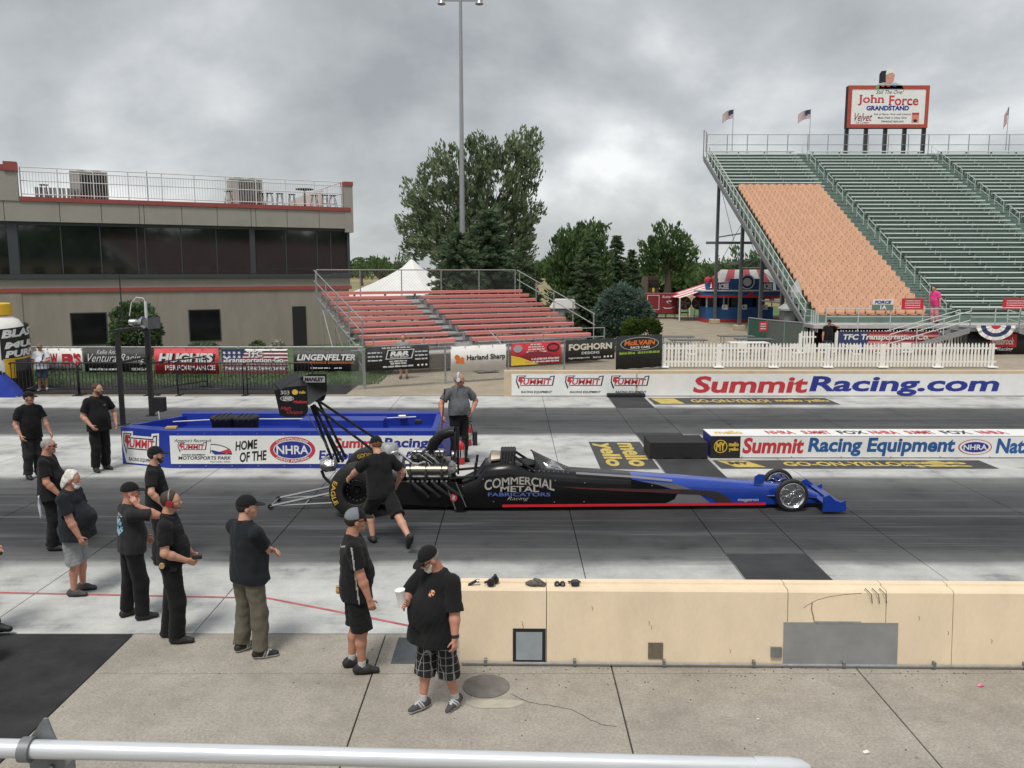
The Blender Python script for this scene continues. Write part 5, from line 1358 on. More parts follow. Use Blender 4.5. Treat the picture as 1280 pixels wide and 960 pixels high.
# cup-shaped corner signs
for x, tone in ((.05, 0), (.13, 1), (.90, 0)):
    b0_ = sz(362.5); hh = sz(346 if tone == 0 else 345) - b0_
    MB().lathe([(.16, 0), (.28, hh * .7), (.30, hh * .7), (.27, hh * .85), (.12, hh * .97), (0, hh)], (x * sw + .2, .3, b0_), 14).build('cup_sign', REDP if tone else SBL, st, 'auto')
    MB().lathe([(.24, hh * .55), (.302, hh * .72), (.275, hh * .86), (.12, hh * .98), (.0, hh * 1.01)], (x * sw + .2, .29, b0_), 14).build('cup_sign_top', REDP, st, 'auto')
# round barrels/fans beside it
for px, lab in ((856, 'round brown drum fan left of the other, beside the red trailer'), (874, 'round brown drum fan next to the refreshment stand')):
    p = W(px, 380, 69); t = thing('drum_fan', lab, 'fan', (p.x, 69, 0)); rr = .55; zc_ = W(px, 379, 69).z
    MB().lathe([(0, .1), (rr * .9, .1), (rr, 0), (rr, .4), (rr * .9, .4)], (0, 0, zc_), 22, 'Y').build('drum', mat('drum_brown', (.10, .04, .03), .6), t, 'auto')
    for sx in (-.35, .35): MB().cyl((sx, .2, 0), (sx * .8, .2, zc_ - .3), .03, n=6).build('leg', GALVD, t)
    for k in range(5): a = k * 1.257; MB().box((.25 * math.cos(a), .05, zc_ + .25 * math.sin(a)), (.42, .02, .12), rot=Matrix.Rotation(-a, 3, 'Y')).build('blade', GALVD, t)
# red trailer
TRL = mat('trailer_maroon', (.20, .022, .03), .4, var=.1, scale=2)
p0 = W(806, 398, 71); p1 = W(848, 398, 71); tr = thing('cargo_trailer', 'maroon cargo trailer parked beyond the round shrub', 'trailer', (p0.x, 71, 0)); tw_ = p1.x - p0.x
MB().box2((0, 0, .4), (tw_, 2.2, W(820, 367, 71).z), ).build('body', TRL, tr)
MB().box2((0, -.02, .36), (tw_, 2.22, .42)).build('sill', BLKMATTE, tr)
for y in (.0, 1.9): MB().lathe([(0, 0), (.22, 0), (.36, .02), (.36, .2), (.22, .22), (0, .22)], (.8, y, .36), 18, 'Y').build('wheel', RUBBER, tr, 'auto')
flat(rect(.18, .75, 1.2, 2.0), (0, 0, 0), UX, UZ, WHITE, tr, .012, 'door_outline', .01); flat(rect(.22, .79, 1.16, 1.96), (0, 0, 0), UX, UZ, TRL, tr, .018, 'door', .004)
MB().cyl((tw_ - .25, .3, 0), (tw_ - .25, .3, .4), .04, n=6).build('jack', GALVD, tr); MB().box((tw_ + .5, 1.1, .45), (1.2, .12, .1)).build('drawbar', BLKMATTE, tr)
lettering('Budweiser', (1.45, -.001, 1.75), UX, UZ, 1.1, .22, WHITE, tr, bold=.0, shear=.4, lift=.01)
flat([(1.8, 1.4), (2.0, 1.55), (2.3, 1.5), (1.95, 1.3), (2.25, 1.2)], (0, 0, 0), UX, UZ, WHITE, tr, .01, 'emblem'); flat([(1.5, 1.0), (1.75, .9), (2.2, .92), (2.6, 1.05), (2.2, .86), (1.7, .84)], (0, 0, 0), UX, UZ, WHITE, tr, .01, 'emblem')
# far shed, brown box van, portable toilet
p0 = W(756, 362, 120); p1 = W(799, 362, 120); sh = thing('shed', 'pale low shed at the far edge of the field', 'shed', (p0.x, 120, -.3)); s_w = p1.x - p0.x
sh_h = W(780, 346, 120).z + .3
MB().prism([(0, 0), (s_w * .68, 0), (s_w * .68, sh_h * .86), (s_w * .45, sh_h), (0, sh_h * .86)], (0, 0, 0), UX, UZ, UY, 0, 5).build('wall', mat('shed_cream', (.42, .39, .31), .8), sh)
MB().prism([(-.15, sh_h * .86), (s_w * .45, sh_h * 1.02), (s_w * .7, sh_h * .86), (s_w * .7, sh_h * .92), (s_w * .45, sh_h * 1.08), (-.15, sh_h * .92)], (0, 0, 0), UX, UZ, UY, -.2, 5.2).build('roof', mat('shed_roof', (.3, .29, .26), .7), sh)
MB().box2((s_w * .69, .5, 0), (s_w, 5, sh_h * .9)).build('dark_bay', BLKMATTE, sh)
p0 = W(806, 366, 100); p1 = W(820, 366, 100); vn = thing('box_van', 'brown box van parked on the road beyond the trailer', 'van', (p0.x, 98, -.28)); vw = p1.x - p0.x; vh = W(812, 346, 100).z + .3
VB = mat('van_brown', (.05, .025, .012), .5)
MB().box2((0, 0, .5), (vw, 4.8, vh)).build('body', VB, vn); MB().box2((.1, -.03, vh * .66), (vw - .1, 0, vh * .9)).build('windscreen', GLASS2, vn)
flat([(.42 * vw, .50 * vh), (.58 * vw, .50 * vh), (.60 * vw, .62 * vh), (.5 * vw, .65 * vh), (.40 * vw, .62 * vh)], (0, -.01, 0), UX, UZ, YELP, vn, .03, 'shield_logo')
for x in (.15, vw - .15): MB().lathe([(0, -.1), (.4, -.1), (.4, .12), (0, .12)], (x, .9, .4), 14, 'X').build('wheel', RUBBER, vn)
for x in (.25, vw - .25): MB().lathe([(0, 0), (.12, 0), (.1, .04)], (x, -.05, .8), 10, 'Y').build('headlight', WHITE, vn)
p = W(707, 400, 46); pt = thing('utility_cabinet', 'grey utility cabinet behind the right side of the bleachers', 'cabinet', (p.x, 47, 0)); 
MB().box((0, 0, 1.0), (1.5, 1.1, 2.0), ch=.03).build('cabinet', KW, pt); MB().prism([(-.85, 2.0), (.85, 2.0), (.5, 2.5), (-.5, 2.5)], (0, 0, 0), UX, UZ, UY, -.65, .65).build('roof', TENTW, pt)
# tall lighting mast
LM = W(578, 300, 53); lp = thing('light_mast', 'tall slender grey floodlight mast in front of the big tree', 'light mast', (LM.x, 53, 0))
MB().cyl((0, 0, 0), (0, 0, 10), .20, .15, 14).build('shaft', mat('mast_grey', (.30, .315, .33), .5, .3, var=.05, stretch=(1, 1, .2)), lp, 'auto'); MB().cyl((0, 0, 10), (0, 0, 20.8), .145, .09, 14).build('shaft', MATS['mast_grey'], lp, 'auto')
MB().box((0, 0, 20.35), (2.7, .1, .1)).build('cross_arm', MATS['mast_grey'], lp)
for x in (-1.15, 1.15): MB().lathe([(0, .3), (.12, .28), (.16, .1), (.26, -.1), (.24, -.11), (0, -.02)], (x, -.1, 20.2), 16).build('floodlight', GALV, lp, 'auto')
# short leaning posts by the tower wall
# ------------------------------------------------------------------ trees and shrubs
def leaf_mat(name, col, var=.35):
    m = bpy.data.materials.new(name); m.use_nodes = True; t = m.node_tree; b = t.nodes['Principled BSDF']
    b.inputs['Roughness'].default_value = .6; b.inputs['Specular IOR Level'].default_value = .25
    tcn = t.nodes.new('ShaderNodeTexCoord'); nz = t.nodes.new('ShaderNodeTexNoise'); nz.inputs['Scale'].default_value = 1.1; nz.inputs['Detail'].default_value = 5
    t.links.new(tcn.outputs['Object'], nz.inputs['Vector'])
    r = t.nodes.new('ShaderNodeValToRGB'); c = Vector(col)
    r.color_ramp.elements[0].position = .32; r.color_ramp.elements[0].color = (*(c * (1 - var)), 1)
    r.color_ramp.elements[1].position = .68; r.color_ramp.elements[1].color = (*(c * (1 + var)), 1)
    t.links.new(nz.outputs['Fac'], r.inputs[0]); t.links.new(r.outputs[0], b.inputs['Base Color'])
    tr = t.nodes.new('ShaderNodeBsdfTranslucent'); t.links.new(r.outputs[0], tr.inputs['Color'])
    mx = t.nodes.new('ShaderNodeMixShader'); mx.inputs[0].default_value = .48
    t.links.new(b.outputs[0], mx.inputs[1]); t.links.new(tr.outputs[0], mx.inputs[2])
    t.links.new(mx.outputs[0], t.nodes['Material Output'].inputs[0]); MATS[name] = m
    return m
LEAF = [leaf_mat('maple_leaf_a', (.125, .175, .09)), leaf_mat('maple_leaf_b', (.18, .235, .13)), leaf_mat('maple_leaf_c', (.24, .28, .18))]
LEAF2 = [leaf_mat('oak_leaf_a', (.065, .12, .045)), leaf_mat('oak_leaf_b', (.10, .16, .06)), leaf_mat('oak_leaf_c', (.13, .195, .075))]
NEED = [leaf_mat('pine_needle_a', (.085, .135, .075)), leaf_mat('pine_needle_b', (.12, .175, .095)), leaf_mat('pine_needle_c', (.165, .215, .12))]
BLUESP = [leaf_mat('spruce_needle_a', (.075, .125, .095)), leaf_mat('spruce_needle_b', (.11, .165, .13)), leaf_mat('spruce_needle_c', (.145, .205, .16))]
BOX = [leaf_mat('box_leaf_a', (.04, .075, .015)), leaf_mat('box_leaf_b', (.07, .11, .025)), leaf_mat('box_leaf_c', (.10, .14, .03))]
BARK = mat('bark', (.07, .055, .042), .9, var=.3, scale=8, bump=.5, bscale=15, stretch=(4, 4, 1))
def leaves(name, C, Rc, per, size, mats, parent, seed, elong=1.6, droop=0.0, updir=None, squash=.8):
    """C: clump centres, Rc: clump radii -> one crown mesh of small leaf faces"""
    r = np.random.default_rng(seed); n = len(C) * per
    D = r.normal(size=(n, 3)); D /= np.linalg.norm(D, axis=1)[:, None]
    P = np.repeat(C, per, 0) + D * (np.repeat(Rc, per) * r.uniform(.2, 1, n) ** .6)[:, None] * np.array([1, 1, squash])
    a = r.normal(size=(n, 3)); a[:, 2] = a[:, 2] * .6 - droop
    if updir is not None: a = np.repeat(updir, per, 0) + a * .55
    a /= np.linalg.norm(a, axis=1)[:, None]
    b = np.cross(a, r.normal(size=(n, 3))); b /= np.linalg.norm(b, axis=1)[:, None] + 1e-9
    s = size * r.uniform(.6, 1.35, n)[:, None]
    V = np.stack([P - a * s * elong * .5, P + b * s * .42, P + a * s * elong * .55, P - b * s * .42], 1).reshape(-1, 3)
    Fq = np.arange(4 * n).reshape(-1, 4)
    mi = np.repeat(r.choice(len(mats), len(C), p=[.4, .38, .22]), per)
    flip = r.random(n) < .25; mi = np.where(flip, r.integers(0, len(mats), n), mi)
    me = np_mesh(name, V - np.array(parent.location) if parent else V, Fq, mats, mi=mi)
    return link(name, me, parent)
def limbs(parent, base, tips, r0, fork_z, seed, nm='trunk', n=7):
    r = random.Random(seed); mb = MB(); O = Vector(parent.location)
    base = Vector(base); top = Vector((base.x + r.uniform(-.2, .2), base.y, fork_z))
    mb.tube([base - O, base.lerp(top, .5) - O + Vector((r.uniform(-.1, .1), 0, 0)), top - O], [r0 * 1.25, r0, r0 * .85], 9)
    for tip in tips:
        tip = Vector(tip); s = base.lerp(top, r.uniform(.6, 1.0)); m1 = s.lerp(tip, .35) + Vector((0, 0, .12 * (tip - s).length)); m2 = s.lerp(tip, .7) + Vector((r.uniform(-.2, .2), 0, .06 * (tip - s).length))
        k = r0 * r.uniform(.35, .55); mb.tube([s - O, m1 - O, m2 - O, tip - O], [k, k * .65, k * .38, k * .12], 5)
    return mb.build(nm, BARK, parent, 'auto')
def px_lobes(lobes, Y, depth, dens, seed):
    r = np.random.default_rng(seed); C = []; cen = []
    for (px, py, rx, ry) in lobes:
        c = W(px, py, Y); k = (Y + .6) / F_PX; RX, RZ = rx * k, ry * k; RY = min(RX, RZ) * depth
        n = max(4, int(dens * RX * RZ)); d = r.normal(size=(n, 3)); d /= np.linalg.norm(d, axis=1)[:, None]
        q = r.uniform(.15, 1, n) ** .45
        dy = r.uniform(-.5, .5) * RY
        C.append(np.array([c.x, c.y + dy, c.z]) + d * q[:, None] * np.array([RX, RY, RZ])); cen.append((c.x, c.y + dy, c.z))
    return np.concatenate(C), cen
def broad_tree(label, Y, lobes, base_px, r0, dens, per, size, rc, mats, seed, depth=1.0, group=None, name='leafy_tree', fork=.45):
    base = W(base_px[0], base_px[1], Y); base.z = 0 if Y < 90 else -.3
    t = thing(name, label, 'tree', base, 0, group)
    C, cen = px_lobes(lobes, Y, depth, dens, seed)
    C = C[C[:, 2] > .3]
    r = np.random.default_rng(seed + 1)
    mid = np.array([base.x, base.y, .35 * max(c[2] for c in cen)]); U = C - mid; U /= np.linalg.norm(U, axis=1)[:, None]; U[:, 2] += .5
    leaves('crown', C, rc * r.uniform(.55, 1.25, len(C)), per, size, mats, t, seed, elong=2.0, updir=U, squash=1.2)
    topz = max(c[2] for c in cen)
    limbs(t, base, cen + [tuple(C[i]) for i in r.choice(len(C), min(16, len(C)), False)], r0, topz * fork, seed)
    return t
def pine(label, Y, px, py_top, half_px, seed, mats=NEED, group=None, tiers=26, per=13, base_z=0.0, shape=1.0, name='pine_tree', low=.05):
    p = W(px, py_top, Y); H = p.z - base_z; R = half_px * (Y + .6) / F_PX
    t = thing(name, label, 'tree', (p.x, Y, base_z), 0, group); r = np.random.default_rng(seed)
    C = []; U = []; mb = MB(); mb.tube([(0, 0, 0), (.05, 0, H * .5), (0, 0, H * .98)], [R * .09, R * .055, .02], 7)
    for k in range(tiers):
        q = (k + r.uniform(-.3, .3)) / tiers; q = min(max(q, 0), .985); z = H * (low + (1 - low) * q); rad = R * (1 - q) ** shape * r.uniform(.75, 1.1) + .12
        nb_ = int(5 + 9 * (1 - q))
        for j in range(nb_):
            a = r.uniform(0, 6.283); rr = rad * r.uniform(.7, 1.08); d = np.array([math.cos(a), math.sin(a), 0])
            if j % 2 == 0: mb.tube([(0, 0, z), tuple(d * rr * .6 + np.array([0, 0, z + .05 * rr])), tuple(d * rr + np.array([0, 0, z - .08 * rr]))], [.035, .02, .006], 4, False)
            m_ = max(2, int(rr / .28))
            for i in range(m_):
                s = (i + .6) / m_; C.append(d * rr * s + np.array([p.x, Y, base_z + z + .10 * rr * s - .22 * rr * s * s])); U.append(d + np.array([0, 0, .25]))
    C = np.array(C); U = np.array(U); U /= np.linalg.norm(U, axis=1)[:, None]
    leaves('crown', C, np.full(len(C), max(.16, R * .07)), per, max(.12, R * .045), mats, t, seed, elong=2.6, updir=U, squash=.6)
    mb.build('trunk', BARK, t)
    return t
def bush(label, Y, px, py0, py1, half_px, seed, mats, name='round_shrub', power=2.0, size=.07, dens=70, per=10, cat='shrub', flat_top=False):
    a = W(px, py1, Y); b_ = W(px, py0, Y); R = half_px * (Y + .6) / F_PX; zt_ = b_.z; zb = max(0, a.z)
    t = thing(name, label, cat, (a.x, Y, 0), 0); r = np.random.default_rng(seed)
    n = int(dens * R * R * 4)
    D = r.normal(size=(n, 3)); D /= np.linalg.norm(D, axis=1)[:, None]
    if flat_top: D = np.sign(D) * np.abs(D) ** .55; D /= np.maximum(1, np.abs(D).max(1))[:, None]
    q = r.uniform(.55, 1.0, n) ** .4
    lump = 1 + .09 * np.sin(D[:, 0] * 7 + seed) * np.cos(D[:, 2] * 6) + .06 * np.sin(D[:, 1] * 11)
    if flat_top: lump = 1 + .03 * (lump - 1)
    P = np.array([a.x, Y, (zt_ + zb) / 2]) + D * (q * lump)[:, None] * np.array([R, R * .9, (zt_ - zb) / 2])
    leaves('foliage', P, np.full(n, size * 1.8), per, size, mats, t, seed, updir=D)
    mb = MB()
    for k in range(6): an = k * 1.05; mb.tube([(0, 0, 0), (.3 * R * math.cos(an), .3 * R * math.sin(an), zt_ * .4), (.6 * R * math.cos(an), .6 * R * math.sin(an), zt_ * .7)], [.05, .035, .01], 5)
    mb.build('stems', BARK, t)
    return t
GT_ = 'trees beyond the bleachers'
broad_tree('tall wind-swept maple rising behind the floodlight mast', 62, [(555, 262, 46, 44), (535, 290, 40, 26), (525, 245, 22, 30), (556, 214, 28, 34), (585, 232, 30, 48), (601, 195, 22, 27), (622, 240, 32, 42), (640, 200, 27, 32), (656, 182, 22, 22), (662, 212, 17, 26),
    (650, 255, 28, 34), (658, 290, 17, 24), (610, 285, 50, 36), (568, 300, 50, 36), (508, 280, 14, 10), (640, 310, 30, 30), (520, 310, 20, 18), (600, 320, 60, 22)], (607, 400), .36, 22, 16, .17, .40, LEAF, 21, group=GT_)
pine('broad dark pine at the foot of the floodlight mast', 56, 612, 262, 64, 31, shape=.6, group=GT_, tiers=40, per=15)
pine('wide spreading pine hiding the right side of the white tent', 51, 572, 288, 52, 37, shape=.5, group=GT_, tiers=36, per=15)
pine('dark pine just right of the pine at the mast foot', 64, 652, 305, 40, 32, shape=.75, group=GT_)
pine('slim dark spruce between the big maple and the oak', 75, 663, 318, 16, 33, group=GT_)
broad_tree('bushy oak right of the bleachers', 52, [(715, 310, 26, 26), (738, 300, 26, 22), (700, 335, 20, 26), (740, 335, 26, 30), (718, 350, 34, 30), (705, 372, 26, 22), (745, 365, 20, 22)], (722, 410), .25, 70, 15, .15, .34, LEAF2, 22, group=GT_)
pine('pine in front of the bushy oak', 47, 735, 296, 38, 34, shape=.7, group=GT_, tiers=36, per=15, mats=[NEED[1], LEAF2[0], NEED[2]])
pine('tall dark pine right of the oak', 88, 771, 294, 24, 35, tiers=44, per=18, shape=.55, group=GT_, base_z=-.3)
pine('second dark pine beside the tall one', 92, 790, 312, 20, 36, tiers=40, per=18, shape=.6, group=GT_, base_z=-.3)
broad_tree('round-topped ash standing alone beyond the shed', 105, [(833, 295, 22, 18), (815, 315, 20, 18), (850, 312, 20, 20), (832, 325, 34, 20), (812, 335, 16, 12), (855, 335, 14, 12)], (833, 366), .42, 13.0, 13, .27, .65, LEAF2, 23, group=GT_, fork=.6)
for k, (px, py, Y, rx, ry) in enumerate(((895, 335, 118, 18, 16), (930, 328, 112, 24, 20), (880, 345, 130, 20, 12), (965, 332, 120, 22, 20), (1000, 335, 118, 22, 18))):
    lab = ('hedge tree above the left end of the striped tent', 'hedge tree showing between the first two grandstand columns', 'low hedge tree at the far field left of the stand', 'hedge tree showing behind the third grandstand column', 'hedge tree deepest under the grandstand')[k]
    broad_tree(lab, Y, [(px, py, rx, ry), (px - rx * .6, py + 8, rx * .7, ry * .7), (px + rx * .6, py + 8, rx * .7, ry * .7), (px, py + 16, rx, ry * .7)], (px, 372), .3, 4.2, 10, .36, .8, LEAF2, 40 + k, group='hedge trees at the far field')
for k, (px, py, Y, rx, ry) in enumerate(((452, 336, 230, 14, 9), (475, 332, 220, 16, 11), (497, 331, 240, 15, 11), (690, 330, 230, 18, 10), (725, 333, 240, 20, 9))):
    lab = ('far tree right beside the tower corner', 'far tree second from the tower corner', 'far tree just left of the white tent peak', 'far tree low on the horizon right of the maple', 'far tree low on the horizon behind the oak')[k]
    broad_tree(lab, Y, [(px, py, rx, ry), (px - rx * .6, py + 5, rx * .7, ry * .7), (px + rx * .6, py + 5, rx * .7, ry * .7)], (px, 345), .4, 1.6, 9, .6, 1.3, LEAF2, 60 + k, group='far trees on the horizon')
def tree_line(name, label, x0_, x1_, Y, z0, hgt, n, seed):
    r = np.random.default_rng(seed); C = np.stack([r.uniform(x0_, x1_, n), r.uniform(Y, Y + 25, n), np.zeros(n)], 1)
    hs = hgt * (.65 + .35 * np.sin(C[:, 0] * .09 + seed) * np.sin(C[:, 0] * .031)) ; C[:, 2] = z0 + hs * r.uniform(0, 1, n) ** .7
    o = leaves(name, C, np.full(n, 2.2), 10, 1.5, LEAF2, None, seed); return tag(o, label, 'wood', kind='stuff')
tree_line('far_wood', 'far green wood along the horizon', -420, 620, 430, -.3, 11, 5200, 81)
tree_line('far_hedgerow', 'far hedgerow at the field edge under the grandstand', 20, 130, 150, -.3, 5.5, 900, 82)
bush('big blue-green spruce shrub right of the bleachers', 42.5, 778, 358, 424, 34, 90, BLUESP, 'spruce_shrub', size=.11, dens=230)
bush('clipped boxwood shrub beside the blue-green spruce', 39.5, 801, 398, 440, 23, 91, BOX, 'boxwood_shrub', size=.075, dens=420, flat_top=True)
bush('shaggy juniper against the tower wall behind the gantry', 37, 172, 378, 450, 30, 92, [LEAF2[0], NEED[2], LEAF2[1]], 'juniper_shrub', size=.10, dens=150)
bush('low dark shrub with feathery top left of the gantry', 36.5, 150, 402, 440, 12, 93, NEED, 'juniper_shrub', size=.07, dens=70)
WF = [leaf_mat('white_bloom_a', (.5, .5, .42), .1), leaf_mat('bloom_leaf', (.07, .12, .04)), leaf_mat('white_bloom_b', (.6, .6, .5), .1)]
bush('small white flowering bush by the tower wall', 40, 348, 424, 446, 9, 94, WF, 'flowering_bush', size=.05, dens=120)
bush('low green bush by the tower wall left of the white flowers', 40.5, 322, 426, 447, 11, 95, BOX, 'low_bush', size=.05, dens=110)
bush('low dark bush under the ground floor window', 41, 255, 428, 447, 20, 96, NEED, 'low_bush', size=.05, dens=90)
# ------------------------------------------------------------------ dragster
CY = 14.28; CX = -2.62
BODYK = mat('black_bodywork', (.004, .004, .005), .3, var=.15, scale=2, spec=.3, coat=.15)
BODYB = mat('blue_bodywork', (.006, .04, .30), .25, var=.12, scale=1.5, coat=.4)
BODYS = mat('silver_bodywork', (.20, .20, .215), .3, .3, var=.05, coat=.3)
CARBON = mat('carbon_black', (.008, .008, .009), .42, var=.4, scale=60, spec=.3)
DRED = mat('bright_red_stripe', (.62, .02, .035), .3, var=.05, coat=.3)
GOLDL = mat('tyre_yellow_letter', (.66, .42, .05), .6)
WARM = mat('warm_metal', (.36, .32, .26), .45, .6, var=.1)
dr = thing('dragster', 'long black and blue top alcohol dragster with a tall rear wing on the start line', 'dragster', (CX, CY, 0))
def D(px, py, dy):
    p = W(px, py, CY + dy); return Vector((p.x - CX, dy, p.z))
# bodywork lofted along its length: photo column, top row, bottom row, half width
st_ = [(577, 600, 635, .36), (596, 591, 635, .37), (606, 576, 635, .37), (636, 574, 634, .37), (650, 577, 634, .37), (662, 582, 634, .365), (690, 585.5, 634, .35), (720, 588, 633.5, .335), (790, 592.5, 633, .30), (860, 597, 632, .265), (945, 603.5, 630.5, .225), (985, 606.5, 630, .20), (1008, 611, 629, .18), (1026, 618, 628, .15)]
def ring(px, yt, yb, w):
    zt = D(px, yt, -.12).z; zb = D(px, yb, -w).z; x = D(px, 610, -w).x; h = zt - zb; r = []
    pr = [(-1, .0), (-1.0, .35), (-1, .68), (-.95, .82), (-.80, .93), (-.5, .985), (0, 1.0)]
    for a, b_ in pr: r.append(Vector((x, a * w, zb + b_ * h)))
    for a, b_ in pr[-2::-1]: r.append(Vector((x, -a * w, zb + b_ * h)))
    return r
rings = [ring(*s) for s in st_]
rear = MB(); rear.loft(rings[:9]); body = rear.build('body', BODYK, dr, 'auto')
front = MB(); front.loft(rings[8:]); nose = front.build('nose_cone', BODYB, dr, 'auto')
def wid(x):
    xs_ = [r[0].x for r in rings]; ws = [s[3] for s in st_]; return float(np.interp(x, xs_, ws))
def side(poly, m, lift, nm, par):
    mb = MB(); vs = []
    # split long shapes so that they follow the tapering flank
    for px, py in poly:
        w = wid(D(px, py, -.3).x); q = D(px, py, -w); vs.append((q.x, -w - lift, q.z))
    mb.add(vs, [tuple(range(len(vs)))]); return mb.build(nm, m, par, fix=False)
side([(789, 599), (825, 607), (841, 612), (846, 617.5), (843, 624), (832, 629), (789, 630)], BODYK, .004, 'paint_band', nose)
side([(832, 629), (843, 624), (847, 617), (840, 611), (822, 605.5), (800, 601), (846, 605), (868, 613), (888, 629)], BODYS, .003, 'paint_band', nose)
side([(750, 609.5), (800, 611), (860, 611.5), (895, 614), (908, 620), (917, 629), (897, 629), (890, 622), (876, 618.5), (840, 617), (790, 614)], mat('dark_swoosh', (.035, .028, .03), .3, coat=.3), .007, 'paint_band', nose)
side([(700, 608), (790, 612), (850, 614), (851, 616), (790, 614.5), (720, 610.5)], mat('faded_red_band', (.10, .022, .025), .35), .009, 'paint_band', nose)
# red line low along the flank
mb = MB(); vs = []
for px in (628, 700, 790, 870, 957):
    y = 632.5 - (px - 628) / 329 * 2.6; w = wid(D(px, y, -.3).x) + .012
    for dy_ in (-1.7, 1.5): q = D(px, y + dy_, -w); vs.append(q)
mb.add(vs, [(2 * k, 2 * k + 1, 2 * k + 3, 2 * k + 2) for k in range(4)]); mb.build('red_stripe', DRED, dr)
# white pin line on the top edge
mb = MB(); vs = []
for px, py in ((720, 590.5), (790, 595), (840, 600)):
    for k in (0, 2.6): q = D(px, py + k, -wid(D(px, py, -.3).x) * .93); vs.append(q + Vector((0, -.012, .012)))
mb.add(vs, [(0, 1, 3, 2), (2, 3, 5, 4)]); mb.build('pin_line', SILVP, dr)
# lettering on the flank
def flank_text(s, x0, x1, y0, y1, m, **k):
    a = D(x0, y1, -.38); b_ = D(x1, y0, -.38); w = max(wid(a.x), wid(b_.x)) + .006
    return lettering(s, (a.x, -w, a.z), UX, UZ, b_.x - a.x, b_.z - a.z, m, body, lift=.003, **k)
CRM = mat('silver_lettering', (.40, .385, .35), .4)
flank_text('COMMERCIAL', 607, 692, 595.5, 614, CRM, bold=.02, serif=.03, warp=lambda a, b_: (a + .03 * (a - .5), (b_ * (.52 + .22 * abs(2 * a - 1)) + .45 * (1 - abs(2 * a - 1) ** 1.5))))
flank_text('METAL', 625, 674, 607.5, 615, CRM, bold=.02, serif=.03)
flank_text('FABRICATORS', 610, 688, 615.8, 620.5, mat('soft_blue_letter', (.09, .13, .36), .4), bold=.02)
flank_text('Racing', 634, 661, 621, 626.5, CRM, bold=-.01, shear=.4)
lettering('megatron', D(922, 627.5, -.236) + Vector((0, -.012, 0)), UX, UZ, .36, .07, SILVP, nose, bold=.03, lift=.004)
# rivets
mb = MB()
for px, py in ((575, 617), (575, 625), (578, 608), (604, 599), (617, 627), (638, 578), (652, 580), (694, 600.5), (731, 603.5), (693, 627.5), (730, 627), (815, 607), (885, 627)) + tuple((662 + k * 6, 588 + .3 * k) for k in range(9)):
    w = wid(D(px, py, -.3).x); q = D(px, py, -w); mb.lathe([(.011, 0), (.011, -.008), (0, -.01)], (q.x, -w - .001, q.z), 8, 'Y')
mb.build('fasteners', STEEL, dr)['kind'] = 'stuff'
# cockpit opening, hoop and screen
a = D(652, 578, 0); mb = MB(); mb.lathe([(.0, 0), (.26, 0), (.28, .012), (.26, .03), (.22, .02)], (a.x - .02, 0, a.z - .005), 24); mb.build('cockpit_rim', BLKMATTE, dr, 'auto')
hx = D(627, 563.5, 0); h2 = D(610, 575, 0)
mb = MB(); rg = []
for x, z, w, dz in ((h2.x - .02, h2.z - .01, .24, .10), (h2.x + .06, h2.z + .17, .21, .07), (hx.x - .02, hx.z - .01, .19, .05), (hx.x + .13, hx.z - .02, .19, .05)):
    rg.append([Vector((x, a_ * w, z - (abs(a_) ** 3) * dz * 1.6)) for a_ in (-1, -.8, -.5, 0, .5, .8, 1)] + [Vector((x, a_ * w, z - .03 - (abs(a_) ** 3) * dz * 1.6)) for a_ in (1, .8, .5, 0, -.5, -.8, -1)])
mb.loft(rg); mb.build('head_shroud', WARM, dr, 'auto')
mb = MB()
for dx in (0, .05, .10, .15, .2):
    mb.tube([(hx.x - .02 + dx, -.27, h2.z - .08), (hx.x + dx, -.24, hx.z - .16), (hx.x + .02 + dx, -.16, hx.z + .01), (hx.x + .02 + dx, 0, hx.z + .045), (hx.x + .02 + dx, .16, hx.z + .01), (hx.x + dx, .24, hx.z - .16), (hx.x - .02 + dx, .27, h2.z - .08)], .035, 8)
mb.build('roll_hoop', CARBON, dr, 'auto')
for s in (-1, 1): MB().tube([(hx.x + .2, s * .2, hx.z - .03), (D(657, 575, 0).x, s * .28, D(657, 577, 0).z), (D(668, 584, 0).x, s * .30, D(668, 584, 0).z)], .024, 7).build('cage_bar', CARBON, dr)
SCR = mat('smoked_screen', (.85, .86, .87), .08, var=.05); MATS['smoked_screen'].node_tree.nodes['Principled BSDF'].inputs['Transmission Weight'].default_value = .97
mb = MB(); t0 = D(663, 562.5, 0); t1 = D(716, 587, 0); rows_ = []
for q, w in ((0, .20), (.5, .25), (1, .22)):
    c = t0.lerp(t1, q); zb = D(664 + 52 * q, 583 + 4.5 * q, 0).z - .01
    rows_.append([Vector((c.x + (.10 * abs(a_) if q == 0 else 0), a_ * w, zb + (c.z - zb) * (1 - abs(a_) ** 2.5))) for a_ in (-1, -.75, -.5, -.25, 0, .25, .5, .75, 1)])
vs = [p for r in rows_ for p in r]; mb.add(vs, [(i * 9 + k, i * 9 + k + 1, (i + 1) * 9 + k + 1, (i + 1) * 9 + k) for i in range(2) for k in range(8)])
o = mb.build('windscreen', SCR, dr, True); so = o.modifiers.new('thick', 'SOLIDIFY'); so.thickness = .006
MB().tube([(rows_[0][k].x, rows_[0][k].y, rows_[0][k].z) for k in range(9)], .008, 5).build('screen_edge', BLKMETAL, dr)
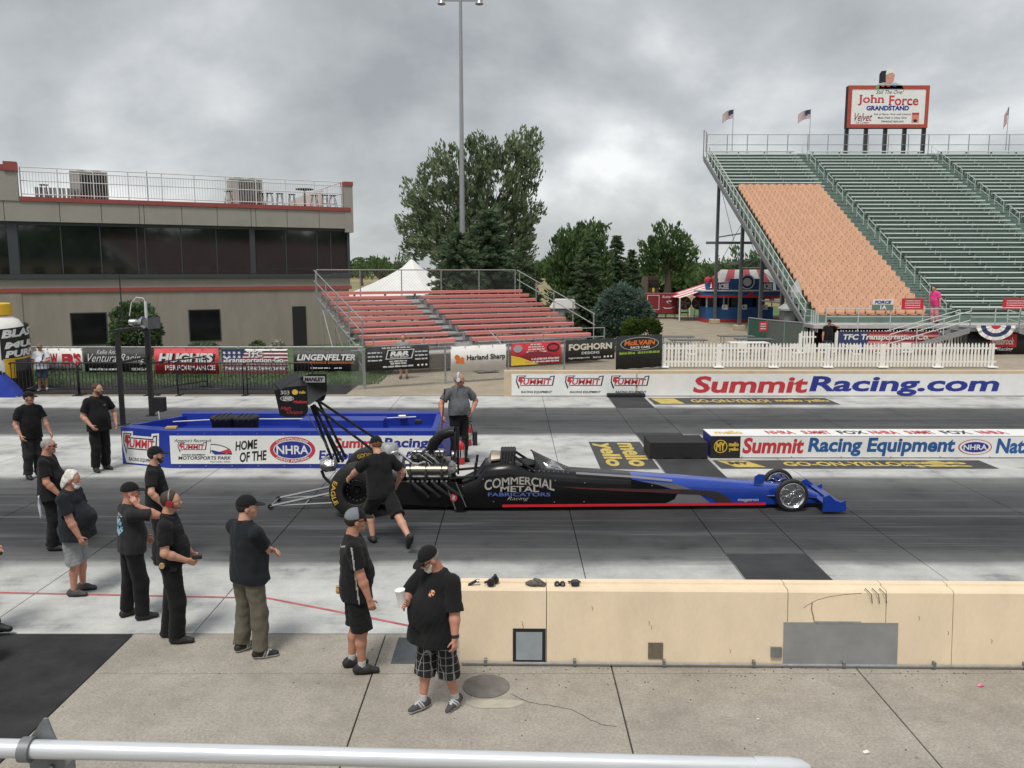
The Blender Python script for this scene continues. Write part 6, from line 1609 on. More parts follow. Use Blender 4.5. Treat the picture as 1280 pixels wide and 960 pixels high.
# tyres
def slick(dy, sgn):
    c = Vector((0, dy, .455)); t = MB(); w = .42
    t.lathe([(.205, -w * .40), (.23, -w * .47), (.30, -w * .50), (.38, -w * .49), (.435, -w * .44), (.455, -w * .36), (.46, 0), (.455, w * .36), (.435, w * .44), (.38, w * .49), (.30, w * .50), (.23, w * .47), (.205, w * .40)], c, 56, 'Y')
    wh = t.build('rear_wheel', RUBBER, dr, 'auto')
    rim = MB(); rim.lathe([(.0, -.05), (.05, -.055), (.07, -.03), (.16, -.02), (.19, -.12), (.215, -w * .44), (.208, -w * .45), (.185, -.1), (.185, .1), (.208, w * .45), (.0, .02)], c + Vector((0, 0 if sgn < 0 else 0, 0)), 36, 'Y')
    rim.build('rim', mat('black_rim', (.02, .02, .021), .35, .6, var=.1), wh, 'auto')
    bl_ = MB()
    for k in range(16): a_ = k * math.pi / 8; bl_.cyl(c + Vector((.175 * math.cos(a_), -.075, .175 * math.sin(a_))), c + Vector((.175 * math.cos(a_), -.05, .175 * math.sin(a_))), .009, n=6)
    bl_.build('rim_bolts', STEEL, wh)['kind'] = 'stuff'
    for s, a0, a1 in ((('EAGLE', 150, 213),) if sgn < 0 else (('GOODYEAR', 118, 50),)):
        for sg in (-1,):
            R1, R2 = .335, .41
            if s == 'GOODYEAR': wp = lambda a, b_: ((R1 + (R2 - R1) * b_) * math.cos(math.radians(a0 + (a1 - a0) * a)), (R1 + (R2 - R1) * b_) * math.sin(math.radians(a0 + (a1 - a0) * a)))
            else: wp = lambda a, b_: ((R2 - (R2 - R1) * b_) * math.cos(math.radians(a0 + (a1 - a0) * a)), (R2 - (R2 - R1) * b_) * math.sin(math.radians(a0 + (a1 - a0) * a)))
            lettering(s, c + Vector((0, -w * .505, 0)), UX, UZ, 1, 1, GOLDL, wh, bold=.02, warp=wp, lift=.004, name='tyre_lettering')
slick(-.60, -1); slick(.60, 1)
fxp = D(990, 621, -.38)
def front_wheel(dy):
    c = Vector((fxp.x, dy, .285)); t = MB(); w = .095
    t.lathe([(.222, -w * .42), (.245, -w * .5), (.268, -w * .46), (.283, -w * .3), (.286, 0), (.283, w * .3), (.268, w * .46), (.245, w * .5), (.222, w * .42)], c, 48, 'Y')
    wh = t.build('front_wheel', RUBBER, dr, 'auto')
    rim = MB(); rim.lathe([(.20, -.012), (.222, -w * .42), (.215, -w * .46), (.19, -.02), (.19, .02), (.215, w * .46), (.222, w * .42)], c, 40, 'Y'); rim.build('rim', CHROME, wh, 'auto')
    # centre disc with five round windows: five hoops around a hub
    ds = MB(); ds.lathe([(0, -.045), (.028, -.045), (.035, -.03), (.045, -.02), (.045, .02), (0, .03)], c, 20, 'Y')
    for k in range(5):
        a_ = k * 2 * math.pi / 5 + .31; cc = c + Vector((.122 * math.cos(a_), -.015, .122 * math.sin(a_)))
        ring_ = [cc + Vector((.066 * math.cos(q), 0, .066 * math.sin(q))) for q in [j * 2 * math.pi / 18 for j in range(19)]]
        ds.tube(ring_, .0125, 6, False)
        b0_ = a_ + math.pi / 5; ds.box(c + Vector((.15 * math.cos(b0_), -.012, .15 * math.sin(b0_))), (.07, .016, .05), rot=Matrix.Rotation(-b0_, 3, 'Y'))
        ds.box(c + Vector((.055 * math.cos(b0_), -.012, .055 * math.sin(b0_))), (.05, .016, .03), rot=Matrix.Rotation(-b0_, 3, 'Y'))
    ds.build('wheel_disc', CHROME, wh, 'auto')
    MB().lathe([(.06, .015), (.15, .015), (.15, .022), (.06, .022)], c, 24, 'Y').build('backing', BODYB, wh)
front_wheel(-.36); front_wheel(.40)
MB().cyl((fxp.x, -.34, .285), (fxp.x, .38, .285), .028, n=8).build('front_axle', BLKMETAL, dr)
for s in (-.3, .33): MB().cyl((fxp.x - .5, s * .6, .22), (fxp.x, s, .26), .014, n=6).build('radius_rod', BLKMETAL, dr)
# front wing: centre foil, two end plates, twin struts
wz = [D(1014, 596, .5), D(1057, 640, -.52)]
e0 = D(1030, 622, -.50); 
def endplate(dy, nm='end_plate'):
    # plan outline in (x, z) of the upright plate
    P = [(D(1029, 624, -.55).x, .05), (D(1029, 624, -.55).x, .30), (D(1036, 624, -.55).x, .345), (D(1044, 627, -.55).x, .25), (D(1051, 628, -.55).x, .215), (D(1057, 626, -.55).x, .25), (D(1058, 630, -.55).x, .06)]
    mb = MB(); mb.prism(P, (0, dy, 0), UX, UZ, UY, -.012, .012); mb.build(nm, BODYB, dr)
endplate(-.55); endplate(.55)
x0_ = D(1030, 624, -.5).x
mb = MB(); mb.prism([(x0_ - .03, .20), (x0_ + .02, .235), (x0_ + .16, .20), (x0_ + .30, .115), (x0_ + .33, .10), (x0_ + .16, .165), (x0_ + .02, .185)], (0, 0, 0), UX, UZ, UY, -.538, .538); mb.build('front_wing', BODYB, dr)
mb = MB(); mb.prism([(x0_ + .1, .245), (x0_ + .2, .24), (x0_ + .36, .16), (x0_ + .37, .15), (x0_ + .2, .22)], (0, 0, 0), UX, UZ, UY, -.538, .538); mb.build('wing_flap', BODYB, dr)
mb = MB(); mb.prism([(fxp.x + .2, .36), (x0_ + .04, .23), (x0_ + .04, .16), (fxp.x + .1, .2)], (0, 0, 0), UX, UZ, UY, -.08, .08); mb.build('nose_strut', BODYB, dr)
for s in (-.2, .2): MB().cyl((fxp.x + .05, s * .7, .22), (x0_ + .1, s, .18), .014, n=6).build('wing_strut', BLKMETAL, dr)
# small blue canard ahead of the front axle
q = D(950, 603, -.2); mb = MB(); mb.prism([(-.10, 0), (-.09, .13), (-.02, .175), (.075, .165), (.075, .05), (.05, .0)], (q.x, 0, q.z - .03), UX, UZ, UY, -.20, -.165); mb.build('fuel_cap_fin', BODYB, dr)
# chassis rear: tub panel, tubes
mb = MB(); mb.prism([(D(488, 601, -.33).x, D(488, 601, -.33).z), (D(520, 603, -.33).x, D(520, 603, -.33).z), (D(578, 606, -.33).x, D(578, 606, -.33).z), (D(578, 634, -.33).x, .07), (D(540, 633, -.33).x, .08), (D(488, 628, -.33).x, .14)], (0, 0, 0), UX, UZ, UY, -.34, -.32); mb.build('side_panel', CARBON, dr)
mb = MB(); mb.prism([(-.1, .30), (.6, .45), (2.0, .45), (2.0, .08), (.6, .09), (-.1, .2)], (0, 0, 0), UX, UZ, UY, .31, .33); mb.build('side_panel', CARBON, dr)
for s in (-.30, .30):
    for z0, z1 in ((.50, .62), (.12, .09)): MB().tube([(-.15, s * .8, z0 - .05), (.8, s, z0), (2.1, s, z1)], .024, 7).build('frame_tube', BLKMETAL, dr)
    MB().cyl((.7, s, .12), (.95, s, .52), .02, n=6).build('frame_tube', BLKMETAL, dr); MB().cyl((1.9, s, .09), (2.0, s, .85), .024, n=6).build('frame_tube', BLKMETAL, dr)
MB().box((.95, 0, .07), (2.2, .6, .02)).build('belly_pan', CARBON, dr)
MB().cyl((0, -.45, .455), (0, .45, .455), .09, n=14).build('rear_axle', STEEL, dr, 'auto'); MB().lathe([(.1, -.17), (.2, -.1), (.22, 0), (.2, .1), (.1, .17)], (0, 0, .455), 18, 'Y').build('differential', STEEL, dr, 'auto')
# oil tank and bellhousing behind the engine
q = D(487, 572, .1); MB().lathe([(.0, -.18), (.14, -.17), (.17, -.1), (.17, .2), (.14, .26), (0, .27)], (q.x, .05, q.z), 20).build('oil_tank', mat('pale_alloy', (.5, .51, .5), .32, .7, var=.1), dr, 'auto')
q = D(492, 590, -.1); MB().lathe([(.12, -.18), (.22, -.12), (.27, .1), (.27, .16), (.1, .17)], (q.x, 0, q.z), 22, 'X').build('bellhousing', STEEL, dr, 'auto')
MB().tube([D(480, 590, -.2), D(486, 584, -.25), D(496, 586, -.25), D(500, 594, -.25)], .03, 8).build('coolant_hose', CHROME, dr, 'auto')
# engine
ex0, ex1 = D(508, 590, -.2).x, D(562, 590, -.2).x; ez = D(530, 605, -.2).z; L_e = ex1 - ex0
MB().box(((ex0 + ex1) / 2, 0, .36), (L_e, .36, .42), ch=.03).build('engine_block', mat('cast_alloy', (.12, .12, .12), .45, .6, var=.3, scale=14, bump=.2), dr)
for s in (-1, 1):
    Rm = Matrix.Rotation(s * math.radians(38), 3, 'X')
    MB().box(((ex0 + ex1) / 2, s * .25, .62), (L_e * .96, .20, .20), rot=Rm, ch=.02).build('cylinder_head', mat('cast_alloy', (.12, .12, .12)), dr)
    vc = MB().box(((ex0 + ex1) / 2, s * .33, .72), (L_e * .94, .20, .10), rot=Rm, ch=.03).build('valve_cover', WARM, dr)
    for k in range(3):
        x = ex0 + L_e * (.12 + .36 * k); MB().tube([(x, s * .43, .50), (x, s * .45, .68), (x, s * .36, .83), (x, s * .16, .90)], .022, 6).build('restraint_strap', BLKMATTE, dr)
    for k in range(4):
        x = ex0 + .10 + k * L_e * .235
        MB().tube([(x, s * .30, .56), (x + .02, s * .42, .53), (x + .10, s * .47, .46), (x + .22, s * .45, .37), (x + .30 + .02 * k, s * .43, .27)], [.034, .034, .034, .036, .038], 9).build('header_pipe', BLKMETAL, dr, 'auto')
    for k in range(9): MB().lathe([(.02, 0), (.02, -.02), (0, -.022)], (ex0 + .06 + k * L_e / 9.2, s * .44 if s < 0 else .44, .555), 6, 'Y').build('head_bolt', STEEL, dr)
MB().box(((ex0 + ex1) / 2, 0, .88), (L_e * .80, .24, .16), ch=.03).build('blower_case', BLKMETAL, dr)
for k in range(10): MB().box((ex0 + .12 + k * L_e * .078, 0, .895), (.018, .262, .14)).build('blower_rib', BLKMATTE, dr)
MB().box(((ex0 + ex1) / 2, 0, .985), (L_e * .7, .2, .05), ch=.01).build('injector_plate', STEEL, dr)
for k in range(6): MB().cyl((ex0 + .18 + k * .1, -.13, .93), (ex0 + .18 + k * .1, -.15, 1.03), .012, n=6).build('injector_nozzle', STEEL, dr)
# white dots of fuel fittings, hoses
for k in range(4): MB().box((ex0 + .15 + k * .17, -.128, .90), (.05, .012, .045)).build('fitting_plate', WARM, dr)
MB().tube([D(489, 567, -.2), D(497, 564, -.25), D(506, 571, -.28), D(516, 579, -.3), D(524, 580, -.3)], .022, 8).build('breather_pipe', CHROME, dr, 'auto')
MB().tube([D(519, 582, -.3), D(530, 577, -.3), D(535, 579, -.3), D(537, 584, -.3)], .02, 8).build('breather_pipe', CHROME, dr, 'auto')
rr_ = random.Random(9)
for k in range(9):
    xa = ex0 + rr_.uniform(0, L_e * .6); MB().tube([(xa, -.2 - rr_.uniform(0, .1), .95), (xa + .1, -.3, 1.0 + rr_.uniform(0, .05)), (xa + .25, -.3, .9), (xa + .4, -.28, .7 + rr_.uniform(-.1, .1))], .009, 5).build('hose', [BLKMATTE, BLKMETAL, STEEL][k % 3], dr)
# front drive: pulleys, belt, mag
q = D(566, 590, -.1)
for z, r_, dx in ((.34, .09, .0), (.92, .075, .0), (.66, .06, .02)): MB().lathe([(0, -.03), (r_, -.03), (r_ * .93, 0), (r_, .04), (0, .05)], (ex1 + .06 + dx, -.02, z), 22, 'X').build('pulley', STEEL, dr, 'auto')
mb = MB(); mb.tube([(ex1 + .07, -.10, .34), (ex1 + .07, -.09, .92), (ex1 + .07, 0, 1.0), (ex1 + .07, .07, .92), (ex1 + .07, .08, .34), (ex1 + .07, 0, .25), (ex1 + .07, -.10, .34)], .02, 6, False); mb.build('drive_belt', BLKMATTE, dr)
for py, r_ in ((586, .075), (581, .06)):
    q = D(565, py, -.3); MB().lathe([(0, -.1), (r_ * .9, -.09), (r_, -.06), (r_, .05), (r_ * .7, .07), (0, .08)], (q.x, -.27, q.z), 18, 'Y').build('fuel_pump', STEEL, dr, 'auto')
q0, q1 = D(568, 600, -.2), D(569, 540, -.2); MB().cyl((q0.x, -.22, q0.z), (q1.x, -.22, q1.z), .02, n=7).build('engine_post', BLKMETAL, dr); MB().cyl((q0.x + .04, .22, q0.z), (q1.x + .02, .2, q1.z), .02, n=7).build('engine_post', BLKMETAL, dr)
# injector scoop: a curved horn opening forward
pth = [(D(535, 577, 0), .20, .10), (D(538, 566, 0), .21, .10), (D(543, 553, 0), .24, .10), (D(552, 543.5, 0), .28, .09), (D(562, 540, 0), .30, .085), (D(568, 539.5, 0), .30, .08)]
mb = MB(); rg = []
for i, (c, w, hgt) in enumerate(pth):
    d = (pth[min(i + 1, 5)][0] - pth[max(i - 1, 0)][0]).normalized(); up = Vector((-d.z, 0, d.x)); 
    rg.append([c + UY * (w * .5 * math.copysign(abs(math.cos(a_)) ** .6, math.cos(a_))) + up * (hgt * math.copysign(abs(math.sin(a_)) ** .7, math.sin(a_))) for a_ in [j * math.pi / 8 for j in range(16)]])
inner = [[c + (p - c) * .86 for p in r] for r, (c, _, _) in zip(rg, pth)]
mb.loft(rg + inner[::-1]); mb.build('injector_scoop', CARBON, dr, 'auto')
MB().tube([D(518, 574, -.1), D(528, 565, -.1), D(540, 556, -.1), D(553, 545, -.1)], .01, 5).build('scoop_stay', BLKMETAL, dr)
# deflector plate with round red badge
A, B = D(559, 604, -.44), D(574, 640, -.44)
mb = MB(); mb.prism([(A.x - .03, A.z), (A.x + .14, A.z + .02), (B.x + .12, B.z + .10), (B.x + .06, max(.05, B.z)), (B.x - .06, max(.05, B.z))], (0, 0, 0), UX, UZ, UY, -.46, -.435); dp_ = mb.build('deflector_plate', BODYK, dr)
q = D(567, 622, -.46); flat(ell(q.x, q.z, .062, .072, 20), (0, -.462, 0), UX, UZ, REDP, dp_, .003, 'badge'); flat([(q.x - .03, q.z - .03), (q.x - .01, q.z + .04), (q.x + .03, q.z + .03), (q.x + .02, q.z - .01), (q.x + .03, q.z - .04)], (0, -.462, 0), UX, UZ, SILVP, dp_, .005, 'badge_emblem')
MB().tube([(A.x - .02, -.462, A.z), (B.x - .06, -.462, .06)], .012, 5).build('plate_edge', STEEL, dr); MB().tube([(A.x + .15, -.462, A.z + .02), (B.x + .12, -.462, B.z + .10)], .01, 5).build('plate_edge', STEEL, dr)
# rear wing, end plates and struts
def wp_(px, py, dy): return D(px, py, dy)
near = [(343, 487.5), (352, 486.5), (357, 484), (384, 481), (385, 514), (381, 520), (375, 521.5), (356, 521), (350, 519)]
NY, FY = -.72, .74
P = [wp_(x, y, NY) for x, y in near]; ep = MB(); ep.prism([(p.x, p.z) for p in P], (0, NY, 0), UX, UZ, UY, -.012, .012); epn = ep.build('wing_end_plate', CARBON, dr)
far_ = [(372, 473), (384, 469), (386, 467.5), (408, 467.5), (409, 490), (405, 500), (399, 503), (385, 500), (380, 492)]
P2 = [wp_(x, y, FY) for x, y in far_]; ep = MB(); ep.prism([(p.x, p.z) for p in P2], (0, FY, 0), UX, UZ, UY, -.012, .012); epf = ep.build('wing_end_plate', CARBON, dr)
def foil(x, z, ch, ang, nm, camber=.10):
    pr = []
    for s in range(9):
        u = s / 8; pr.append((u, .05 * math.sin(math.pi * u ** .6) + camber * math.sin(math.pi * u) * -.5))
    pr = pr + [(u, v - .06 * math.sin(math.pi * min(1, u + .05)) - .012) for u, v in pr[::-1]]
    ca, sa = math.cos(ang), math.sin(ang)
    mb = MB(); mb.prism([(x + ch * (u * ca - v * sa), z + ch * (u * sa + v * ca)) for u, v in pr], (0, 0, 0), UX, UZ, UY, NY + .014, FY - .014); mb.build(nm, CARBON, dr, 'auto')
m0 = wp_(384, 505, NY)
foil(m0.x - .36, m0.z + .13, .42, math.radians(-20), 'wing_foil'); foil(m0.x - .50, m0.z + .27, .24, math.radians(-38), 'wing_foil'); foil(m0.x - .55, m0.z + .36, .14, math.radians(-50), 'wing_foil')
def eptext(s, x0, x1, y0, y1, m, **k):
    a_, b_ = wp_(x0, y1, NY), wp_(x1, y0, NY); lettering(s, (a_.x, NY - .012, a_.z), UX, UZ, b_.x - a_.x, b_.z - a_.z, m, epn, lift=.003, **k)
eptext('303', 351, 362, 488, 493, SILVP, bold=.02); flat(ell(*[ (wp_(369, 490, NY).x), wp_(369, 490, NY).z ], .05, .045, 14), (0, NY - .012, 0), UX, UZ, YELP, epn, .003, 'sponsor_badge')
eptext('mello', 374, 382, 488, 492, YELP, bold=.03); eptext('LEWIS', 354, 365, 496, 500.5, WHITE, bold=.02, shear=.2); flat([(p + wp_(359, 498, NY).x, q_ + wp_(359, 498, NY).z) for p, q_ in ell(0, 0, .115, .045, 20)], (0, NY - .012, 0), UX, UZ, SILVP, epn, .0015, 'sponsor_oval')
flat([(p + wp_(359, 498, NY).x, q_ + wp_(359, 498, NY).z) for p, q_ in ell(0, 0, .10, .036, 20)], (0, NY - .012, 0), UX, UZ, BLACKP, epn, .0022, 'sponsor_oval')
eptext('Hudson', 367, 384, 500, 504, REDP, bold=.03, shear=.2); eptext('High', 351, 364, 508, 513, REDP, bold=.0, shear=.4); eptext('Output', 359, 379, 513, 518, REDP, bold=.0, shear=.4)
a_, b_ = wp_(381, 476.5, FY), wp_(405, 471.5, FY); flat(rect(a_.x - .02, a_.z - .02, b_.x + .02, b_.z + .02), (0, FY - .012, 0), UX, UZ, SILVP, epf, .003, 'sponsor_panel'); lettering('MANLEY', (a_.x, FY - .012, a_.z), UX, UZ, b_.x - a_.x, b_.z - a_.z, BLACKP, epf, bold=.05, shear=.15, lift=.006)
for dy, t0, t1 in ((-.16, (389, 507), (418, 582)), (.02, (393, 506), (424, 578)), (-.16, (392, 508), (429, 577)), (.12, (397, 500), (432, 572))):
    MB().cyl(D(*t0, dy), D(*t1, dy), .026, n=8).build('wing_strut', CARBON, dr)
for dy, t0, t1 in ((-.16, (391, 506), (521, 604)), (.16, (398, 501), (536, 592))):
    MB().cyl(D(*t0, dy), D(*t1, dy * 1.6), .024, n=8).build('wing_strut', CARBON, dr)
MB().cyl(D(384, 517, -.5), D(410, 560, -.2), .01, n=6).build('wing_wire', STEEL, dr)
# parachute packs in foil
rr_ = random.Random(4)
q = D(410, 580, -.1); mb = MB(); rgs = []
for i, (dx, r_) in enumerate(((-.13, .02), (-.12, .09), (-.04, .13), (.06, .14), (.13, .11), (.16, .04))):
    rgs.append([Vector((q.x + dx, q.y + r_ * 1.2 * math.cos(a_) * rr_.uniform(.9, 1.1), q.z + r_ * math.sin(a_) * rr_.uniform(.88, 1.12))) for a_ in [j * math.pi / 7 for j in range(14)]])
mb.loft(rgs); mb.build('parachute_pack', mat('crinkled_foil', (.50, .50, .50), .28, .9, var=.2, scale=8, bump=.8, bscale=22), dr, 'auto')
MB().tube([D(402, 588, -.1), D(405, 596, -.1), D(413, 604, -.1), D(425, 606, -.1)], .028, 8).build('parachute_tube', BLKMETAL, dr)
# wheelie bars
wbx = D(338, 628, -.25)
for s in (-.26, .26):
    MB().cyl((wbx.x, s, .06), (-.25, s, .36), .022, n=8).build('wheelie_bar', STEEL, dr, 'auto'); MB().cyl((wbx.x + .04, s, .065), (-.2, s * .9, .13), .016, n=8).build('wheelie_bar', STEEL, dr, 'auto')
    MB().lathe([(0, -.02), (.045, -.02), (.05, 0), (.045, .02), (0, .02)], (wbx.x, s, .05), 16, 'Y').build('wheelie_wheel', RUBBER, dr)
MB().cyl((wbx.x, -.26, .06), (wbx.x, .26, .06), .014, n=6).build('wheelie_axle', STEEL, dr); MB().cyl((wbx.x + .6, -.26, .09), (wbx.x + .6, .26, .09), .012, n=6).build('wheelie_bar', STEEL, dr)
# ------------------------------------------------------------------ people: one blended surface per body, clothes as their own surfaces
def surf_nets(Dm, lo, vox):
    s = Dm < 0
    c = np.zeros(tuple(n - 1 for n in Dm.shape), np.int8)
    offs = [(i, j, k) for i in (0, 1) for j in (0, 1) for k in (0, 1)]
    sl = lambda A, o: A[o[0]:A.shape[0] - 1 + o[0], o[1]:A.shape[1] - 1 + o[1], o[2]:A.shape[2] - 1 + o[2]]
    for o in offs: c += sl(s, o)
    act = (c > 0) & (c < 8)
    I = np.argwhere(act); n = len(I)
    idx = np.full(c.shape, -1, np.int32); idx[act] = np.arange(n)
    val = {o: Dm[I[:, 0] + o[0], I[:, 1] + o[1], I[:, 2] + o[2]] for o in offs}
    acc = np.zeros((n, 3)); cnt = np.zeros(n)
    for a in offs:
        for ax in range(3):
            if a[ax]: continue
            b = list(a); b[ax] = 1; b = tuple(b)
            x = (val[a] < 0) != (val[b] < 0)
            t = val[a][x] / (val[a][x] - val[b][x])
            p = np.tile(np.array(a, float), (x.sum(), 1)); p[:, ax] = t
            acc[x] += p; cnt[x] += 1
    V = (I + acc / cnt[:, None]) * vox + lo
    Fs = []
    for ax in range(3):
        o1, o2 = [(1, 2), (2, 0), (0, 1)][ax]
        a = s; sh = [slice(None)] * 3
        lo_ = [slice(1, -1)] * 3; hi_ = [slice(1, -1)] * 3; lo_[ax] = slice(0, -1); hi_[ax] = slice(1, None)
        A = s[tuple(lo_)]; B = s[tuple(hi_)]
        E_ = np.argwhere(A != B); off = np.ones(3, int); off[ax] = 0; E_ = E_ + off
        if not len(E_): continue
        sg = s[E_[:, 0], E_[:, 1], E_[:, 2]]
        d1 = np.zeros(3, int); d1[o1] = 1; d2 = np.zeros(3, int); d2[o2] = 1
        q = [idx[tuple((E_ - d1 - d2).T)], idx[tuple((E_ - d2).T)], idx[tuple(E_.T)], idx[tuple((E_ - d1).T)]]
        Q = np.stack(q, 1); Q[~sg] = Q[~sg][:, ::-1]
        Fs.append(Q[(Q >= 0).all(1)])
    return V, np.concatenate(Fs)
class SDF:
    def __init__(self): self.p = []
    def cone(self, a, b, ra, rb, k=.02, clip=None):
        a = np.array(a, float); b = np.array(b, float); R = max(ra, rb)
        def f(P):
            ab = b - a; L = np.dot(ab, ab) + 1e-12
            t = np.clip(((P - a) @ ab) / L, 0, 1)
            d = np.linalg.norm(P - a - t[..., None] * ab, axis=-1) - (ra + (rb - ra) * t)
            if clip is not None:
                n = ab / math.sqrt(L); d = np.maximum(d, (P - (a + ab * clip)) @ n)
            return d
        self.p.append((f, np.minimum(a, b) - R, np.maximum(a, b) + R, k, 0)); return self
    def ell(self, c, r, R=None, k=.03, op=0):
        c = np.array(c, float); r = np.array(r, float); R = np.eye(3) if R is None else R; m = r.max()
        def f(P):
            q = (P - c) @ R; k0 = np.linalg.norm(q / r, axis=-1); k1 = np.linalg.norm(q / (r * r), axis=-1) + 1e-9
            return k0 * (k0 - 1) / k1
        self.p.append((f, c - m, c + m, k, op)); return self
    def cut(self, pt, n):
        pt = np.array(pt, float); n = np.array(n, float); n /= np.linalg.norm(n)
        self.p.append((lambda P: (P - pt) @ n, None, None, 0, 2)); return self
    def mesh(self, vox, disp=None):
        B = [p for p in self.p if p[4] == 0]
        lo = np.min([p[1] for p in B], 0) - 4 * vox; hi = np.max([p[2] for p in B], 0) + 4 * vox
        n = np.ceil((hi - lo) / vox).astype(int) + 1
        Dm = np.full(n, .3, np.float32)
        ax = [lo[i] + np.arange(n[i]) * vox for i in range(3)]
        for f, l, h, k, op in self.p:
            if l is None: i0 = np.zeros(3, int); i1 = n
            else:
                e = k + 2.5 * vox; i0 = np.maximum(0, ((l - e - lo) / vox).astype(int)); i1 = np.minimum(n, ((h + e - lo) / vox).astype(int) + 2)
            if (i1 <= i0).any(): continue
            s = tuple(slice(a, b) for a, b in zip(i0, i1))
            P = np.stack(np.meshgrid(ax[0][s[0]], ax[1][s[1]], ax[2][s[2]], indexing='ij'), -1)
            d = f(P).astype(np.float32); o = Dm[s]
            if op == 0:
                if k > 0:
                    hh = np.maximum(k - np.abs(o - d), 0) / k; Dm[s] = np.minimum(o, d) - hh * hh * k * .25
                else: Dm[s] = np.minimum(o, d)
            elif op == 1: Dm[s] = np.maximum(o, -d)
            else: Dm[s] = np.maximum(o, d)
        if disp is not None:
            near = np.abs(Dm) < 3 * vox; I = np.argwhere(near); P = I * vox + lo
            Dm[near] += disp(P).astype(np.float32)
        return surf_nets(Dm, lo, vox)
def wrinkles(seed, amp):
    r = np.random.default_rng(seed); W_ = [(r.normal(size=3) * np.array([1, 1, .8]) * f, r.uniform(0, 6), 1 / (1 + .25 * i)) for i, f in enumerate((7, 9, 13, 17, 23, 31, 40))]
    def f(P):
        z = np.zeros(len(P)); wv = .04 * np.sin(P @ np.array([9, 7, 11.])) 
        for d, ph, a in W_: z += a * np.sin(P @ d * 1.6 + ph + wv * 40)
        return amp * z / 3
    return f
def ik(a, b, l1, l2, hint):
    a, b = Vector(a), Vector(b); d = b - a; L = min(d.length, (l1 + l2) * .999); dn = d.normalized(); b = a + dn * L
    x = (l1 * l1 - l2 * l2 + L * L) / (2 * L); h = math.sqrt(max(0, l1 * l1 - x * x))
    hv = Vector(hint); hv = hv - dn * hv.dot(dn); hv.normalize()
    return a + dn * x + hv * h, b
SKIN = {k: mat('skin_' + k, c, .5, var=.10, scale=14, bump=.04, spec=.35) for k, c in dict(fair=(.50, .27, .19), tan=(.44, .215, .14), red=(.47, .225, .16)).items()}
HAIRC = {k: mat('hair_' + k, c, .7, var=.35, scale=60, stretch=(1, 1, .2), bump=.4, bscale=90) for k, c in dict(brown=(.05, .03, .018), dark=(.02, .015, .012), grey=(.28, .26, .24), white=(.62, .60, .54), ginger=(.16, .07, .03)).items()}
def cloth(name, col, rough=.9): return mat('cloth_' + name, col, rough, var=.18, scale=9, bump=.35, bscale=180, spec=.2)
def _sheen():
    for k, m in MATS.items():
        if k.startswith('cloth_'): b = m.node_tree.nodes['Principled BSDF']; b.inputs['Sheen Weight'].default_value = .05; b.inputs['Sheen Roughness'].default_value = .5
BLK = cloth('black', (.011, .011, .012)); BLKN = cloth('navy_black', (.014, .017, .021)); CHAR = cloth('charcoal', (.026, .026, .028)); KHAKI = cloth('khaki', (.125, .115, .085)); GREYC = cloth('grey', (.27, .275, .28)); DENIM = cloth('denim', (.05, .07, .12)); WHT = cloth('white', (.62, .64, .68)); PINK = cloth('pink', (.75, .06, .25)); PINKL = cloth('rose', (.55, .22, .26))
HEATH = cloth('grey_stripe', (.115, .12, .13)); 
def plaid():
    m = bpy.data.materials.new('cloth_plaid'); m.use_nodes = True; t = m.node_tree; b = t.nodes['Principled BSDF']; b.inputs['Roughness'].default_value = .9
    tcn = t.nodes.new('ShaderNodeTexCoord'); sp = t.nodes.new('ShaderNodeSeparateXYZ'); t.links.new(tcn.outputs['Object'], sp.inputs[0]); prev = None
    def line(src, per, w, off=0.0):
        a = t.nodes.new('ShaderNodeMath'); a.operation = 'ADD'; t.links.new(src, a.inputs[0]); a.inputs[1].default_value = 10 + off
        md = t.nodes.new('ShaderNodeMath'); md.operation = 'MODULO'; t.links.new(a.outputs[0], md.inputs[0]); md.inputs[1].default_value = per
        lt_ = t.nodes.new('ShaderNodeMath'); lt_.operation = 'LESS_THAN'; t.links.new(md.outputs[0], lt_.inputs[0]); lt_.inputs[1].default_value = w; return lt_.outputs[0]
    ad = t.nodes.new('ShaderNodeMath'); ad.operation = 'ADD'; t.links.new(sp.outputs['X'], ad.inputs[0]); t.links.new(sp.outputs['Y'], ad.inputs[1])
    su = t.nodes.new('ShaderNodeMath'); su.operation = 'SUBTRACT'; t.links.new(sp.outputs['X'], su.inputs[0]); t.links.new(sp.outputs['Y'], su.inputs[1])
    Ls = [line(sp.outputs['Z'], .085, .006), line(ad.outputs[0], .10, .008), line(su.outputs[0], .11, .008, .03)]
    for l in Ls:
        if prev is None: prev = l
        else:
            mx = t.nodes.new('ShaderNodeMath'); mx.operation = 'MAXIMUM'; t.links.new(prev, mx.inputs[0]); t.links.new(l, mx.inputs[1]); prev = mx.outputs[0]
    r = t.nodes.new('ShaderNodeMix'); r.data_type = 'RGBA'; t.links.new(prev, r.inputs[0]); r.inputs[6].default_value = (.010, .010, .011, 1); r.inputs[7].default_value = (.26, .26, .26, 1)
    t.links.new(r.outputs[2], b.inputs['Base Color']); return m
PLAID = plaid()
SHOEB = mat('shoe_black', (.014, .014, .015), .6, var=.3); SHOEG = mat('shoe_grey', (.055, .055, .055), .7, var=.3, scale=30); SOLEW = mat('sole_white', (.55, .55, .53), .7); SOLEB = mat('sole_black', (.012, .012, .012), .8); SOCK = mat('sock_grey', (.42, .42, .42), .9)
LENS = mat('dark_lens', (.004, .004, .005), .12); EYEW = mat('eye_white', (.6, .57, .52), .3)
def rot_to(f, u):
    f = Vector(f).normalized(); l = Vector(u).cross(f).normalized(); u = f.cross(l); return np.array([[f.x, l.x, u.x], [f.y, l.y, u.y], [f.z, l.z, u.z]])
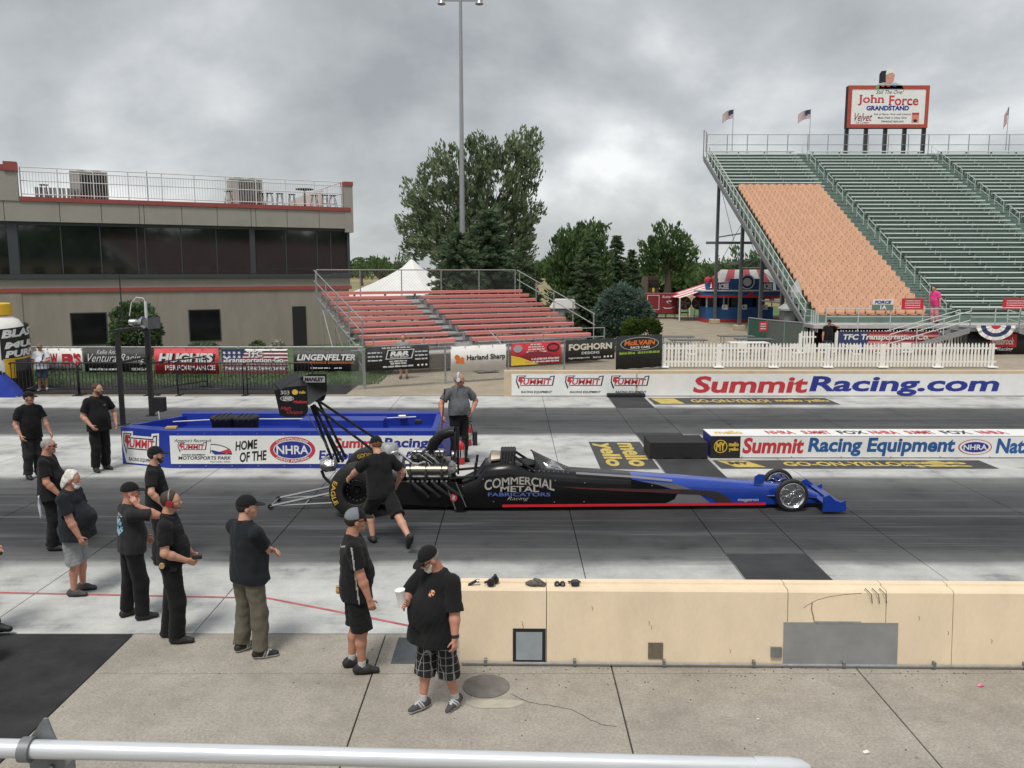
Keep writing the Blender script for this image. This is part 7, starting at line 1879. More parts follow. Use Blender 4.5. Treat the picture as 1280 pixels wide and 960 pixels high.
def person(label, foot, head_py, heading, shirt=BLK, legs=BLK, shorts=False, belly=.2, skin='fair', hair='brown', haircut='short', cap=None, brim=1, head_yaw=0, head_pitch=0, lean=0, twist=0,
           rh=None, lh=None, re=(-.3, -.6, -.3), le=(-.3, .6, -.3), feet=None, glasses=None, beard=None, shoe=SHOEB, sole=SOLEB, sock=None, headset=None, H=None, vox=.010, z0=0.0, tuck=False, Y=None, sleeve=.62, curl=.5, hem=.84, curl_l=None, seed=1, knee=((1, 0, 0), (1, 0, 0)), rhd=None, lhd=None, long_hair=False, polo=False):
    if Y is None: g = G(foot[0], foot[1], z0)
    else: g = W(foot[0], foot[1], Y); g.z = z0
    if H is None:
        top = W(foot[0], head_py, g.y).z - z0; H = top
    S = H / (1.80 if cap is None else 1.825)
    t = thing('person', label, 'person', (g.x, g.y, z0), math.radians(heading), None); t.scale = (S, S, S)
    hip = Vector((0, 0, .94)); ln = math.radians(lean); Rl = Matrix.Rotation(ln, 3, 'Y') @ Matrix.Rotation(math.radians(twist), 3, 'Z')
    T = lambda p: hip + Rl @ (Vector(p) - hip)     # upper body frame
    Rn = np.array(Rl)
    girth = belly
    shL, shR = T((-.01, .188 + .025 * girth, 1.435)), T((-.01, -.188 - .025 * girth, 1.435))
    neck = T((-.01, 0, 1.50)); hy, hp = math.radians(head_yaw), math.radians(head_pitch)
    Rh = Rl @ Matrix.Rotation(hy, 3, 'Z') @ Matrix.Rotation(hp, 3, 'Y')
    hc = T((.02, 0, 1.555)) + Rh @ Vector((.015, 0, .115))
    Hn = np.array(Rh); hd = lambda p: hc + Rh @ Vector(p)
    rh = Vector(rh) if rh is not None else T((.06, -.30 - .06 * girth, .90)); lh = Vector(lh) if lh is not None else T((.06, .30 + .06 * girth, .90))
    elR, wrR = ik(shR, rh, .295, .26, Vector(re)); elL, wrL = ik(shL, lh, .295, .26, Vector(le))
    feet = feet or [(0.02, -.12, .085, -10), (-.04, .12, .085, 10)]        # right, left: ankle x,y,z and toe-out degrees
    hips = [Vector((0, -.095, .93)), Vector((0, .095, .93))]
    LG = []
    for hpv, ft, kn in zip(hips, feet, knee):
        kne, ank = ik(hpv, ft[:3], .437, .413, Vector(kn)); LG.append((hpv, kne, ank))
    b = SDF()
    # head
    b.ell(hd((-.012, 0, .032)), (.098, .078, .095), Hn, .02).cone(hd((.025, 0, .02)), hd((.04, 0, -.058)), .068, .046, .03).ell(hd((.062, 0, -.088)), (.026, .028, .022), Hn, .025)
    b.cone(hd((.085, 0, .018)), hd((.108, 0, -.018)), .011, .015, .018)
    for s in (-1, 1):
        b.ell(hd((-.005, s * .080, -.005)), (.022, .010, .034), Hn, .008); b.cone(hd((.076, s * .022, .032)), hd((.066, s * .045, .03)), .012, .012, .015); b.ell(hd((.058, s * .040, -.02)), (.026, .024, .022), Hn, .02)
        b.ell(hd((.092, s * .030, .010)), (.012, .016, .010), Hn, op=1, k=0)
    b.cone(hd((.083, -.018, -.053)), hd((.083, .018, -.053)), .008, .008, .010).cone(hd((.080, -.014, -.067)), hd((.080, .014, -.067)), .008, .008, .010)
    nr = .056 + .012 * girth
    b.cone(neck - Vector(Rl @ Vector((.02, 0, .04))), hd((-.022, 0, -.05)), nr + .01, nr, .03)
    # trunk (under the clothes)
    b.ell(T((0, 0, 1.30)), (.105, .165, .22), Rn, .05).ell(T((.01 + .05 * girth, 0, 1.14)), (.10 + .05 * girth, .14 + .03 * girth, .14), Rn, .05).ell((0, 0, .95), (.11, .155, .13), None, .05).cone(shL, shR, .055, .055, .05)
    # arms and hands
    def hand(el, wr, side, cu, hdir):
        d = (wr - el).normalized() if hdir is None else Vector(hdir).normalized()
        inward = Vector((0, -side, 0)); pn = inward - d * inward.dot(d)          # palm faces the thigh
        pn = pn.normalized() if pn.length > .1 else Vector((0, 0, -1))
        wv = d.cross(pn).normalized() * (1 if side > 0 else -1)
        if wv.dot(Vector((1, 0, .2))) < 0: wv = -wv                            # thumb side forwards
        k1 = wr + d * .085
        for o_ in (-.022, .0, .022): b.cone(wr + wv * o_ * .7 + d * .01, k1 + wv * o_ * 1.15, .017, .014, .012)
        for i, (o_, L) in enumerate(((.030, .070), (.010, .078), (-.010, .073), (-.030, .058))):
            base = k1 + wv * o_; a1 = cu * 1.0; d1 = (d * math.cos(a1) + pn * math.sin(a1)); a2 = cu * 2.0; d2 = (d * math.cos(a2) + pn * math.sin(a2))
            m_ = base + d1 * L * .55; b.cone(base, m_, .0098, .009, .004).cone(m_, m_ + d2 * L * .5, .009, .0078, .004)
        tb_ = wr + wv * .022 + d * .025; td = (d * .6 + wv * .7 + pn * .35).normalized(); m_ = tb_ + td * .045; b.cone(tb_, m_, .0135, .0105, .008).cone(m_, m_ + (d * .85 + wv * .25 + pn * .4 * (1 + cu)).normalized() * .035, .0105, .0085, .005)
    for sh, el, wr, sd_, cu, hdr in ((shR, elR, wrR, -1, curl, rhd), (shL, elL, wrL, 1, curl if curl_l is None else curl_l, lhd)):
        th = 1 + .18 * girth
        b.cone(sh, el, .058 * th, .044 * th, .03).cone(el, el.lerp(wr, .3), .044 * th, .047 * th, .02).cone(el.lerp(wr, .3), wr, .047 * th, .028 * th, .02); hand(el, wr, sd_, cu, hdr)
    # legs
    for (h_, k_, a_) in LG:
        b.cone(h_, k_, .088, .060, .04).cone(k_, k_.lerp(a_, .35) + Vector((-.012, 0, 0)), .058, .058, .03).cone(k_.lerp(a_, .35) + Vector((-.012, 0, 0)), a_, .058, .036, .03)
    V, Fq = b.mesh(vox); link('body', np_mesh('body', V, Fq, SKIN[skin], True), t)
    # shirt
    s = SDF(); ex = .022
    s.ell(T((0, 0, 1.31)), (.115 + ex + .02 * girth, .178 + ex + .02 * girth, .225), Rn, .06).cone(shL, shR, .066, .066, .07)
    s.ell(T((.015 + .075 * girth, 0, 1.10)), (.118 + ex + .095 * girth, .165 + ex + .05 * girth, .21), Rn, .08)
    hz = .97 if tuck else hem
    s.ell(T((-.012, 0, .96)), (.142 + .02 * girth, .182 + .03 * girth, .17), Rn, .05)
    s.cone(T((.0 + .04 * girth, -.065, 1.12)), T((.0 + .085 * girth, -.075 - .02 * girth, hz - .04)), .12 + .05 * girth, .138 + .06 * girth, .06).cone(T((.0 + .04 * girth, .065, 1.12)), T((.0 + .085 * girth, .075 + .02 * girth, hz - .04)), .12 + .05 * girth, .138 + .06 * girth, .06)
    s.cone(T((-.01, -.06, 1.495)), T((-.01, .06, 1.495)), .066, .066, .06)
    s.cut(T((0, 0, hz)), -Vector(Rl @ Vector((0, 0, 1)))).cut(T((.0, 0, 1.535)), Rl @ Vector((.30, 0, 1)))
    for sh, el in ((shR, elR), (shL, elL)): s.cone(sh, sh.lerp(el, sleeve * 1.25), .072 + .01 * girth, .078 + .012 * girth, .035, clip=.93)
    V, Fq = s.mesh(vox * 1.25, wrinkles(seed, .010)); so = link('shirt', np_mesh('shirt', V, Fq, shirt, True), t)
    # collar
    if polo:
        c_ = SDF(); c_.cone(T((-.012, 0, 1.495)), T((.012, 0, 1.535)), .086, .076, .0); c_.cut(T((0, 0, 1.548)), Rl @ Vector((.30, 0, 1))).cut(T((0, 0, 1.488)), -(Rl @ Vector((.30, 0, 1))))
        V, Fq = c_.mesh(vox); link('collar', np_mesh('collar', V, Fq, shirt, True), t)
    if tuck:
        c_ = SDF(); c_.ell((0, 0, 1.0), (.150 + .03 * girth, .185 + .03 * girth, .5), None, 0); c_.cut((0, 0, 1.02), (0, 0, 1)).cut((0, 0, .98), (0, 0, -1)); V, Fq = c_.mesh(vox); link('belt', np_mesh('belt', V, Fq, SHOEB, True), t)
    # trousers or shorts
    l = SDF(); l.ell((0, 0, .95), (.122 + .02 * girth, .160 + .02 * girth, .13), None, .05)
    for (h_, k_, a_) in LG:
        if shorts: e_ = k_.lerp(a_, shorts - 1.0 if shorts > 1 else 0); l.cone(h_, e_, .110, .112, .03, clip=.98)
        else: l.cone(h_, k_, .110, .094, .04).cone(k_, a_ + Vector((-.01, 0, -.01)), .094, .087, .03, clip=.96)
    l.cut((0, 0, 1.03), (0, 0, 1))
    V, Fq = l.mesh(vox * 1.25, wrinkles(seed + 3, .011)); link('shorts' if shorts else 'trousers', np_mesh('trousers', V, Fq, legs, True), t)
    # shoes
    for (h_, k_, a_), ft in zip(LG, feet):
        pt = ft[4] if len(ft) > 4 else 0.0
        an = math.radians(ft[3]); Rf = Matrix.Rotation(an, 3, 'Z') @ Matrix.Rotation(math.radians(pt), 3, 'Y'); q = lambda p: a_ + Rf @ Vector(p)
        f_ = SDF(); f_.cone(q((-.055, 0, -.035)), q((.05, 0, -.035)), .046, .047, .02).cone(q((.05, 0, -.035)), q((.155, 0, -.052)), .047, .034, .03).cone(q((-.02, 0, .0)), q((.0, 0, -.03)), .045, .047, .03)
        f_.cut(q((0, 0, -.085)), -(Rf @ Vector((0, 0, 1)))).cut(q((0, 0, .022)), Rf @ Vector((.1, 0, 1)))
        V, Fq = f_.mesh(vox * .7); lz = (V - np.array(a_)) @ np.array(Rf)
        lc = lz[Fq].mean(1); mi = (lc[:, 2] < -.052).astype(int)
        if sole is SOLEW: mi = np.where((mi == 0) & ((np.abs(lc[:, 0] - .03 - .5 * (lc[:, 2] + .03)) < .009) | (np.abs(lc[:, 0] - .06 - .5 * (lc[:, 2] + .03)) < .008) | ((np.abs(lc[:, 1]) < .016) & (lc[:, 2] > -.025) & (lc[:, 0] > .03) & (lc[:, 0] < .11))), 2, mi)
        link('shoe', np_mesh('shoe', V, Fq, [shoe, sole, SOCK], True, mi), t)
        if sock:
            c_ = SDF(); c_.cone(a_ + (k_ - a_).normalized() * .0, a_ + (k_ - a_).normalized() * .075, .044, .044, .0, clip=1.0); V, Fq = c_.mesh(vox); link('sock', np_mesh('sock', V, Fq, sock, True), t)
    # hair, cap, beard, glasses, headset
    if hair and (cap is None or haircut != 'bald'):
        h = SDF(); h.ell(hd((-.018, 0, .034)), (.106, .086, .102), Hn, .02)
        if haircut == 'buzz': h = SDF(); h.ell(hd((-.014, 0, .033)), (.101, .0805, .098), Hn, .02)
        if haircut == 'long': h.cone(hd((-.085, 0, .0)), hd((-.105, 0, -.10)), .065, .045, .03).cone(hd((-.06, -.05, -.02)), hd((-.075, -.045, -.095)), .05, .035, .03).cone(hd((-.06, .05, -.02)), hd((-.075, .045, -.095)), .05, .035, .03)
        if haircut == 'bald': h = SDF(); h.ell(hd((-.018, 0, .02)), (.1, .0805, .085), Hn, .01); h.cut(hd((0, 0, .045)), Rh @ Vector((0, 0, 1)))
        h.cut(hd((.052, 0, .065)), Rh @ Vector((1, 0, -.9))).cut(hd((.02, 0, .01)), Rh @ Vector((1, 0, -.35)))
        if haircut != 'long': h.cut(hd((-.02, 0, -.045)), Rh @ Vector((0, 0, -1)))
        V, Fq = h.mesh(vox * .8, wrinkles(seed + 7, .004 if haircut != 'long' else .016)); link('hair', np_mesh('hair', V, Fq, HAIRC[hair], True), t)
    if beard:
        h = SDF(); h.cone(hd((.035, -.045, -.035)), hd((.065, -.025, -.088)), .026, .024, .02).cone(hd((.035, .045, -.035)), hd((.065, .025, -.088)), .026, .024, .02).cone(hd((.068, -.02, -.092)), hd((.068, .02, -.092)), .026, .026, .02).cone(hd((.088, -.025, -.045)), hd((.088, .025, -.045)), .012, .012, .01)
        V, Fq = h.mesh(vox * .8, wrinkles(seed + 9, .004)); link('beard', np_mesh('beard', V, Fq, HAIRC[beard], True), t)
    if cap:
        c_ = SDF(); c_.ell(hd((-.012, 0, .048)), (.112, .092, .102), Hn, .02); c_.cut(hd((0, 0, .040)), Rh @ Vector((.06, 0, -1)))
        V, Fq = c_.mesh(vox * .8); mi = None; cm = [cap] if not isinstance(cap, tuple) else list(cap)
        if len(cm) > 1: lx = ((V - np.array(hc)) @ Hn)[Fq].mean(1)[:, 0]; mi = (lx > .02).astype(int)
        cp_ = link('cap', np_mesh('cap', V, Fq, cm, True, mi), t)
        c_ = SDF(); c_.ell(hd((.105, 0, .042)), (.085, .076, .010), Hn @ np.array(Matrix.Rotation(.16, 3, 'Y')), 0); c_.cut(hd((.06, 0, 0)), Rh @ Vector((-1, 0, 0)))
        V, Fq = c_.mesh(min(vox * .6, .007)); link('brim', np_mesh('brim', V, Fq, cm[-1], True), cp_)
    if glasses:
        mb = MB()
        for sx in (-1, 1):
            mb.box(hd((.098, sx * .034, .014)), (.012, .052, .034), rot=Rh, ch=.004); mb.box(hd((.048, sx * .077, .018)), (.105, .006, .008), rot=Rh)
        mb.box(hd((.102, 0, .02)), (.01, .02, .008), rot=Rh); mb.build('sunglasses', LENS, t)
    else:
        for sx in (-1, 1): MB().lathe([(0, -.009), (.007, -.006), (.009, 0), (.007, .006), (0, .009)], hd((.084, sx * .031, .012)), 8).build('eye', EYEW, t, True)
    if headset:
        hs_ = thing_part = None
        mb = MB(); mb.tube([hd((-.01, .095 * math.cos(a), .03 + .112 * math.sin(a))) for a in [math.pi * k / 12 for k in range(13)]], .011, 7); o = mb.build('headset', headset[0], t, True)
        for sx in (-1, 1): m2 = MB(); m2.cyl(hd((-.005, sx * .075, .0)), hd((-.005, sx * .118, .0)), .042, .036, 16); m2.build('ear_cup', headset[1], o, 'auto')
        MB().tube([hd((.0, -.10, -.02)), hd((.06, -.09, -.055)), hd((.10, -.03, -.065))], .006, 6).build('microphone', BLKMATTE, o)
    t['_h'] = [list(x) for x in (wrR, wrL, hc)]
    return t, dict(wrR=wrR, wrL=wrL, hd=hd, T=T, Rh=Rh, Rl=Rl, S=S, elR=elR, elL=elL)
def wpos(t, p): return Vector(t.location) + Matrix.Rotation(t.rotation_euler.z, 3, 'Z') @ (Vector(p) * t.scale[0])
NV = .0085
person('man in a black polo and cap standing furthest left on the far concrete', (43, 597), 488, -35, legs=CHAR, cap=BLK, hair='dark', belly=.1, head_yaw=25, rh=(.10, -.24, .93), re=(-.8, -.5, 0), lh=(.18, .30, .92), seed=11, vox=.011, polo=True)
person('bearded man in a black polo beside the left end of the blue island', (127, 588), 479, -38, legs=BLK, hair='brown', beard='brown', belly=.35, head_yaw=32, rh=(.16, -.22, .98), re=(-.8, -.6, -.2), lh=(.12, .30, .95), seed=12, vox=.011, polo=True)
tp, kp_ = person('bald man in black with dark sunglasses and a white rag in his back pocket', (68, 686), 548, 14, belly=.75, skin='red', hair='grey', haircut='buzz', glasses=True, rh=(.20, -.26, .95), re=(-.6, -.6, -.3), feet=[(.02, -.10, .085, -8), (-.06, .13, .085, 10)], seed=13, vox=.0095)
tp, kp_ = person('white-haired man with a big belly in grey shorts', (97, 742), 588, 2, shirt=BLKN, legs=GREYC, shorts=1.08, belly=1.0, skin='red', hair='white', haircut='long', beard='white', rh=(.22, -.24, .86), re=(-.8, -.5, -.2), shoe=SHOEG, feet=[(.0, -.10, .085, 0), (.02, .13, .085, 6)], seed=14, vox=NV, head_pitch=6)
tp5, k5 = person('man in a printed dark tee and cap holding a finger to his ear', (170, 772), 602, 38, shirt=CHAR, belly=.25, skin='red', hair='grey', haircut='bald', cap=BLK, head_yaw=-18, rh=(.07, -.175, 1.53), re=(.85, -.3, -.6), rhd=(-.45, .18, .9), curl=.55, lh=(.22, .26, 1.0), feet=[(.06, -.13, .085, -8), (-.08, .12, .085, 14)], hem=.90, seed=15, vox=NV)
person('man in a black tee with a dark beard standing behind the headset man', (200, 703), 557, 15, belly=.15, hair='dark', beard='dark', cap=BLK, rh=(.14, -.30, .98), seed=16, vox=.0095)
tp7, k7 = person('man in black wearing a red and black headset', (220, 800), 614, 12, belly=.35, hair='brown', headset=(GALVD, mat('ear_cup_red', (.30, .02, .03), .4)), tuck=True, rh=(.20, -.20, 1.03), re=(-.8, -.6, -.3), lh=(.20, .14, 1.0), beard=None, feet=[(.04, -.10, .085, -5), (-.10, .11, .085, 8)], seed=17, vox=NV, polo=True)
tp8, k8 = person('man in a black polo and khaki trousers with his arms folded', (314, 818), 618, 52, shirt=BLKN, legs=KHAKI, belly=.45, hair='dark', cap=BLK, head_yaw=-38, rh=(.24, .10, 1.20), lh=(.24, -.12, 1.16), re=(.35, -.5, -1), le=(.35, .5, -1), rhd=(.1, .95, .1), lhd=(.1, -.95, .1), feet=[(.02, -.16, .085, -35), (0, .16, .085, 0)], sole=SOLEW, hem=.86, seed=18, vox=NV, polo=True)
tp9, k9 = person('man in a grey and black cap, black jersey and shorts', (446, 838), 634, 14, shirt=BLK, legs=BLK, shorts=True, belly=.35, skin='tan', hair='dark', glasses=True, cap=(cloth('cap_grey', (.17, .18, .20)), BLK), head_yaw=4, rh=(.14, -.27, .88), re=(-.7, -.5, -.2), feet=[(.05, -.09, .085, -5), (-.05, .10, .085, 8)], sock=SOCK, seed=19, vox=NV)
tp10, k10 = person('heavy man in black tee and plaid shorts carrying a white cup', (548, 884), 676, 228, legs=PLAID, shorts=1.34, belly=1.05, skin='red', hair='grey', cap=BLK, glasses=True, beard='white', head_pitch=30, head_yaw=-14, rh=(.33, -.10, 1.22), re=(-.4, -.9, -.5), rhd=(.75, .30, .35), curl=.62, lh=(.10, .37, .84), le=(-.5, .6, -.1), shoe=SHOEG, sole=SOLEW, sock=SOCK, feet=[(.13, -.10, .085, -4), (-.13, .13, .10, 12, 10)], hem=.78, seed=20, vox=NV, sleeve=.85)
tp11, k11 = person('man in black shorts leaning on the rear tyre with one leg kicked back', (478, 672), 563, 120, Y=12.2, z0=-.12, legs=BLK, shorts=True, belly=.3, hair='ginger', cap=BLK, lean=12, rh=(.20, -.34, .98), lh=(.56, .34, 1.06), le=(-.4, .8, -.2), re=(-.3, -.8, -.4), feet=[(-.66, -.18, .36, 0, 58), (.16, .10, .205, 0)], knee=((1, 0, -.4), (1, 0, 0)), seed=21, vox=.0095, H=1.80)
tp12, k12 = person('man in a grey polo with a headset standing behind the engine', (574, 577), 466, -62, shirt=HEATH, legs=BLK, belly=.45, skin='red', hair='grey', haircut='short', headset=(WHP, WHP), head_yaw=55, head_pitch=-2, lh=(.10, .24, 1.02), le=(-.4, 1.0, .1), rh=(.12, -.40, .98), re=(-.4, -.8, -.2), tuck=True, polo=True, seed=22, vox=.0105)
tp13, k13 = person('man in a white tee and denim shorts in front of the white banner', (54, 487), 429, -70, Y=28.4, shirt=WHT, legs=DENIM, shorts=True, belly=.6, skin='tan', hair='grey', glasses=True, cap=cloth('cap_tan', (.2, .16, .12)), rh=(.08, -.30, .90), lh=(.28, .10, 1.12), sole=SOLEW, shoe=SOLEW, seed=23, vox=.014)
person('man in a black shirt with his hand to his face behind the picket fence', (1034, 447), 399, -80, Y=39.3, legs=DENIM, belly=.3, skin='tan', hair='dark', cap=BLK, lh=(.14, .16, 1.56), le=(.3, .9, -.3), seed=24, vox=.016)
person('person in a bright pink top at the foot of the grandstand aisle', (1169, 388), 357, 200, Y=43.0, z0=1.40, shirt=PINK, legs=PINKL, belly=.2, skin='fair', hair='brown', lean=10, seed=25, vox=.016)
person('person standing behind the black rounded-emblem banner', (505, 481), 428, -90, Y=31.6, shirt=GREYC, legs=KHAKI, shorts=True, hair='brown', seed=26, vox=.018, H=1.7)
_sheen()
tp17, k17 = person('person at the left edge with only a forearm and shoe in view', (-42, 800), 600, 5, belly=.2, H=1.8, rh=(.36, -.16, 1.02), re=(-.5, -.7, -.4), lh=(.30, .2, 1.02), feet=[(.10, -.1, .085, 0), (.28, .1, .085, 0)], seed=27, vox=.011)
# things in hands and on clothes
def on_shirt(t, k, local, u, v, w, h, poly_or_text, m, nm): pass
# cup
wr = k10['wrR']; d = (wr - k10['elR']).normalized()
cpw = wpos(tp10, wr + Vector((.075, .030, .05)))
cup = thing('paper_cup', 'white foam cup held by the heavy man in plaid shorts', 'cup', cpw - Vector((0, 0, .05)))
CUPM = mat('white_foam', (.78, .78, .77), .6, var=.03)
MB().lathe([(.030, 0), (.033, .002), (.044, .165), (.047, .17), (.044, .175), (.040, .17), (.030, .01), (0, .008)], n=24).build('cup_wall', CUPM, cup, 'auto')
MB().lathe([(.0465, .168), (.048, .170), (.048, .176), (.030, .180), (0, .180)], n=24).build('lid', CUPM, cup, 'auto')
cup.rotation_euler = (.08, -.12, 0)
# pole held by the man in grey
a = wpos(tp12, k12['wrR'] + Vector((.03, -.02, -.07))); topp = W(556, 486, a.y); dirp = (topp - a).normalized(); bot = a - dirp * (a.z - .06) / dirp.z
pl = thing('push_pole', 'thin dark red pole held by the man in the grey polo', 'pole', bot)
MB().cyl((0, 0, 0), topp - bot, .014, n=8).build('shaft', mat('dark_red_paint', (.16, .03, .03), .5), pl); MB().cyl(topp - bot - dirp * .12, topp - bot, .018, n=8).build('grip', BLKMATTE, pl)
MB().tube([wpos(tp12, k12['hd']((0, -.11, -.03))) - pl.location, wpos(tp12, k12['T']((.12, -.1, 1.35))) - pl.location, wpos(tp12, k12['T']((.10, -.17, 1.0))) - pl.location], .005, 5).build('cable', BLKMATTE, tp12).matrix_parent_inverse = (Matrix.Translation(tp12.location) @ Matrix.Rotation(tp12.rotation_euler.z, 4, 'Z') @ Matrix.Scale(tp12.scale[0], 4)).inverted() @ Matrix.Translation(pl.location)
# rag in back pocket of the bald man
b3 = [o for o in bpy.data.objects if o.get('label', '').startswith('bald man')][0]
rg = thing('rag', 'white rag hanging from the bald man\'s back pocket', 'rag', wpos(b3, (-.08, -.185, .94)), b3.rotation_euler.z)
mb = MB(); vs = []
for j in range(9):
    for i in range(5): vs.append((-.01 - .02 * math.sin(i * 1.9 + j * .4), -.05 + i * .03 * (1 - .07 * j), -j * .042 - .01 * math.sin(i * 2)))
mb.add(vs, [(j * 5 + i, j * 5 + i + 1, (j + 1) * 5 + i + 1, (j + 1) * 5 + i) for j in range(8) for i in range(4)]); o = mb.build('cloth', cloth('white_rag', (.6, .62, .68)), rg, True); so = o.modifiers.new('thick', 'SOLIDIFY'); so.thickness = .008
# watch
mb = MB(); wq = k10['wrL']; dq = (wq - k10['elL']).normalized(); mb.cyl(wq - dq * .035, wq - dq * .005, .046, .042, 18); mb.build('watch', BLKMETAL, tp10)
for tt, kk, dy in ((tp7, k7, -1),):
    MB().box(kk['T']((.06, -.205, .97)), (.07, .03, .12), ch=.01).build('radio', BLKMATTE, tt); MB().lathe([(0, -.03), (.03, -.03), (.035, 0), (.03, .04), (.045, .05), (0, .055)], kk['T']((-.06, -.205, .99)), 12, 'Y').build('glove_clip', mat('tan_leather', (.40, .25, .10), .7), tt)
    MB().box(kk['wrR'] + Vector((.10, .03, .02)), (.13, .03, .05), ch=.008).build('handset', BLKMATTE, tt)
MB().lathe([(0, -.03), (.022, -.03), (.03, 0), (.022, .04), (.03, .05), (0, .06)], k9['T']((-.17, -.02, .93)), 12).build('glove_clip', mat('tan_leather', (.40, .25, .10), .7), tp9)
MB().box(k13['wrL'] + Vector((.10, -.02, .03)), (.12, .06, .06), ch=.01).build('camera_strap', BLKMATTE, tp13); MB().tube([k13['T']((.13, .12, 1.42)), k13['T']((.21, .08, 1.2)), k13['T']((.2, .0, 1.05))], .02, 6).build('strap', BLKMATTE, tp13)
MB().box(k17['wrR'] + Vector((.13, .02, .03)), (.10, .03, .04), ch=.008).build('handset', BLKMATTE, tp17)
# ------------------------------------------------------------------ foreground rail
PIPE = mat('bright_galvanised_pipe', (.62, .645, .67), .38, .3, var=.14, scale=5, stretch=(.3, 6, 6), bump=.05)
a, b_ = W(-90, 933, 1.62), W(1012, 960, 1.66)
hr = thing('guard_rail', 'bright galvanised pipe rail running across the bottom edge', 'rail', a)
B = b_ - a; dB = B.normalized()
MB().cyl((0, 0, 0), B * .94, .0192, n=28).build('pipe', PIPE, hr, 'auto')
mb = MB(); mb.tube([B * .935, B * .975, B * .99, B * 1.0], [.0215, .0215, .018, .008], 24); mb.build('end_cap', PIPE, hr, 'auto')
c = W(34, 937, 1.622) - a
MB().tube([c - dB * .011, c + dB * .011], .0255, 24).build('clamp_ring', GALVD, hr, 'auto')
PLT = mat('grey_bracket', (.23, .24, .25), .5, .5, var=.15, scale=20)
mb = MB(); mb.prism([(-.022, -.1), (-.028, .0), (.012, .055), (.020, .055), (.030, .02), (.050, -.03), (.050, -.10)], c + Vector((.012, .024, 0)), UX, UZ, UY, 0, .006); mb.build('bracket_plate', PLT, hr)
MB().box2(c + Vector((.0, .03, -1.2)), c + Vector((.06, .07, -.06))).build('post', PLT, hr)
MB().lathe([(0, 0), (.007, 0), (.007, -.005), (0, -.006)], c + Vector((.035, .022, -.055)), 6, 'Y').build('bolt', STEEL, hr)

# ------------------------------------------------------------------ kit left on the pit wall
def wtop(px, back=.14):
    s, _ = hit(px, 730, wl_o, TH); return Vector((wl_o.x, wl_o.y, 0)) + Vector((math.cos(TH), math.sin(TH), 0)) * s + Vector((-math.sin(TH), math.cos(TH), 0)) * back + UZ * .825
KIT = mat('kit_black', (.018, .018, .018), .55, var=.3, scale=30)
p = wtop(590); t = thing('strap_tool', 'black folded strap lying at the left end of the wall top', 'tool', p)
MB().box((0, 0, .03), (.11, .035, .025), rot=Matrix.Rotation(-.5, 3, 'Y'), ch=.006).build('handle', KIT, t); MB().box((.055, 0, .05), (.03, .045, .03), ch=.006).build('buckle', STEEL, t)
p = wtop(613); t = thing('ear_defenders', 'black ear defenders resting on the wall top beside the strap', 'ear defenders', p)
for s in (-1, 1): MB().lathe([(0, -.02), (.038, -.018), (.045, 0), (.04, .025), (.02, .03), (0, .03)], (.02 * s + .02, s * .04, .046), 16, 'Y').build('ear_cup', KIT, t, 'auto')
MB().tube([(.04 + .02 * math.cos(q), .05 * math.cos(q), .05 + .07 * math.sin(q)) for q in [math.pi * k / 10 for k in range(11)]], .008, 6).build('band', KIT, t)
MB().cyl((-.07, 0, .03), (-.02, 0, .05), .014, n=8).build('plug', KIT, t)
p = wtop(669); t = thing('work_glove', 'crumpled grey patterned glove on the wall top', 'glove', p)
s_ = SDF(); s_.ell((0, 0, .03), (.075, .05, .035), None, .02).cone((.03, 0, .05), (.0, .0, .07), .03, .02, .03).cone((.05, .01, .03), (.11, .0, .018), .028, .015, .02).cone((.05, -.03, .025), (.10, -.04, .015), .016, .012, .01).cone((-.05, 0, .03), (-.085, .02, .02), .03, .02, .02); s_.cut((0, 0, 0), (0, 0, -1))
V, Fq = s_.mesh(.006, wrinkles(5, .004)); link('glove_shell', np_mesh('glove', V, Fq, mat('camo_glove', (.10, .095, .08), .8, var=.8, scale=30, dirt=.8, dirtcol=(.012, .012, .012)), True), t)
for px, lab, k in ((697, 'small black earplug case on the wall top, left one', 0), (704, 'small black earplug case on the wall top, middle one', 0), (720, 'black boxy goggles on the wall top right of the earplug cases', 1)):
    p = wtop(px); t = thing('goggles' if k else 'earplug_case', lab, 'goggles' if k else 'case', p)
    if k: MB().box((0, 0, .035), (.085, .06, .07), ch=.018).build('frame', KIT, t, 'auto'); MB().box((.0, -.033, .04), (.06, .008, .04), ch=.003).build('lens', mat('lens_blue', (.03, .035, .06), .1), t); MB().tube([(-.04, .02, .04), (-.07, .05, .03), (.02, .08, .02), (.06, .05, .03)], .007, 6).build('strap', KIT, t)
    else: MB().lathe([(.026, 0), (.03, .01), (.028, .035), (.015, .05), (0, .052)], n=16).build('shell', KIT, t, 'auto'); MB().lathe([(0, 0), (.012, 0), (.012, .006), (0, .006)], (0, -.03, .03), 10, 'Y').build('button', STEEL, t)

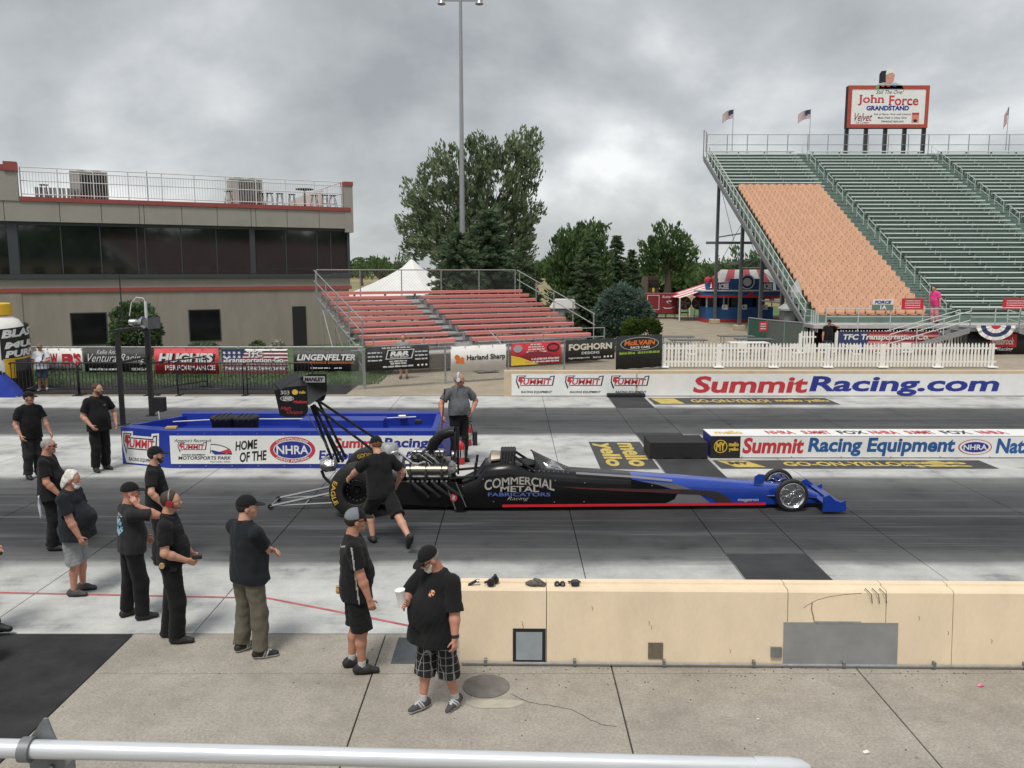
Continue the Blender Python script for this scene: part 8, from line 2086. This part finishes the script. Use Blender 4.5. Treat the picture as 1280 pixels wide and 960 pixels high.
# ------------------------------------------------------------------ fire extinguishers behind the engine
EXR = mat('extinguisher_red', (.48, .02, .025), .3, var=.05, coat=.3)
def extinguisher(x, y, lab, h=.52, r=.085, box=False):
    g = G(x, y); t = thing('fire_extinguisher', lab, 'extinguisher', g)
    MB().lathe([(r * .9, 0), (r, .02), (r, h * .78), (r * .8, h * .9), (r * .35, h * .97), (r * .3, h), (0, h)], n=22).build('cylinder', EXR, t, 'auto')
    MB().box((.0, 0, h + .03), (.05, .03, .07)).build('valve', STEEL, t); MB().box((.05, 0, h + .07), (.13, .022, .018), rot=Matrix.Rotation(.25, 3, 'Y')).build('lever', BLKMETAL, t)
    MB().tube([(0, -.02, h + .03), (.08, -.05, h), (r + .03, -.04, h * .6), (r + .025, -.02, h * .2)], .012, 7).build('hose', BLKMATTE, t); MB().lathe([(r + .002, h * .3), (r + .002, h * .62)], n=22).build('instruction_label', WHITE, t)
    if box: MB().box((r + .08, .03, .17), (.11, .1, .32), ch=.01).build('holder', BLKMATTE, t)
extinguisher(585, 557, 'red fire extinguisher with a black holder right of the man in grey', box=True)
extinguisher(576, 580, 'red fire extinguisher directly behind the dragster engine')
g = G(583, 576); MB().box((0, 0, 0), (.001, .001, .001))
t = thing('drain_cover', 'grey steel plate set in the concrete behind the cockpit', 'cover', G(608, 573)); MB().box((0, 0, .006), (.75, .5, .012), ch=.003).build('plate', mat('pale_plate', (.30, .31, .31), .5, .3), t); MB().box((0, 0, .003), (.82, .57, .005)).build('frame', GALVD, t)

# ------------------------------------------------------------------ inflatable bottle at the left edge
ib = W(-9, 495, 28.0); bt_ = thing('inflatable_bottle', 'giant inflatable white bottle with a yellow cap and black label', 'inflatable', (ib.x, 28.0, 0))
Rb = W(31, 440, 28).x - ib.x
zc_ = lambda py: W(0, py, 28.0).z
MB().lathe([(Rb * .93, .08), (Rb * 1.0, .25), (Rb, zc_(425)), (Rb * .93, zc_(411)), (Rb * .78, zc_(400)), (Rb * .60, zc_(395)), (Rb * .58, zc_(394)), (0, zc_(394))], n=48).build('bottle_shell', mat('white_vinyl_skin', (.76, .75, .72), .4, var=.04), bt_, 'auto')
MB().lathe([(Rb * .62, zc_(394)), (Rb * .66, zc_(393)), (Rb * .62, zc_(380)), (Rb * .58, zc_(379)), (0, zc_(379))], n=40).build('cap', mat('yellow_vinyl', (.72, .42, .01), .4, var=.06), bt_, 'auto')
def cyl_patch(a0, a1, z0, z1, m, nm, lift=.01, skew=0.0):
    mb = MB(); n = 20; vs = []
    for j in range(n + 1):
        q = j / n; a_ = math.radians(a0 + (a1 - a0) * q)
        for z in (z0, z1): vs.append(((Rb + lift) * math.cos(a_), (Rb + lift) * math.sin(a_), z + skew * q))
    mb.add(vs, [(2 * j, 2 * j + 2, 2 * j + 3, 2 * j + 1) for j in range(n)]); return mb.build(nm, m, bt_)
def cyl_text(s, a0, a1, z0, z1, m, lift, skew=0.0, **k):
    V, Fs = glyphs(s, k.get('bold', .05), k.get('shear', .15), 1.0); mn, mx = V.min(0), V.max(0); ab = (V - mn) / (mx - mn); mb = MB(); vs = []
    for u, v in ab:
        a_ = math.radians(a0 + (a1 - a0) * u); vs.append(((Rb + lift) * math.cos(a_), (Rb + lift) * math.sin(a_), z0 + (z1 - z0) * v + skew * u))
    mb.add(vs, Fs); return mb.build('lettering', m, bt_, fix=False)
cyl_patch(-42, 60, zc_(447), zc_(409.5), BLACKP, 'label', .012, .12); cyl_patch(-42, 60, zc_(490), zc_(462), BLACKP, 'label', .012)
cyl_patch(-38, -22, zc_(470), zc_(447), mat('yellow_vinyl', (.72, .42, .01)), 'label', .014); cyl_patch(-22, 60, zc_(462), zc_(447), mat('dark_grey_print', (.06, .06, .065), .5), 'label', .013)
cyl_text('BLASTER', -40, 66, zc_(421), zc_(411), WHITE, .03, .12, bold=.05); cyl_text('MULTI', -37, 55, zc_(434), zc_(426), WHITE, .03, .08); cyl_text('PURPOSE', -37, 66, zc_(445), zc_(436.5), WHITE, .03, .08)
cyl_patch(-40, 60, zc_(448), zc_(446), mat('yellow_vinyl', (.72, .42, .01)), 'label', .02, .05)
cyl_patch(-90, -46, zc_(456), zc_(453), REDP, 'label', .012); cyl_patch(-88, -52, zc_(423), zc_(421), YELP, 'label', .012)
for k in range(4): cyl_patch(-90, -50, zc_(430 + 5 * k), zc_(428.6 + 5 * k), SILVP, 'label', .012)
cyl_patch(-90, -43, zc_(472), zc_(460), BLACKP, 'label', .012); cyl_patch(-42, 60, zc_(487), zc_(485), WHITE, 'label', .02)
MB().lathe([(Rb * .9, 0), (Rb * 1.03, .03), (Rb * 1.03, .12), (Rb * .93, .16)], n=40).build('base_ring', BLKMATTE, bt_, 'auto')
g = G(-8, 497); ba = thing('blue_base', 'blue sloped inflatable base in front of the giant bottle', 'inflatable', (g.x, g.y, 0))
w_ = G(22, 497).x - g.x; mb = MB(); zt = W(0, 470, g.y).z
mb.loft([[Vector((-1.6, 0, 0)), Vector((w_, 0, 0)), Vector((w_, .5, 0)), Vector((-1.6, .5, 0))], [Vector((-1.6, .02, zt * .5)), Vector((w_ * .66, .02, zt * .5)), Vector((w_ * .66, .5, zt * .5)), Vector((-1.6, .5, zt * .5))], [Vector((-1.5, .12, zt)), Vector((w_ * .28, .12, zt)), Vector((w_ * .28, .45, zt)), Vector((-1.5, .45, zt))]])
mb.build('bladder', BLU, ba, 'auto'); MB().tube([(w_ * .95, -.02, .03), (w_ + .12, -.1, .01)], .008, 5).build('tether', WHP, ba)

# ------------------------------------------------------------------ utility cart at the lower left edge
g = G(-128, 905); cart = thing('utility_cart', 'black utility cart whose front tyre shows at the lower left edge', 'cart', (g.x, g.y, 0), math.radians(8))
for dx, dy in ((0, 0), (-1.7, 0), (0, 1.05), (-1.7, 1.05)):
    wl__ = MB().lathe([(.17, -.09), (.27, -.1), (.31, -.07), (.32, 0), (.31, .07), (.27, .1), (.17, .09)], (dx, dy + .1, .32), 32, 'Y').build('wheel', RUBBER, cart, 'auto'); MB().lathe([(0, -.05), (.06, -.06), (.17, -.08), (.175, 0), (0, .02)], (dx, dy + .1, .32), 24, 'Y').build('rim', GALVD, wl__, 'auto')
MB().box((-1.45, .62, .62), (2.0, 1.0, .34), ch=.06).build('body', BLKMETAL, cart); MB().box((-.45, .62, .50), (.2, 1.0, .2), ch=.05).build('bumper', BLKMATTE, cart)
MB().box((-1.1, .62, .92), (.5, .9, .28), ch=.06).build('seat', BLKMATTE, cart)

# ------------------------------------------------------------------ prints on clothes: faces of the shirt itself, lifted off by a hair
def decal(root, test, m, nm, lift=.004):
    sh = [c for c in root.children if c.name.split('.')[0] == 'shirt'][0]; me = sh.data
    n = len(me.vertices); V = np.zeros(n * 3, np.float32); me.vertices.foreach_get('co', V); V = V.reshape(-1, 3)
    N_ = np.zeros(n * 3, np.float32); me.vertices.foreach_get('normal', N_); N_ = N_.reshape(-1, 3)
    F = np.zeros(len(me.loops), np.int32); me.loops.foreach_get('vertex_index', F); F = F.reshape(-1, 4)
    c = V[F].mean(1); nn = N_[F].mean(1); keep = test(c, nn); F = F[keep]
    if not len(F): return
    u, inv = np.unique(F, return_inverse=True)
    link(nm, np_mesh(nm, V[u] + N_[u] * lift, inv.reshape(-1, 4), m, True), root)
def print_mat(name, stops, scale):
    m, b, co, N, L, noise, M, R, X, bump = node_mat(name); L(R(noise(co, scale, 3), stops), b.inputs['Base Color']); b.inputs['Roughness'].default_value = .8; return m
PB = print_mat('blue_tee_print', [(.40, (.012, .02, .03)), (.46, (.06, .30, .45)), (.54, (.5, .62, .68)), (.60, (.02, .05, .09))], 16)
decal(tp5, lambda c, n: (n[:, 0] < -.3) & (((c[:, 1] + .02) / .10) ** 2 + ((c[:, 2] - 1.27) / .12) ** 2 < 1), PB, 'back_print')
decal(tp5, lambda c, n: (n[:, 0] < -.3) & (((c[:, 1] + .02) / .10) ** 2 + ((c[:, 2] - 1.415) / .02) ** 2 < 1), print_mat('white_tee_print', [(.45, (.02, .02, .02)), (.55, (.45, .45, .45))], 40), 'back_print')
decal(tp10, lambda c, n: (n[:, 0] > .2) & (((c[:, 1] - .09) / .026) ** 2 + ((c[:, 2] - 1.33) / .034) ** 2 < 1), print_mat('orange_tee_print', [(.42, (.02, .015, .01)), (.48, (.62, .16, .03)), (.58, (.6, .5, .38))], 45), 'chest_print')
for o in bpy.data.objects:
    if o.get('label', '').startswith('bearded man in a black polo'): decal(o, lambda c, n: (n[:, 0] > .2) & (((c[:, 1] - .08) / .035) ** 2 + ((c[:, 2] - 1.36) / .02) ** 2 < 1), print_mat('polo_mark', [(.45, (.03, .02, .03)), (.55, (.3, .25, .35))], 60), 'chest_print')
# light piping across the jersey of the man in the grey cap
PIP = mat('piping_grey', (.34, .34, .33), .7)
sl_ = (tp9, k9)
decal(tp9, lambda c, n: (np.abs(c[:, 2] - 1.40 - .35 * np.abs(c[:, 1])) < .009) & (c[:, 0] < .02) & (np.abs(c[:, 1]) < .16), PIP, 'piping')
decal(tp9, lambda c, n: (np.abs(c[:, 0] + .03 - .1 * (1.45 - c[:, 2])) < .007) & (np.abs(c[:, 1]) > .19) & (c[:, 2] < 1.47), PIP, 'piping')

# ------------------------------------------------------------------ behind the camera: what the tower windows look out on
pb = thing('pit_building', 'long beige pit building behind the spectators', 'building', (48, -46, 0), 0)
MB().box2((-55, -8, 0), (70, 0, 5.2)).build('wall', CREAM, pb); MB().box2((-55.5, -8.5, 5.2), (70.5, .4, 5.6)).build('roof', GALVD, pb)
for k in range(30): MB().box((-52 + k * 4.1, .02, 3.9), (1.9, .08, 1.3)).build('window', GLASS2, pb)
ns = thing('spectator_stand', 'red bench stand on the camera side, seen only in the tower windows', 'bleachers', (16, -9, 0), 0)
for k in range(18):
    MB().box((26, -k * 1.0, 1.3 + k * .42), (52, .5, .10)).build('bench', REDSEAT, ns); MB().box((26, -k * 1.0 - .5, .55 + k * .42), (52, 1.0, .9)).build('step', ALUD, ns)
r = np.random.default_rng(3); n = 2600
C = np.stack([r.uniform(-15, 125, n), r.uniform(-75, -62, n), np.zeros(n)], 1); C[:, 2] = r.uniform(.1, 1, n) ** .8 * (13 + 4 * np.sin(C[:, 0] * .21) + 2 * np.sin(C[:, 0] * .6))
tag(leaves('wood_behind', C, np.full(n, 1.6), 9, 1.1, LEAF2, None, 77), 'dark wood behind the pit building, seen in the tower windows', 'wood', kind='stuff')
